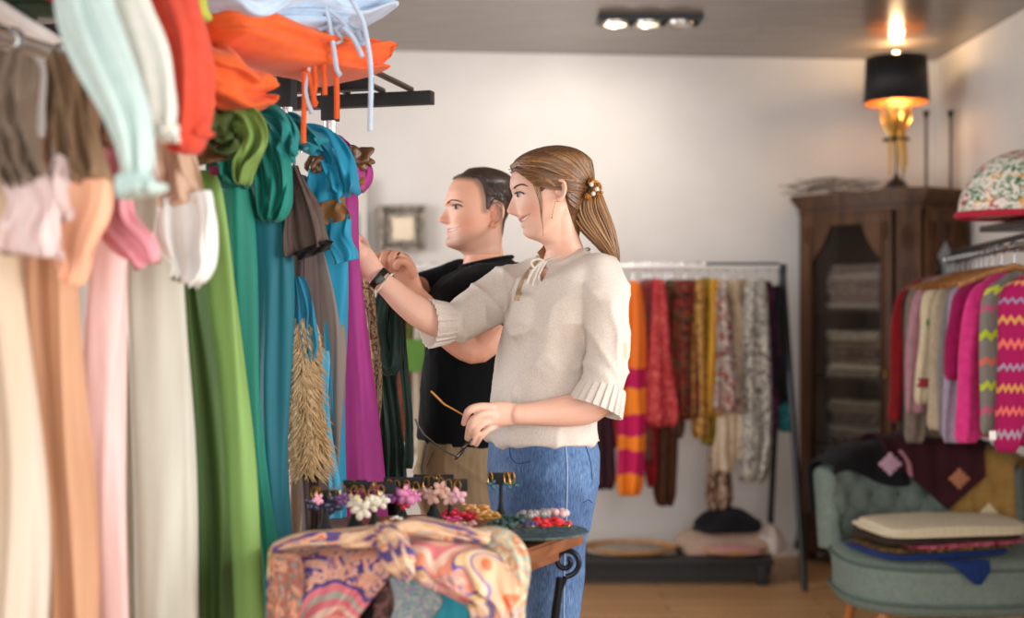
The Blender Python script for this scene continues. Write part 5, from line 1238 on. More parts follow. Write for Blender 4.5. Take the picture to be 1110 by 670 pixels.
rows('brown_border', [(622, 402, 426), (660, 402, 426), (700, 402, 426), (750, 402, 426)], motif(['4a2f2c', '6a4a44', '3a2624'], 30), 2.255, thick=.02, pleats=1, amp=.002, parent=r, seed=10)
r = empty('black_shawl', P(400, 650, 2.29), label='plain black cloth glimpsed in the gap beneath the paisley shawl', cat='shawl')
rows('hanging_length', [(612, 350, 420), (660, 340, 412), (750, 330, 412)], fab('121013'), 2.29, thick=.03, pleats=2, amp=.004, parent=r, seed=11)

# ------------------------------------------------------------------ earring stands, earrings, jewellery plate
m_vel = flat('111214', .8)
def table_pt(px, d): return Vector(((px - CX) / F * d, d, TZ))
def px_z(py, d): return EYE - (py - CY) / F * d
stand0 = None; SL = 'black earring stands in a row on the table'
stands = [(352, 533, 30, 2.52, 'black earring stand at the left end, holding navy flower earrings'), (385, 522, 26, 2.60, 'black earring stand behind the white flower earrings, second from left'),
          (406, 524, 46, 2.56, 'wide black earring stand with the white blossom earrings'), (436, 519, 40, 2.64, 'black earring stand with pink flower earrings, in the middle of the row'),
          (470, 516, 44, 2.70, 'black earring stand behind the blush earrings'), (488, 521, 38, 2.60, 'black earring stand at the right end of the row with blush petal earrings'),
          (543, 514, 28, 2.66, 'lone black earring stand in front of the jeans, with two teal pendants')]
for i, (px, py, w, d, lab) in enumerate(stands):
    x = (px - CX) / F * d; zt = px_z(py, d); ww = w / F * d
    r = empty('earring_stand', (x, d, TZ), label=lab, cat='earring stand', group=SL)
    MB().box((x, d, zt - .009), (ww, .012, .024), bev=.002).build('display_bar', m_vel, r)
    MB().tube([(x, d, zt - .02), (x, d, TZ + .03)], .004, 8).build('stem', m_vel, r)
    MB().lathe((x, d, TZ), [(.030, 0), (.028, .006), (.006, .058), (.004, .07)], 20).build('cone_base', m_vel, r)
mgold = flat('b88a3e', .25, 1.0)
def petal_flower(c, R_, mat, parent, n=5, seed=0, name='flower'):
    rs = random.Random(seed); mb = MB(); rt_ = rs.uniform(0, 6)
    for k in range(n):
        a = rt_ + 2 * math.pi * k / n + rs.uniform(-.2, .2)
        mb.sphere(Vector(c) + Vector((math.cos(a) * R_ * .58, rs.uniform(-.3, .3) * R_, math.sin(a) * R_ * .58)), R_ * .52, 8, (1.1, .35, .72), Matrix.Rotation(-a + rs.uniform(-.3, .3), 3, 'Y'))
    mb.sphere(c, R_ * .25, 8); return mb.build(name, mat, parent, smooth=True)
EG = 'flower earrings hanging on the black stands'
navy = flat('262542', .3); maroon = flat('6a1c44', .3); cream_ = flat('e4dcc4', .4); pkl = flat('e58ab8', .35); pur = flat('a84aa0', .35); blush = flat('dfb0a0', .35); tealg = flat('2d5f63', .2); redp = flat('c02038', .35); lil = flat('c8a0d8', .35)
ear = [  # px, hook y, flower y, d, radius px, colour, material, words
 (341, 528, 546, 2.50, 9, navy, 'navy flower earring, leftmost on the stand at the left end'),
 (345, 528, 541, 2.485, 6, flat('e0a0b0', .35), 'pale pink small flower earring beside the leftmost navy one'),
 (361, 528, 547, 2.50, 11, navy, 'navy flower earring hanging second from left'),
 (371, 526, 541, 2.49, 7, flat('5a2a5a', .3), 'plum flower earring at the right edge of the left stand'),
 (383, 521, 536, 2.57, 8, maroon, 'maroon cluster earring on the second stand'),
 (392, 526, 538, 2.52, 9, maroon, 'maroon flower earring with a white centre bead'),
 (384, 527, 545, 2.51, 9, cream_, 'white blossom earring at the left of the wide stand'),
 (392, 530, 552, 2.50, 11, cream_, 'large white blossom earring hanging lowest on the wide stand'),
 (403, 528, 546, 2.51, 9, cream_, 'white blossom earring in the middle of the wide stand'),
 (413, 526, 543, 2.51, 9, cream_, 'white blossom earring at the right of the wide stand'),
 (406, 522, 531, 2.53, 7, maroon, 'dark purple bead earring above the white blossoms'),
 (422, 520, 533, 2.60, 8, lil, 'lilac flower earring on the middle stand'),
 (430, 521, 538, 2.60, 9, pur, 'violet pink flower earring on the middle stand'),
 (441, 521, 537, 2.59, 11, pkl, 'large bright pink flower earring in the middle of the row'),
 (451, 523, 539, 2.59, 6, pkl, 'small bright pink flower earring right of the large one'),
 (438, 530, 546, 2.60, 7, redp, 'crimson petal earring below the large pink flower'),
 (462, 517, 534, 2.66, 6, blush, 'small blush earring at the left of the back stand'),
 (468, 516, 538, 2.62, 9, blush, 'blush blossom earring with a gold drop, left of the right-end stand'),
 (478, 518, 531, 2.58, 9, blush, 'blush petal earring on the left of the right-end stand'),
 (486, 520, 540, 2.57, 8, blush, 'blush petal earring hanging in the middle of the right-end stand'),
 (496, 521, 538, 2.56, 9, flat('dba8b4', .35), 'long dusty rose petal earring at the right end of the row'),
 (475, 514, 524, 2.66, 4, flat('2f8a5a', .3), 'tiny green stone earring on the back stand')]
for i, (px, hy, fy, d, rp, mt, lab) in enumerate(ear):
    c = P(px, fy, d); r = empty('flower_earring', c, label=lab, cat='earring', group=EG)
    petal_flower(c, rp / F * d, mt, r, seed=i)
    h = P(px, hy, d); Rr = max(.004, min(.013, (c.z + rp / F * d * .3 + .004 - h.z) * -.5))
    mb = MB().tube([(h.x + Rr * .55 * math.cos(a), h.y, h.z - Rr + Rr * math.sin(a) * 1.05) for a in np.linspace(0, 2 * math.pi, 18)], .0013, 6, cap=False); mb.build('gold_hoop', mgold, r)
for i, (px, lab) in enumerate([(531, 'teal pendant earring with gold hoop, left on the lone stand'), (549, 'teal pendant earring with gold hoop, middle of the lone stand'), (555, 'teal pendant earring with gold hoop, right on the lone stand')]):
    d = 2.64; c = P(px + 2, 525, d); h = P(px, 512, d); r = empty('pendant_earring', c, label=lab, cat='earring', group='teal pendant earrings')
    MB().tube([(h.x + .005 * math.cos(a), h.y, h.z - .012 + .013 * math.sin(a)) for a in np.linspace(0, 2 * math.pi, 22)], .0014, 6, cap=False).build('gold_hoop', mgold, r)
    petal_flower(c, .010, tealg, r, n=3, seed=i, name='pendant')
# plate
pc = table_pt(575, 2.64)
plate = empty('jewellery_plate', (pc.x + .0, 2.64, TZ), label='oval dark green mottled plate of jewellery at the right corner of the table', cat='plate')
mb = MB(); mb.lathe((pc.x, 2.63, TZ), [(.05, 0), (.06, .002), (.098, .010), (.118, .015), (.116, .018), (.095, .013), (.05, .006), (0, .005)], 48, flat=.85)
mb.build('dish', motif(['1d2a26', '37504a', '5a706a', '24332e'], 40, rough=.3), plate)
cof = motif(['c02038', 'd83850', 'b01830'], 60, rough=.4)
JG = 'beaded and petalled jewellery lying on the plate'
def cluster(name, px, py, d, R_, n, mat, label, cat, kind='bead', seed=0):
    rs = random.Random(seed); c = P(px, py, d); c.z = max(c.z, TZ + .016); r = empty(name, c, label=label, cat=cat, group=JG)
    mb = MB(); m2 = MB()
    for k in range(n):
        a = 2 * math.pi * k / n; p = c + Vector((math.cos(a) * R_, math.sin(a) * R_ * .6, rs.uniform(-.002, .004)))
        if kind == 'bead': mb.sphere(p, R_ * .58, 10)
        else:
            for j in range(4):
                b2 = rs.uniform(0, 6.28); mb.sphere(p + Vector((math.cos(b2), math.sin(b2) * .6, 1.1 * rs.uniform(-.3, 1.5))) * R_ * .35, R_ * .36, 7, (1, .7, .45), Matrix.Rotation(rs.uniform(-1, 1), 3, 'X'))
    mb.build('beads' if kind == 'bead' else 'petals', mat, r, smooth=True)
    MB().tube([c + Vector((math.cos(a) * R_, math.sin(a) * R_ * .6, -.003)) for a in np.linspace(0, 2 * math.pi, 20)], .0012, 6, cap=False).build('wire', mgold, r)
m_gb = flat('e8e0dc', .08); m_gb.node_tree.nodes['Principled BSDF'].inputs['Transmission Weight'].default_value = .7
cluster('bead_bracelet', 571, 559, 2.60, .014, 6, m_gb, 'clear glass bead bracelet near the middle of the plate', 'bracelet', seed=1)
cluster('bead_bracelet', 585, 558, 2.62, .015, 6, m_gb, 'clear glass bead bracelet right of the middle of the plate', 'bracelet', seed=2)
cluster('bead_bracelet', 606, 556, 2.66, .014, 6, flat('e8b8b8', .1), 'blush glass bead bracelet at the far right of the plate', 'bracelet', seed=3)
cluster('petal_brooch', 594, 568, 2.57, .020, 7, flat('d8262c', .35), 'bright red petalled brooch at the right of the plate', 'brooch', 'petal', 4)
cluster('petal_brooch', 612, 568, 2.62, .012, 6, flat('e05058', .35), 'small coral red brooch at the right rim of the plate', 'brooch', 'petal', 14)
cluster('petal_brooch', 558, 566, 2.56, .020, 7, flat('2f4f48', .4), 'dark green leafy brooch standing on the plate', 'brooch', 'petal', 5)
cluster('petal_brooch', 543, 573, 2.54, .020, 7, flat('33504a', .4), 'dark green leafy brooch at the left rim of the plate', 'brooch', 'petal', 6)
cluster('petal_brooch', 574, 569, 2.55, .010, 6, flat('4a4878', .3), 'violet blue petal brooch in the middle of the plate', 'brooch', 'petal', 7)
cluster('petal_brooch', 498, 561, 2.60, .022, 8, cof, 'crimson flower cluster behind the shawl, left of the gold one', 'brooch', 'petal', 8)
cluster('petal_brooch', 490, 564, 2.57, .012, 6, flat('e0508a', .35), 'hot pink small flower at the left of the crimson cluster', 'brooch', 'petal', 9)
cluster('petal_brooch', 505, 571, 2.52, .014, 6, flat('dba0a0', .3), 'pale rose bead flower in front of the crimson cluster', 'brooch', 'petal', 10)
cluster('petal_brooch', 515, 555, 2.62, .020, 9, flat('e8b070', .3, .4), 'gold and peach bead cluster behind the crimson one', 'brooch', 'petal', 11)
cluster('petal_brooch', 530, 562, 2.58, .016, 8, flat('e0a860', .3, .4), 'gold bead cluster beside the black cone of the lone stand', 'brooch', 'petal', 12)
cluster('petal_brooch', 430, 563, 2.46, .008, 4, flat('ece4d8', .3), 'tiny white shell lying on the shawl', 'shell', 'petal', 13)
# ------------------------------------------------------------------ people
from mathutils import noise
from mathutils.bvhtree import BVHTree
def on_surf(bvh, x, y, off=.001):
    o = Vector((0, 0, EYE)); dr = (P(x, y, 3) - o).normalized(); h = bvh.ray_cast(o, dr); return (h[0] - dr * off) if h[0] else P(x, y, 2.95)
def remesh(mb, voxel, smooth=4, fac=.5, disp=None):
    me = bpy.data.meshes.new('t'); me.from_pydata([tuple(v) for v in mb.v], [], mb.f); me.update()
    o = bpy.data.objects.new('t', me); COL.objects.link(o)
    bm = bmesh.new(); bm.from_mesh(me); bmesh.ops.recalc_face_normals(bm, faces=bm.faces); bm.to_mesh(me); bm.free()
    m = o.modifiers.new('r', 'REMESH'); m.mode = 'VOXEL'; m.voxel_size = voxel
    if smooth: s = o.modifiers.new('s', 'SMOOTH'); s.factor = fac; s.iterations = smooth
    dg = bpy.context.evaluated_depsgraph_get(); dg.update()
    r = bpy.data.meshes.new_from_object(o.evaluated_get(dg))
    bpy.data.objects.remove(o); bpy.data.meshes.remove(me)
    vs = [v.co.copy() for v in r.vertices]
    if disp:
        ns = [v.normal.copy() for v in r.vertices]; vs = [v + n * disp(v, n) for v, n in zip(vs, ns)]
    fs = [tuple(p.vertices) for p in r.polygons]; bpy.data.meshes.remove(r)
    return vs, fs
def limb(mb, pts, n=20, flat=1.0, up=None, samples=26):
    """pts: (photo x, photo y, distance, radius m)"""
    q = crom([(a, b, c, r) for a, b, c, r in pts], samples)
    P3 = [P(a, b, c) for a, b, c, r in q]; R = [r for *_, r in q]
    mb.tube(P3, R, n, flat=flat, up=up)
    mb.sphere(P3[0], R[0] * .98, 14); mb.sphere(P3[-1], R[-1] * .98, 14)
def torso(mb, secs, d, yaw, n=48, samples=40, e=2.3, cap=True, tilt=0.0):
    """secs: (photo y, centre x, front half depth m, side half width m)"""
    q = crom([(b, a, c, s) for a, b, c, s in secs], samples); vs = []
    f = Vector((math.cos(yaw), math.sin(yaw), 0)); s_ = Vector((-f.y, f.x, 0))
    for (px, py, a, b) in q:
        c = P(px, py, d)
        for k in range(n):
            t = 2 * math.pi * k / n; u, v = math.cos(t), math.sin(t)
            u = abs(u) ** (2 / e) * (1 if u > 0 else -1); v = abs(v) ** (2 / e) * (1 if v > 0 else -1)
            p_ = c + f * a * u + s_ * b * v; p_.z += tilt * (p_.x - c.x) * max(0, 1 - (py - secs[0][0]) / 45); vs.append(p_)
    m = len(q)
    fs = [(i * n + k, i * n + (k + 1) % n, (i + 1) * n + (k + 1) % n, (i + 1) * n + k) for i in range(m - 1) for k in range(n)]
    if cap: fs += [tuple(range(n - 1, -1, -1)), tuple((m - 1) * n + k for k in range(n))]
    mb.add(vs, fs)

class Head:
    """profile-driven head; rows give, per photo row, the front and back of the head and half width"""
    def __init__(s, base, mid, d, yaw=0.0, pivot=None, top=14.0, ctop=604.0, jaw=None):
        s.base = np.array(base, float); s.mid = np.array(mid, float); s.d = d; s.yaw = yaw; s.sc = d / F
        s.pivot = pivot or float(np.mean(s.base[3:8, 1] * .45 + s.base[3:8, 2] * .55))
        s.feat = []; s.top = top; s.ctop = ctop; s.jaw = jaw
        ys = np.linspace(s.base[0, 0], s.base[-1, 0], 400)
        def sm(a, k): 
            ke = np.hanning(k + 2)[1:-1]; ke /= ke.sum(); p = np.pad(a, k // 2, 'edge'); return np.convolve(p, ke, 'valid')[:len(a)]
        s.ys = ys; s.f = sm(np.interp(ys, s.base[:, 0], s.base[:, 1]), 15); s.b = sm(np.interp(ys, s.base[:, 0], s.base[:, 2]), 31); s.w = sm(np.interp(ys, s.base[:, 0], s.base[:, 3]), 31)
        s.m = sm(np.interp(ys, s.mid[:, 0], s.mid[:, 1]), 5)
        s.sg = sm(np.interp(ys, s.mid[:, 0], s.mid[:, 2]), 15)
    def local(s, py, th, off=0.0):
        f = np.interp(py, s.ys, s.f); b = np.interp(py, s.ys, s.b); w = np.interp(py, s.ys, s.w); m = np.interp(py, s.ys, s.m); sg = np.interp(py, s.ys, s.sg)
        tt = (py - s.ys[0]) / s.top
        if tt < 1:
            g = math.sqrt(max(0, 1 - (1 - max(0, tt)) ** 2.3)); ct = s.ctop; f = ct + (f - ct) * g; b = ct + (b - ct) * g; m = ct + (m - ct) * g; w *= g
        xc = f + .56 * (b - f); c, sn = math.cos(th), math.sin(th)
        if c > 0: e = 2 / 2.15; x = xc - (xc - f) * abs(c) ** e
        else: e = 2 / 2.2; x = xc + (b - xc) * abs(c) ** e
        lat = w * abs(sn) ** e * (1 if sn > 0 else -1)
        if s.jaw:
            (jx0, jy0), (jx1, jy1) = s.jaw; jl = jy0 + (jy1 - jy0) * max(0, min(1.15, (x - jx0) / (jx1 - jx0))) ** 1.3
            q = max(0, min(1, (py - jl) / 8)); q = q * q * (3 - 2 * q); fade = max(0, min(1, (s.jaw[0][1] + 22 - py) / 16)); lat *= 1 - .17 * q * fade * max(0, min(1, (jx1 + 14 - x) / 12))
            q2 = max(0, 1 - abs(py - jl + 3) / 6) * max(0, min(1, (jx1 + 10 - x) / 10)); lat *= 1 + .03 * q2
        if c > 0: x += (m - f) * math.exp(-(lat / sg) ** 2)
        X = (x - s.pivot) * s.sc; Z = EYE - (py - CY) * s.sc
        for (kx, kl, kz, rl, rz, amp, side) in s.feat:
            if c > -.2:
                g = math.exp(-((abs(lat) - kl) / rl) ** 2 - ((py - kz) * s.sc / rz) ** 2); X += amp * g
        # lateral offset outward
        if off:
            n = Vector((-(c) / max(.02, (xc - f) * s.sc), sn / max(.02, w))); n.normalize(); X += n.x * off; lat += n.y * off
        return X, lat, Z
    def world(s, py, th, off=0.0):
        X, l, Z = s.local(py, th, off); return s.to(X, l, Z)
    def to(s, X, l, Z):
        # lat > 0 is the side away from the camera
        c, sn = math.cos(s.yaw), math.sin(s.yaw)
        return Vector(((s.pivot - CX) * s.sc + X * c - l * sn, s.d + X * sn + l * c, Z))
    def near(s, px, py, off=0.0, side=-1):
        """surface point on the camera side for a profile position"""
        lo, hi = 0.02, math.pi - .02; 
        for _ in range(26):
            mi = (lo + hi) / 2; X, l, Z = s.local(py, mi * side)
            if X / s.sc + s.pivot < px: lo = mi
            else: hi = mi
        return s.world(py, mi * side, off)
    def mesh(s, n=150, m=170, offf=None):
        vs = []; y0, y1 = s.base[0, 0], s.base[-1, 0]
        for i in range(m + 1):
            t = i / m; py = y0 + (y1 - y0) * (t if t > .12 else t * t / .12 * 1.0)
            for k in range(n):
                th = 2 * math.pi * k / n
                if th > math.pi: th -= 2 * math.pi
                o = 0
                if offf: X, l, Z = s.local(py, th); o = offf(X / s.sc + s.pivot, py, l)
                p = s.world(py, th, o)
                if offf and t < .12: p.z += max(0, o) * (1 - t / .12)
                vs.append(p)
        fs = [(i * n + k, (i + 1) * n + k, (i + 1) * n + (k + 1) % n, i * n + (k + 1) % n) for i in range(m) for k in range(n)]
        fs += [tuple(range(n)), tuple(m * n + k for k in range(n - 1, -1, -1))]
        return vs, fs

def inpoly(x, y, poly):
    c = False; n = len(poly)
    for i in range(n):
        x1, y1 = poly[i]; x2, y2 = poly[(i + 1) % n]
        if (y1 > y) != (y2 > y) and x < (x2 - x1) * (y - y1) / (y2 - y1) + x1: c = not c
    return c
def dpoly(x, y, poly):
    d = 1e9; n = len(poly)
    for i in range(n):
        x1, y1 = poly[i]; x2, y2 = poly[(i + 1) % n]; dx, dy = x2 - x1, y2 - y1
        t = max(0, min(1, ((x - x1) * dx + (y - y1) * dy) / (dx * dx + dy * dy + 1e-9))); d = min(d, math.hypot(x - x1 - t * dx, y - y1 - t * dy))
    return d if inpoly(x, y, poly) else -d

def skin_mat(name, base, blush, lip):
    m, nt, b = nm(name); at = node(nt, 'ShaderNodeVertexColor'); at.layer_name = 'tint'
    n = node(nt, 'ShaderNodeTexNoise'); n.inputs['Scale'].default_value = 60; nt.links.new(coord(nt), n.inputs['Vector'])
    sep = node(nt, 'ShaderNodeSeparateColor'); nt.links.new(at.outputs[0], sep.inputs[0])
    m1 = node(nt, 'ShaderNodeMix', data_type='RGBA'); m1.inputs[6].default_value = srgb(base); m1.inputs[7].default_value = srgb(blush); nt.links.new(sep.outputs[0], m1.inputs[0])
    m2 = node(nt, 'ShaderNodeMix', data_type='RGBA'); m2.inputs[7].default_value = srgb(lip); nt.links.new(m1.outputs[2], m2.inputs[6]); nt.links.new(sep.outputs[1], m2.inputs[0])
    m3 = node(nt, 'ShaderNodeMix', data_type='RGBA'); m3.inputs[7].default_value = srgb('7d6152'); nt.links.new(m2.outputs[2], m3.inputs[6]); nt.links.new(sep.outputs[2], m3.inputs[0])
    nt.links.new(m3.outputs[2], b.inputs['Base Color']); b.inputs['Roughness'].default_value = .48; b.inputs['Subsurface Weight'].default_value = .12
    b.inputs['Subsurface Radius'].default_value = (.012, .005, .003); b.inputs['Subsurface Scale'].default_value = .6; b.inputs['Specular IOR Level'].default_value = .4
    bump(nt, b, n.outputs['Fac'], .06, .001); return m
def body_mesh(parts, mat, parent, tint):
    vs = []; fs = []
    for v, f in parts: n = len(vs); vs += list(v); fs += [tuple(i + n for i in q) for q in f]
    o = mesh_obj('body', vs, fs, mat, parent, True)
    ca = o.data.color_attributes.new('tint', 'FLOAT_COLOR', 'POINT'); arr = np.zeros((len(vs), 4), np.float32); arr[:, 3] = 1
    for i, v in enumerate(vs): t_ = tint(v); arr[i, :len(t_)] = t_
    ca.data.foreach_set('color', arr.ravel()); return o
def digits(mb, fingers, r0=.0088):
    """fingers: lists of (x, y, distance) joints; tapered, with knuckles"""
    for j in fingers:
        r = j[0][3] if len(j[0]) > 3 else r0; q = crom([(a[0], a[1], a[2]) for a in j], 22); L_ = len(q)
        R = [r * (1.08 - .30 * i / (L_ - 1) + .05 * math.cos(i / (L_ - 1) * 6.28 * 1.5)) for i in range(L_)]
        mb.tube([P(*p) for p in q], R, 12); mb.sphere(P(*q[-1]), R[-1] * .99, 10); mb.sphere(P(*q[0]), R[0], 10)
def ear(H_, px, py, hpx, parts, lean=.12):
    """outer ear on the camera side and its twin"""
    for side in (-1, 1):
        mb = MB(); c = H_.near(px, py, .004, side); h = hpx * H_.sc; sg = side
        def E(a, r, o): # in-plane coordinates: x back, z up
            x = math.cos(a) * r * .58; z = math.sin(a) * r
            X = x * h / 2 + z * h / 2 * lean; 
            return c + Vector((X * math.cos(H_.yaw) + 0, sg * o + X * .35 * sg, z * h / 2))
        rim = [E(a, 1.0, .010) for a in np.linspace(-2.0, 2.7, 26)]; rim = [E(2.75, .5, .003)] + rim[::-1]
        mb.tube(rim, [.002] + [.0042] * 20 + [.005, .0055, .0058, .0058, .005, .004], 8)
        mb.sphere(c + Vector((.001, sg * .002, 0)), h * .46, 12, (.55, .16, .95))
        mb.tube([E(a, .62, .008) for a in np.linspace(-1.3, 1.6, 14)], .0032, 8)
        mb.sphere(E(math.pi * 1.05, .72, .006), .0045, 8, (.7, .8, 1.2)); mb.sphere(E(-1.75, .85, .008), h * .13, 8, (1, .5, 1))
        v, f = remesh(mb, .0011, 3); parts.append((v, f))
def strands(name, paths, mat, parent, r=.0022, n=5, taper=True):
    mb = MB()
    for p in paths:
        L_ = len(p); R = [r * (min(1, .35 + 3 * i / L_)) * (1 if not taper else max(.15, min(1, 3.2 * (1 - i / (L_ - 1)) + .1))) for i in range(L_)]; mb.tube(p, R, n, cap=False)
    return mb.build(name, mat, parent, smooth=True)
def hair_mat(c1, c2, sc=(90, 90, 6)):
    m, nt, b = nm('hair'); n = node(nt, 'ShaderNodeTexNoise'); n.inputs['Scale'].default_value = 1.0; n.inputs['Detail'].default_value = 4
    nt.links.new(coord(nt, 'Object', sc), n.inputs['Vector']); r = ramp(nt, [(.3, c1), (.7, c2)]); nt.links.new(n.outputs['Fac'], r.inputs[0])
    nt.links.new(r.outputs[0], b.inputs['Base Color']); b.inputs['Roughness'].default_value = .36; b.inputs['Specular IOR Level'].default_value = .55
    bump(nt, b, n.outputs['Fac'], .5, .002); return m
m_eye = flat('b4a69c', .2); m_iris = flat('2c2018', .1); m_lash = flat('1c120e', .6); m_teeth = flat('f2ece4', .2)

# ================================================================= woman
wd = 3.08
woman = empty('person', (P(590, 0, wd).x, wd, 0), label='woman in cream linen blouse and blue jeans, reaching left, holding eyeglasses low', cat='person')
baseW = [(163, 572, 632, .062), (172, 565, 634, .066), (180, 560, 636, .070), (190, 556, 638, .0745), (200, 555, 637.5, .077), (208, 556.5, 635, .077), (216, 558.5, 631, .0755), (224, 560, 627, .073),
         (232, 561.5, 624.5, .070), (240, 564, 624, .066), (248, 567, 625.5, .060), (254, 569.5, 627, .054), (258, 573, 628, .050), (261, 581, 629.5, .049), (265, 588.5, 631, .049), (272, 592, 633, .050), (282, 592, 637, .058), (296, 586, 646, .075), (310, 580, 650, .08)]
midW = [(163, 572, .03), (172, 565, .03), (180, 559, .03), (190, 554, .03), (197, 552.7, .03), (203, 552.6, .025), (207.5, 554.2, .016), (213, 555.8, .010), (218, 553.6, .009), (224, 551.2, .0105), (228.5, 549.3, .0125), (231.2, 550.2, .0135), (233.4, 555.8, .014), (235.3, 561.2, .018), (237.5, 562.0, .021),
        (239.5, 562.6, .021), (241.2, 565.6, .022), (243, 564.6, .021), (245.5, 564.6, .020), (248.3, 567.2, .02), (251, 566.9, .02), (254.5, 567.6, .02), (257.5, 570.8, .02), (259.5, 576, .02), (262, 584, .02), (266, 590, .02), (272, 592, .02), (310, 580, .02)]
HW = Head(baseW, midW, 3.06, yaw=math.radians(3), jaw=((572, 259), (604, 233)))
HW.feat = [(0, .031, 212, .012, .009, .0055, 1), (0, .012, 230.5, .0055, .006, -.0035, 1), (0, .044, 226, .018, .012, -.0045, 1), (0, .030, 235, .012, .010, -.003, 1)]
parts = [HW.mesh()]
ear(HW, 603, 210, 20, parts)
mb = MB()
# near arm and hand
limb(mb, [(652, 305, 2.95, .046), (660, 350, 2.93, .043), (660, 395, 2.92, .040), (650, 430, 2.91, .039), (636, 441, 2.91, .040), (610, 446, 2.90, .035), (585, 448, 2.89, .028), (566, 449, 2.88, .0245), (560, 449, 2.88, .025)], flat=.92)
limb(mb, [(566, 449.5, 2.88, .0225), (550, 449, 2.875, .027), (538, 449, 2.87, .029), (531, 450, 2.87, .027)], flat=.62, up=(0, 1, 0))
digits(mb, [[(534, 442, 2.862, .0098), (519, 441, 2.85), (508, 446, 2.845), (503, 459, 2.862)],
            [(535, 448, 2.858, .0098), (521, 450, 2.84), (511, 459, 2.838), (506.5, 475, 2.86)],
            [(536, 455, 2.862, .0094), (524, 459, 2.845), (515.5, 467, 2.842), (511.5, 480, 2.862)],
            [(537, 461, 2.872, .0086), (529, 466, 2.858), (521, 473, 2.855), (516, 482, 2.872)],
            [(548, 440, 2.90, .0105), (530, 443, 2.925), (517, 452, 2.92), (508, 457, 2.89)]])
# far arm and hand
limb(mb, [(588, 300, 3.24, .046), (545, 320, 3.22, .036), (505, 345, 3.16, .033), (482, 351, 3.13, .035), (462, 343, 3.11, .038), (440, 328, 3.11, .034), (420, 310, 3.11, .027), (410, 302, 3.11, .0245)], flat=.92)
limb(mb, [(413, 304, 3.11, .0235), (402, 291, 3.11, .028), (393, 279, 3.11, .030), (389, 274, 3.11, .027)], flat=.6, up=(0, 1, 0))
digits(mb, [[(391, 269, 3.10, .0092), (385, 261, 3.09), (378, 258, 3.075), (372, 263, 3.05)], [(388, 272, 3.10, .0092), (380, 266, 3.08), (373, 266, 3.06), (368, 273, 3.04)], [(385, 278, 3.10, .0090), (377, 274, 3.08), (371, 277, 3.06), (368, 284, 3.05)],
            [(384, 284, 3.11, .0082), (377, 284, 3.09), (372, 287, 3.08), (371, 293, 3.07)], [(398, 272, 3.12, .010), (394, 262, 3.14), (388, 258, 3.14), (382, 262, 3.12)]])
parts.append(remesh(mb, .0026, 3))
mb = MB(); torso(mb, [(290, 606, .055, .09), (306, 606, .080, .13), (325, 606, .092, .15), (390, 592, .08, .135), (470, 588, .10, .155), (540, 588, .10, .16), (575, 590, .085, .15)], wd, math.radians(19))
for dd, x0 in ((2.985, 603), (3.175, 586)):
    limb(mb, [(x0 - 6, 545, dd, .066), (x0 - 4, 620, dd, .058), (x0 - 4, 727, dd, .050), (x0 + 2, 820, dd, .046), (x0 + 4, CY + 1.25 / dd * F, dd, .034)])
parts.append(remesh(mb, .011, 2))
m_skin = skin_mat('skin_fair', 'e6b79f', 'df9c84', 'c67468')
def lipW(v):
    X = v.x / HW.sc * 1 + CX; py = CY - (v.z - EYE) / HW.sc
    xx = (v.x) / v.y * F + CX
    if v.z < 1.50 or xx > 640: 
        return (.15, 0)
    cheek = math.exp(-((X - 576) / 9) ** 2 - ((py - 228) / 8) ** 2) * .8 + .5 * math.exp(-((X - 553) / 4) ** 2 - ((py - 229) / 4) ** 2) + .5 * math.exp(-((X - 603) / 7) ** 2 - ((py - 210) / 10) ** 2)
    lc = 240.6 - max(0, X - 563) * .72; up = abs(py - lc)
    lip = max(0, min(1, (3.9 - up - max(0, X - 565) * .38) / 1.2)) if X < 573 and py < 249 and py > 232 and v.y < 3.06 + .03 and not (X < 560) else 0
    return (min(1, cheek), lip)
body_mesh(parts, m_skin, woman, lipW)
# face details
def face(HH, eye_, brow, lash, mouth=None, teeth=None, root=None, browm=None, er=.0112):
    for side in (-1, 1):
        c = HH.near(eye_[0], eye_[1], -.0078, side); MB().sphere(c, er, 16).build('eye', m_eye, root, smooth=True)
        ip = HH.near(eye_[0] - 1.2, eye_[1] + .2, .002, side); dr = (ip - c).normalized(); 
        MB().sphere(c + dr * (er * .60), er * .66, 12).build('iris', m_iris, root, smooth=True)
        mb = MB().tube([HH.near(x, y, .0022, side) for x, y in crom([p + (0,) for p in lash], 14)[:, :2]], [.0008] + [.0019] * 12 + [.0006], 6); mb.build('eyelashes', m_lash, root)
        mb = MB(); q = crom([p + (0,) for p in brow], 16)[:, :2]; mb.tube([HH.near(x, y, .0012, side) for x, y in q], [.0009] + [.0020] * 6 + [.0019] * 5 + [.0014, .0010, .0007, .0004], 8, flat=.8); mb.build('eyebrow', browm, root)
m_hw = hair_mat('5c3c26', 'a67a4c', (160, 160, 26)); m_hwd = hair_mat('4a3020', '7c5534', (160, 160, 26))
face(HW, (561.5, 212), [(556.5, 205.6), (560, 203.2), (565, 202.4), (571, 205)], [(558, 211), (560, 210), (563.5, 210.2), (567.5, 212.8)], root=woman, browm=flat('5a3826', .8), er=.0105)
for side in (-1, 1):
    MB().tube([HW.near(x, y, .0008, side) for x, y in ((565, 240.0), (567, 239.0), (569.5, 237.2), (571.5, 235.4))], [.0010, .0015, .0012, .0005], 8).build('teeth', m_teeth, woman)
    MB().tube([HW.near(x, y, .0006, side) for x, y in ((571, 236), (572.5, 234.2), (573, 232.5))], [.0006, .001, .0004], 6).build('smile_crease', flat('c88a76', .6), woman)
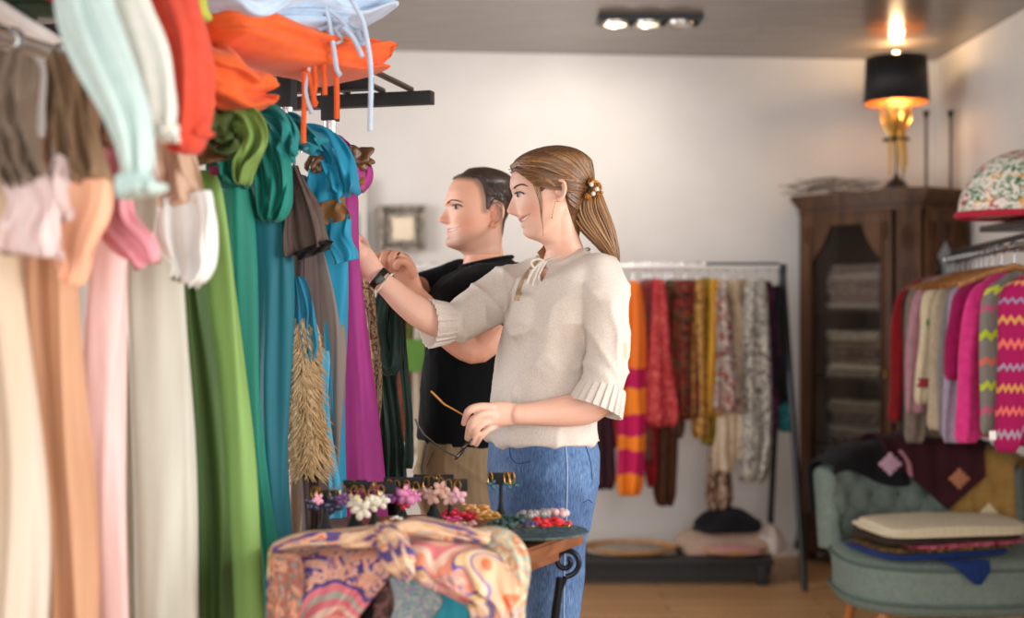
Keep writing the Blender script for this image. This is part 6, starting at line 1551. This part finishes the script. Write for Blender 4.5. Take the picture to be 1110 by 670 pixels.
# hair
polyW = [(549, 186), (552, 172), (575, 158), (603, 150), (630, 158), (648, 185), (652, 212), (640, 250), (632, 262), (622, 250), (613, 228), (609, 214), (604, 201), (597, 199), (590, 206), (584, 212), (577, 200), (570, 190), (562, 186), (556, 188)]
def offW(x, y, l):
    q = dpoly(x, y, polyW); return max(-.004, min(.011, q * .0022))
v, f = HW.mesh(n=120, m=110, offf=offW); mesh_obj('hair', v, f, m_hwd, woman, True)
rh = random.Random(2); paths = []
def hp(x, y, off, side): 
    y = max(y, 164.5); return HW.near(x, y, off, side)
for side in (-1, 1):
    for i in range(620 if side < 0 else 120):
        t = rh.random(); # hairline origin from forelock back along the parting or down the temple
        if t < .5: sx, sy = 557 + 24 * (t / .5), 181 - 14 * (t / .5)
        elif t < .75: sx, sy = 582 + 50 * ((t - .5) / .25), 166.8
        else: sx, sy = 556 + 24 * ((t - .75) / .25), 184 + 22 * ((t - .75) / .25) ** 1.2
        ex, ey = 639 + rh.uniform(-2, 2), 207 + rh.uniform(-7, 7)
        ofs = rh.uniform(.001, .0045); bow = rh.uniform(.2, 1) * (14 if t < .75 else 3); pts = []
        for u in np.linspace(0, 1, 16):
            x = sx + (ex - sx) * u; y = sy + (ey - sy) * (u ** 1.15) - bow * math.sin(math.pi * u) * (.7 if t < .75 else -.5)
            pts.append(hp(x, y, .0108 + ofs * math.sin(math.pi * min(1, .12 + u)) ** .5, side))
        paths.append(pts)
strands('hair_strands', paths[::2], hair_mat('5a3c26', '6e4c30', (20, 20, 20)), woman, r=.0020)
strands('hair_highlights', paths[1::4], hair_mat('9a6c40', 'b4854e', (20, 20, 20)), woman, r=.0018)
strands('golden_strands', paths[3::4], hair_mat('7c5534', '8c6238', (20, 20, 20)), woman, r=.0018)
# hair below the ear swept to the back, and the tail under the clip
paths = []
for i in range(90):
    side = -1 if i % 3 else 1; a = rh.random()
    sx, sy = 606 + 6 * a, 196 + 26 * a; pts = []
    for u in np.linspace(0, 1, 12):
        x = sx + (634 - sx) * u; y = sy + (214 + 14 * a - sy) * u + 6 * math.sin(math.pi * u) * a; pts.append(HW.near(min(x, 632), y, .009 + .003 * u, side))
    c = P(640 + rh.uniform(-8, 10), 222 + 10 * a, 3.05 + rh.uniform(-.03, .04)); pts.append(c); paths.append(pts)
strands('swept_hair', paths, m_hwd, woman, r=.0022, taper=False)
paths = []
def tail_edge(t): # left and right outline of the tail for t in 0..1
    L = crom([(634, 200, 0), (618, 222, 0), (622, 240, 0), (638, 258, 0), (655, 274, 0), (667, 287, 0)], 50); R = crom([(648, 200, 0), (656, 222, 0), (664, 242, 0), (668, 258, 0), (671, 272, 0), (671, 287, 0)], 50)
    k = min(49, int(t * 49)); return L[k], R[k]
for i in range(340):
    s = rh.random(); dz = rh.uniform(-.038, .038); en = rh.uniform(.82, 1.0); st = rh.uniform(0, .12); pts = []; ph = rh.uniform(0, 6); wv = rh.uniform(.3, 1.2)
    for u in np.linspace(st, en, 14):
        l, r_ = tail_edge(u); x = l[0] + (r_[0] - l[0]) * s + wv * math.sin(5 * u + ph); y = l[1] + (r_[1] - l[1]) * s
        edge = math.sqrt(max(0, 1 - (2 * s - 1) ** 2)); bulge = .5 + .5 * math.sin(math.pi * min(1, u * 1.15)); 
        pts.append(P(x, y, 3.055 + dz * edge * (.6 + .6 * bulge) - .01 * u))
    paths.append(pts)
strands('hair_tail', paths[::2], hair_mat('6a482c', '84603a', (20, 20, 20)), woman, r=.0024)
strands('tail_highlights', paths[1::2], hair_mat('94683e', 'b08452', (20, 20, 20)), woman, r=.0020)
mb = MB(); q = [tail_edge(t) for t in np.linspace(0, .97, 22)]
cloth('tail_core', [((l[0] + r_[0]) / 2, (l[1] + r_[1]) / 2, max(4, math.hypot(r_[0] - l[0], r_[1] - l[1]) * .86), 3.055) for l, r_ in q[::3]], m_hwd, thick=.055, pleats=3, amp=.003, horiz=False, parent=woman, power=2.1)
paths = []
for i in range(15):   # loose strands in front of the ear
    a = rh.random(); pts = [HW.near(564 + 8 * a, 176 + 4 * a, .012, -1), HW.near(572 + 8 * a, 192, .013, -1), HW.near(578 + 7 * a, 206, .012, -1), HW.near(583 + 4 * a, 222, .010, -1), HW.near(585 + 2 * a, 238, .008, -1), HW.near(587 + a, 248, .006, -1)]
    e = pts[-1] + Vector((.002 * a, -.004, -.018 - .025 * a)); pts.append(e)
    k = rh.choice([3, 4, 5, 5, 7]); q = crom([(p.x, p.z, p.y) for p in pts[:k]], 18); paths.append([Vector((x, y, z)) for x, z, y in q])
strands('loose_strands', paths, m_hw, woman, r=.0008)
paths = []
for i in range(30):   # wisps covering the top of the ear
    a = rh.random(); x0, y0 = 578 + 12 * a, 196 + 6 * a; pts = [HW.near(x0 + (22 - 8 * a) * u, y0 + 4 * u + 5 * a * u * u, .012 + .004 * math.sin(math.pi * u), -1) for u in np.linspace(0, 1, 10)]; paths.append(pts)
strands('ear_wisps', paths, m_hw, woman, r=.0016)
# tortoiseshell claw clip
clip = empty('hair_clip', P(643, 205, 3.03), label='small tortoiseshell and pearl claw clip in the hair of the woman', cat='hair clip')
m_tort = motif(['3a1f10', 'a86a2c', '5a3016', 'd89a4c'], 90, rough=.2)
mb = MB()
for k in range(7):
    a = k / 6; c = P(639 + 9 * math.sin(3 * a + .3), 197 + 16 * a, 3.0 + .012 * (k % 2)); mb.sphere(c, .0105, 10, (1, .8, .9))
mb.tube([P(638, 196, 3.0), P(648, 201, 2.995), P(650, 208, 2.995), P(645, 214, 3.0)], .0055, 8)
for k in range(3): mb.tube([P(646 + k * 2, 200 + k * 4, 2.99), P(651 + k * 1.5, 199 + k * 5, 2.99)], .003, 6)
mb.build('claw', m_tort, clip, smooth=True)
mb = MB()
for x, y in ((641, 200), (647, 205), (643, 210)): mb.sphere(P(x, y, 2.985), .0055, 10)
mb.build('pearls', flat('e8dcc8', .2), clip, smooth=True)
ed = empty('ear_pendant', P(595, 238, 3.0), label='tiny ear drop on a fine thread below the ear of the woman', cat='earring')
MB().tube([HW.near(599, 221, .004, -1), HW.near(597, 230, .004, -1), HW.near(595.5, 237, .004, -1)], .0007, 6).build('thread', mgold, ed); MB().sphere(HW.near(595.5, 238.5, .003, -1), .002, 8).build('bead', mgold, ed)

# blouse
def linen():
    m, nt, b = nm('linen'); n = node(nt, 'ShaderNodeTexNoise'); n.inputs['Scale'].default_value = 1; n.inputs['Detail'].default_value = 5
    nt.links.new(coord(nt, 'Object', (620, 620, 260)), n.inputs['Vector']); r = ramp(nt, [(.30, 'c6b9ac'), (.5, 'd3c7bb'), (.7, 'dfd4c9')]); nt.links.new(n.outputs['Fac'], r.inputs[0])
    nt.links.new(r.outputs[0], b.inputs['Base Color']); b.inputs['Roughness'].default_value = .85; b.inputs['Sheen Weight'].default_value = .03; b.inputs['Specular IOR Level'].default_value = .2
    bump(nt, b, n.outputs['Fac'], .15, .0006); return m
m_lin = linen()
def wrinkle(amp=.006, fz=3.0, fx=13, seed=0.0, diag=.7):
    def f(v, n):
        a = noise.noise(Vector((v.x * fx + seed, v.y * fx, v.z * fz + v.x * diag * 4)))
        b = noise.noise(Vector((v.x * 24 + v.z * 16 + seed, v.y * 20, v.z * 7 - v.x * 8)))
        c = 1 - abs(noise.noise(Vector((v.x * 8 - v.z * 6 + seed + 9, v.y * 8, v.z * 5 + v.x * 6)))) * 2
        d = 1 - abs(noise.noise(Vector((v.x * 5 + v.z * 7 + seed, v.y * 5, v.z * 3 - v.x * 5)))) * 2.4
        return amp * (a + .14 * b + .55 * max(0, c) ** 4 + .5 * max(0, d) ** 5 - .2)
    return f
mb = MB()
torso(mb, [(277, 611, .052, .064), (281, 611, .064, .085), (288, 611, .082, .135), (300, 609, .098, .172), (330, 605, .108, .172), (352, 600, .110, .165), (388, 592, .104, .148), (430, 589, .112, .156), (462, 588, .121, .172), (479, 589, .124, .178), (481, 589, .10, .15)], wd, math.radians(19), e=2.2, tilt=.32)
limb(mb, [(650, 302, 2.96, .058), (656, 320, 2.94, .056), (659, 350, 2.93, .051), (660, 380, 2.925, .048), (657, 405, 2.92, .049), (652, 424, 2.915, .052)], samples=30)
limb(mb, [(592, 300, 3.22, .062), (568, 307, 3.22, .060), (545, 318, 3.21, .056), (522, 334, 3.19, .051), (500, 346, 3.16, .048), (484, 350, 3.14, .049)], samples=30)
# full bust
mb.sphere(P(575, 347, 3.01), .055, 14, (1, 1.1, 1.3)); mb.sphere(P(573, 347, 3.12), .055, 14, (1, 1.1, 1.3))
vs, fs = remesh(mb, .0055, 14, .5, wrinkle(.013, 2.2, 10))
# open neckline: cut a keyhole by removing faces round the neck opening
bl = mesh_obj('blouse', vs, fs, m_lin, woman, True)
bm = bmesh.new(); bm.from_mesh(bl.data)
kill = []
for f_ in bm.faces:
    c = f_.calc_center_median(); px = c.x / c.y * F + CX; py = CY - (c.z - EYE) / c.y * F
    dn = math.hypot((c.x - P(613, 0, 3.07).x) / .062, (c.y - 3.07) / .066)
    key = (c.y < 3.12 and px < 606 and abs((px - (590 - (py - 285) * .15))) < max(0, 5.5 - abs(py - 293) * .38) and 276 < py < 309)
    if key: kill.append(f_)
bmesh.ops.delete(bm, geom=kill, context='FACES'); bm.to_mesh(bl.data); bm.free()
so = bl.modifiers.new('thickness', 'SOLIDIFY'); so.thickness = .002; so.offset = -1
# collar band, tie, pleated cuffs
mb = MB(); pts = []
for a in np.linspace(.25, 2 * math.pi - .25, 40):
    aa = a + math.pi + .2; pts.append(Vector((P(611, 0, 3.08).x + .058 * math.cos(aa), 3.08 + .064 * math.sin(aa), P(0, 277, 3.07).z + .27 * .062 * math.cos(aa) - .0015)))
mb.tube(pts, .0045, 8, flat=1.5); mb.build('neck_band', m_lin, woman)
for pts, r_ in (([(589, 283), (583, 288), (578, 293), (574, 300), (571, 308)], .003), ([(589, 283), (584, 291), (580, 300), (577, 310)], .003), ([(590, 283), (583, 281), (576, 284), (579, 290), (588, 285)], .0028), ([(592, 283), (587, 292), (584, 300), (586, 306)], .0028)):
    MB().tube([P(x, y, 2.955 - .01 * 0) for x, y in crom([p + (0,) for p in pts], 16)[:, :2]], r_, 8, flat=.6).build('neck_tie', m_lin, woman)
def cuff(c0, ax, R0, R1, L_, name='pleated_cuff', npl=22, dep=.006):
    """flared, knife-pleated sleeve end"""
    ax = ax.normalized(); a1 = ax.orthogonal().normalized(); a2 = ax.cross(a1); n = npl * 6; m = 10; vs = []
    for s in (0, 1):
        for i in range(m + 1):
            t = i / m; R_ = R0 + (R1 - R0) * t ** .8 - s * .002
            for k in range(n):
                a = 2 * math.pi * k / n; saw = ((k % 6) / 5.0) * (1 if True else 0); r_ = R_ + dep * (saw - .5) * (.35 + .65 * t)
                vs.append(c0 + ax * (L_ * t) + a1 * math.cos(a) * r_ + a2 * math.sin(a) * r_)
    N_ = (m + 1) * n; fs = []
    for i in range(m):
        for k in range(n):
            a, b_ = i * n + k, i * n + (k + 1) % n; fs.append((a, b_, b_ + n, a + n)); fs.append((N_ + a, N_ + a + n, N_ + b_ + n, N_ + b_))
    for k in range(n): a, b_ = m * n + k, m * n + (k + 1) % n; fs.append((a, b_, N_ + b_, N_ + a))
    o = mesh_obj(name, vs, fs, m_lin, woman, False); return o
c0 = P(655, 417, 2.917); c1 = P(645, 444, 2.905); cuff(c0, c1 - c0, .051, .063, .060)
c0 = P(488, 350, 3.145); c1 = P(462, 351, 3.115); cuff(c0, c1 - c0, .048, .058, .058)
bb = BVHTree.FromPolygons([tuple(v) for v in vs], fs)
st = empty('shoulder_strap', P(570, 300, 3.1), label='beige leather bag strap over the far shoulder of the woman', cat='bag strap')
MB().tube([on_surf(bb, x, y, .003) for x, y in crom([(561, 326, 0), (566, 308, 0), (574, 292, 0), (583, 281, 0)], 20)[:, :2]], .009, 10, flat=.25).build('strap', flat('b59a74', .5), st)
paths = [[P(592 + rh.uniform(-3, 3), 266, 3.15), P(587 + rh.uniform(-4, 4), 274, 3.14), P(590 + rh.uniform(-4, 4), 281, 3.13), P(594 + rh.uniform(-3, 3), 284, 3.13)] for _ in range(40)]
strands('far_lock', paths, hair_mat('84552e', 'a87644', (20, 20, 20)), woman, r=.002, taper=False)
# jeans
def denim():
    m, nt, b = nm('denim'); n = node(nt, 'ShaderNodeTexNoise'); n.inputs['Scale'].default_value = 1; n.inputs['Detail'].default_value = 4
    nt.links.new(coord(nt, 'Object', (380, 380, 60)), n.inputs['Vector']); n2 = node(nt, 'ShaderNodeTexNoise'); n2.inputs['Scale'].default_value = 7; nt.links.new(coord(nt), n2.inputs['Vector'])
    r = ramp(nt, [(.3, '375682'), (.7, '6f90ba')]); nt.links.new(n.outputs['Fac'], r.inputs[0]); r2 = ramp(nt, [(.35, '7e8fa8'), (.65, 'ffffff')]); nt.links.new(n2.outputs['Fac'], r2.inputs[0])
    mx = node(nt, 'ShaderNodeMix', data_type='RGBA', blend_type='MULTIPLY'); mx.inputs[0].default_value = .6; nt.links.new(r.outputs[0], mx.inputs[6]); nt.links.new(r2.outputs[0], mx.inputs[7]); nt.links.new(mx.outputs[2], b.inputs['Base Color'])
    b.inputs['Roughness'].default_value = .8; bump(nt, b, n.outputs['Fac'], .3, .001); return m
m_den = denim()
mb = MB(); torso(mb, [(466, 588, .100, .155), (480, 588, .116, .168), (510, 588, .120, .172), (540, 587, .114, .166), (562, 587, .102, .158), (575, 590, .09, .15)], wd, math.radians(19), e=2.4)
for dd, x0 in ((2.985, 602), (3.175, 586)):
    gz = CY + 1.26 / dd * F
    limb(mb, [(x0 - 4, 548, dd, .080), (x0 - 1, 610, dd, .073), (x0 - 3, 670, dd, .065), (x0 - 4, 727, dd, .060), (x0 + 1, 820, dd, .054), (x0 + 4, gz - 14, dd, .050)])
vs, fs = remesh(mb, .006, 5, .5, wrinkle(.004, 9, 10, 5.0)); jn = mesh_obj('jeans', vs, fs, m_den, woman, True)
m_stitch = flat('9db6d2', .8); m_sdark = flat('2f4a70', .8)
bj = BVHTree.FromPolygons([tuple(v) for v in vs], fs)
for pts, mt, r_, nm_ in (([(613, 479), (615, 510), (614, 560), (612, 610), (611, 690)], m_stitch, .0016, 'side_seam'), ([(634, 481), (640, 500), (642, 520)], m_sdark, .0012, 'back_pocket_seam'), ([(553, 479), (553, 494), (560, 502), (575, 500)], m_sdark, .0012, 'front_pocket_seam'), ([(632, 545), (638, 542), (642, 545)], m_sdark, .0012, 'knee_crease')):
    MB().tube([on_surf(bj, x, y) for x, y in crom([p + (0,) for p in pts], 30)[:, :2]], r_, 6).build(nm_, mt, jn)
def shoe(x, d, mat, L_=.24, parent=None, name='shoe'):
    mb = MB(); n = 24; vs = []; pr = [(0, 1), (.02, 1.04), (.045, .96), (.07, .72), (.10, .42), (.115, .36)]
    for z, s in pr:
        for k in range(n):
            a = 2 * math.pi * k / n; xx = math.cos(a); toe = .35 * (1 - xx) / 2 if z > .05 else 0
            vs.append((x - .05 + (L_ / 2) * xx * s * (1 if z < .05 else .8) + (.055 if z > .05 else 0) * (z / .1), d + .042 * math.sin(a) * (s ** .5), z))
    mb.add(vs, [(i * n + k, i * n + (k + 1) % n, (i + 1) * n + (k + 1) % n, (i + 1) * n + k) for i in range(len(pr) - 1) for k in range(n)] + [tuple(range(n - 1, -1, -1)), tuple((len(pr) - 1) * n + k for k in range(n))])
    return mb.build(name, mat, parent, smooth=True)
for dd, x0 in ((2.985, 609), (3.175, 591)): shoe((x0 - CX) / F * dd, dd, flat('e4dfd8', .5), parent=woman)
# watch strap, bead bracelet
wt = empty('wrist_watch', P(410, 300, 3.10), label='black watch strap on the raised wrist of the woman', cat='watch')
def band(mb, cx_, cy_, d, ax, R_, w, th=.002, n=40, e=.92):
    c = P(cx_, cy_, d); ax = Vector((ax[0], 0, -ax[1])).normalized(); b1 = Vector((0, 1, 0)); b2 = ax.cross(b1); vs = []
    for (o, r_) in ((-w / 2, R_), (w / 2, R_), (w / 2, R_ + th), (-w / 2, R_ + th)):
        for k in range(n): a = 2 * math.pi * k / n; vs.append(c + ax * o + b1 * math.cos(a) * r_ * e + b2 * math.sin(a) * r_)
    mb.add(vs, [(j * n + k, j * n + (k + 1) % n, ((j + 1) % 4) * n + (k + 1) % n, ((j + 1) % 4) * n + k) for j in range(4) for k in range(n)]); return mb
band(MB(), 411, 302, 3.11, (.77, .64), .0262, .016).build('strap', flat('15130f', .4), wt)
MB().box(P(411, 303, 3.082), (.024, .005, .018), tilt=Matrix.Rotation(-.7, 3, 'Y'), bev=.002).build('watch_case', flat('24211d', .25, .6), wt)
br = empty('bead_bracelet', P(418, 308, 3.10), label='fine cream bead bracelet beside the watch strap', cat='bracelet')
mb = MB(); c = P(417, 307, 3.11); ax = Vector((.77, 0, -.64)).normalized(); b2 = ax.cross(Vector((0, 1, 0)))
for k in range(34): a = 2 * math.pi * k / 34; mb.sphere(c + Vector((0, 1, 0)) * math.cos(a) * .0262 + b2 * math.sin(a) * .0285, .0024, 7)
mb.build('beads', flat('e6dcc8', .4), br, smooth=True)
# eyeglasses held in the near hand
gls = empty('eyeglasses', P(497, 470, 2.87), label='brown tortoiseshell eyeglasses with gold temple held in the hand of the woman', cat='eyeglasses')
MB().tube([P(*p) for p in ((467, 424, 2.84), (474, 431, 2.845), (481, 438, 2.85), (492, 444, 2.855), (503, 450.5, 2.862), (512, 457, 2.87))], [.0022, .0026, .0022, .0018, .0018, .0018], 8).build('gold_temple', flat('d99a52', .3, .7), gls)
MB().tube([P(*p) for p in ((450, 454, 2.80), (454, 463, 2.80), (459, 471, 2.80), (470, 480, 2.805), (484, 490, 2.81), (496, 496, 2.815))], [.0022, .0028, .0028, .0022, .002, .002], 8).build('dark_temple', flat('2e221c', .3), gls)
A0 = P(496, 496, 2.815); A1 = P(509, 477, 2.87)
m_tor2 = flat('2c1f1a', .25)
fr = MB(); D_ = (A1 - A0); Nn = D_.normalized(); Up = Vector((.35, .2, .3)).cross(Nn).normalized(); Up = Vector((0.30, -0.75, .25)).normalized(); Up = (Up - Nn * Up.dot(Nn)).normalized()
for t_ in (.25, .75):
    c = A0.lerp(A1, t_); fr.tube([c + Nn * .5 * D_.length * .46 * math.cos(a) + Up * .020 * math.sin(a) for a in np.linspace(0, 2 * math.pi, 26)], .0022, 8, cap=False)
fr.tube([A0, A0.lerp(A1, .5) + Up * .006, A1], .0018, 8); fm = fr.build('front_frame', m_tor2, gls)

# ================================================================= man
md = 3.62
man = empty('person', (P(512, 0, md).x, md, 0), label='smiling man in black t-shirt and khaki trousers standing behind the woman', cat='person')
baseM = [(186, 499, 549, .064), (193, 494, 552, .067), (200, 490.5, 553, .071), (208, 487, 554, .077), (216, 485.5, 553.5, .080), (224, 486, 552, .0805), (232, 487, 549, .079), (240, 488, 546.5, .0775), (248, 488.5, 545, .075),
         (256, 488.5, 544, .071), (262, 487.5, 544, .066), (267, 489, 544, .060), (270, 494, 544.5, .056), (273, 500.5, 545, .056), (278, 503.5, 546, .057), (285, 503, 548, .062), (298, 500, 556, .08), (306, 498, 560, .09)]
midM = [(186, 498, .03), (193, 493, .035), (200, 488.5, .035), (208, 485.2, .035), (214, 483.6, .03), (219, 481.6, .024), (222, 481.4, .018), (225.5, 483.8, .010), (229, 481.8, .010), (234, 478.6, .011), (238, 475.8, .014), (240.5, 476, .015), (242.6, 480.4, .016), (244, 484.2, .02), (247, 484.0, .023),
        (249.2, 484.6, .023), (250.6, 486.4, .023), (252.5, 484.4, .023), (255, 484.6, .022), (257.2, 485.6, .022), (260, 483.6, .022), (264, 482.6, .022), (267.5, 484.6, .022), (270, 491, .022), (273, 499.5, .022), (278, 503.5, .022), (306, 498, .03)]
HM = Head(baseM, midM, 3.60, yaw=math.radians(7), top=12.0, ctop=524.0, jaw=((488, 269), (532, 243)))
HM.feat = [(0, .032, 225, .013, .010, .0065, 1), (0, .013, 240, .006, .007, -.004, 1), (0, .045, 238, .018, .014, -.004, 1), (0, .034, 220.5, .018, .005, -.003, 1)]
parts = [HM.mesh()]
ear(HM, 534, 235, 25, parts, lean=.18)
mb = MB()
limb(mb, [(562, 312, 3.46, .052), (545, 345, 3.42, .048), (527, 370, 3.38, .042), (518, 379, 3.37, .038), (506, 376, 3.37, .040), (484, 358, 3.38, .041), (464, 336, 3.39, .033), (450, 320, 3.40, .028), (446, 314, 3.40, .027)], flat=.92)
limb(mb, [(449, 318, 3.40, .027), (443, 305, 3.40, .031), (438, 292, 3.40, .033), (436, 286, 3.40, .029)], flat=.62, up=(0.2, 1, 0))
digits(mb, [[(440, 284, 3.39, .0108), (430, 274.5, 3.37), (424.5, 281, 3.355), (425, 292, 3.37)], [(436, 285, 3.395, .0108), (420.5, 274.5, 3.375), (415, 282, 3.36), (416, 293, 3.375)],
            [(434, 289, 3.40, .0104), (413, 277.5, 3.385), (407.5, 285, 3.37), (410, 294, 3.38)], [(434, 296, 3.40, .0095), (414, 290, 3.41), (407, 294, 3.40), (408, 300, 3.39)],
            [(446, 297, 3.38, .0118), (440, 285, 3.35), (433, 284, 3.345), (429, 290, 3.35)]])
# far arm
limb(mb, [(494, 306, 3.82, .05), (470, 312, 3.80, .047), (452, 316, 3.75, .044), (446, 315, 3.68, .040), (441, 308, 3.58, .033), (437, 301, 3.50, .028)], flat=.95)
limb(mb, [(438, 303, 3.52, .027), (431, 297, 3.48, .031), (425, 293, 3.45, .030)], flat=.65, up=(0.3, 1, 0))
digits(mb, [[(424, 287, 3.45, .0105), (416, 283, 3.44), (411, 288, 3.43), (413, 296, 3.43)], [(424, 293, 3.45, .0105), (415, 292, 3.44), (412, 298, 3.43), (414, 304, 3.43)], [(426, 299, 3.45, .010), (418, 300, 3.44), (415, 305, 3.43), (417, 309, 3.43)], [(429, 303, 3.46, .009), (422, 306, 3.45), (419, 310, 3.44), (421, 313, 3.44)]])
parts.append(remesh(mb, .0028, 3))
mb = MB(); torso(mb, [(300, 520, .06, .09), (318, 516, .095, .16), (345, 512, .105, .18), (420, 505, .10, .16), (480, 503, .105, .16), (540, 502, .10, .16), (560, 502, .09, .155)], md, math.radians(15))
for dd, x0 in ((3.53, 512), (3.73, 494)):
    limb(mb, [(x0, 545, dd, .082), (x0 + 1, 610, dd, .070), (x0 + 1, 655, dd, .055), (x0 + 4, 760, dd, .048), (x0 + 6, CY + 1.25 / dd * F, dd, .036)])
parts.append(remesh(mb, .012, 2))
m_skinm = skin_mat('skin_warm', 'dca488', 'd28a70', 'bd7a6c')
polyM = [(486, 187), (490, 178), (520, 172), (552, 180), (566, 205), (566, 240), (552, 262), (545, 262), (543, 250), (543, 232), (541, 222), (533, 219), (529, 224), (527, 230), (523.5, 229), (523, 216), (520, 203), (514, 195.5), (505, 193.5), (494, 193)]
def tintM(v):
    px = v.x / v.y * F + CX; py = CY - (v.z - EYE) / v.y * F
    if px > 545 or v.z < 1.49 or px < 476: return (.2, 0)
    ck = .7 * math.exp(-((px - 505) / 12) ** 2 - ((py - 243) / 9) ** 2) + .7 * math.exp(-((px - 479) / 5) ** 2 - ((py - 238) / 5) ** 2) + .7 * math.exp(-((px - 535) / 8) ** 2 - ((py - 235) / 12) ** 2)
    lc = 250.2 - max(0, px - 486) * .18
    lip = max(0, min(1, (3.4 - abs(py - lc) - max(0, px - 488) * .30) / 1.2)) if 482 < px < 496 and v.y < 3.62 else 0
    st = 0
    if px < 543 and py < 276 and py > 243: st = .42 * max(0, min(1, (py - 247 - max(0, 500 - px) * .0 + max(0, px - 512) * .25) / 10)) * (1 - lip)
    st = max(st, .75 * max(0, min(1, (dpoly(px, py, polyM) + 3.5) / 4))) if py < 262 else st
    return (min(1, ck), lip, st)
body_mesh(parts, m_skinm, man, tintM)
face(HM, (494, 226), [(484.5, 221.5), (488, 218.8), (493, 219.2), (500, 221.8)], [(489.5, 224.6), (492.5, 223.4), (496, 224.2), (499.5, 226.4)], root=man, browm=flat('4a3426', .8), er=.0112)
for side in (-1, 1):
    MB().tube([HM.near(x, y, .0006, side) for x, y in ((487, 250.4), (490, 250), (493, 249.2), (495.5, 248))], [.0013, .0016, .0012, .0005], 8).build('teeth', m_teeth, man)
    MB().tube([HM.near(x, y, .0004, side) for x, y in ((487, 249.2), (491, 248.8), (495, 247.8), (497.5, 246.6), (498.5, 245))], [.0006, .0009, .0010, .0009, .0003], 6).build('smile_crease', flat('b47a64', .6), man)
m_hm = hair_mat('2a1f19', '4c3a30', (120, 120, 30))
def offM(x, y, l):
    q = dpoly(x, y, polyM); lim = (.011 + .005 * max(0, (530 - x) / 34)) if y < 200 else .008 if y < 215 else .0045 if y < 235 else .002
    return max(-.003, min(lim, q * .0017 - .0004))
v, f = HM.mesh(n=150, m=130, offf=offM); mesh_obj('hair', v, f, m_hm, man, True)
paths = []
for i in range(240):
    side = -1 if i % 3 else 1; t = rh.random(); sx = 494 + 30 * t + rh.uniform(-2, 2); sy = 189.6 + rh.uniform(0, 4.5) * (1 if t < .6 else .5); L_ = rh.uniform(16, 28)
    paths.append([HM.near(sx + L_ * u, max(189.4, sy - 2.0 * math.sin(math.pi * u) + 4 * u * u), .0085 + .004 * math.sin(math.pi * min(1, u + .2)), side) for u in np.linspace(0, 1, 7)])
for i in range(420):
    side = -1 if i % 3 else 1; x0 = rh.uniform(516, 552); y0 = rh.uniform(196, 250)
    if dpoly(x0, y0, polyM) < 2 or dpoly(x0 + 4, y0 + 7, polyM) < 0: continue
    o = .009 if y0 < 212 else .005 if y0 < 230 else .002
    paths.append([HM.near(x0 + 5 * u, y0 + 8 * u, o, side) for u in (0, .33, .66, 1)])
strands('hair_strands', paths, m_hm, man, r=.0011)
# t-shirt
m_tee = fab('0e0f11', '0a0b0c', rough=.9, sheen=.02, spec=.12)
mb = MB()
torso(mb, [(285, 527, .072, .080), (290, 524, .085, .12), (298, 520, .105, .175), (314, 515, .122, .205), (345, 512, .128, .2), (380, 510, .122, .188), (425, 505, .120, .178), (462, 503, .124, .180), (478, 503, .126, .182), (480, 503, .10, .15)], md, math.radians(15), tilt=.20)
limb(mb, [(560, 310, 3.46, .064), (553, 330, 3.44, .062), (544, 350, 3.42, .060)]); limb(mb, [(500, 306, 3.82, .062), (482, 310, 3.80, .060), (461, 314, 3.785, .056)])
vs, fs = remesh(mb, .007, 6, .5, wrinkle(.007, 4, 9, 3.0)); ts = mesh_obj('t_shirt', vs, fs, m_tee, man, True)
mb = MB(); cc = P(527, 285, 3.62)
mb.tube([(cc.x + .073 * math.cos(a), cc.y + .077 * math.sin(a), cc.z + .0146 * math.cos(a) + .002) for a in np.linspace(0, 2 * math.pi, 40)], .006, 8, cap=False); mb.build('neck_rib', m_tee, ts)
# trousers
m_kh = fab('8d7659', '7d684d', rough=.8)
mb = MB(); torso(mb, [(470, 503, .112, .165), (478, 503, .122, .172), (500, 502, .128, .178), (530, 502, .13, .18), (552, 502, .12, .175), (560, 502, .10, .16)], md, math.radians(15), e=2.4)
for dd, x0 in ((3.53, 511), (3.73, 493)):
    limb(mb, [(x0 - 3, 540, dd, .098), (x0 - 1, 600, dd, .086), (x0 + 1, 655, dd, .074), (x0 + 4, 760, dd, .064), (x0 + 6, CY + 1.24 / dd * F, dd, .060)])
vs, fs = remesh(mb, .007, 5, .5, wrinkle(.010, 5, 9, 7.0)); tr_ = mesh_obj('trousers', vs, fs, m_kh, man, True)
bt = BVHTree.FromPolygons([tuple(v) for v in vs], fs)
for x in (466, 489): MB().tube([on_surf(bt, x, y, .003) for y in (477, 482, 488)], .004, 6, flat=.5).build('belt_loop', m_kh, tr_)
MB().tube([on_surf(bt, x, y, .002) for x, y in ((470, 490), (463, 505), (455, 520))], .0015, 6).build('pocket_seam', flat('5f4c36', .8), tr_)
for dd, x0 in ((3.53, 517), (3.73, 499)): shoe((x0 - CX) / F * dd, dd, flat('3a2a20', .4), .28, parent=man)
rg = empty('finger_ring', P(431, 279, 3.36), label='dark metal ring on the hand of the man', cat='ring')
band(MB(), 430.5, 277, 3.368, (.7, .7), .0098, .004, .0015, 24, 1).build('band', flat('3a3632', .3, .8), rg)
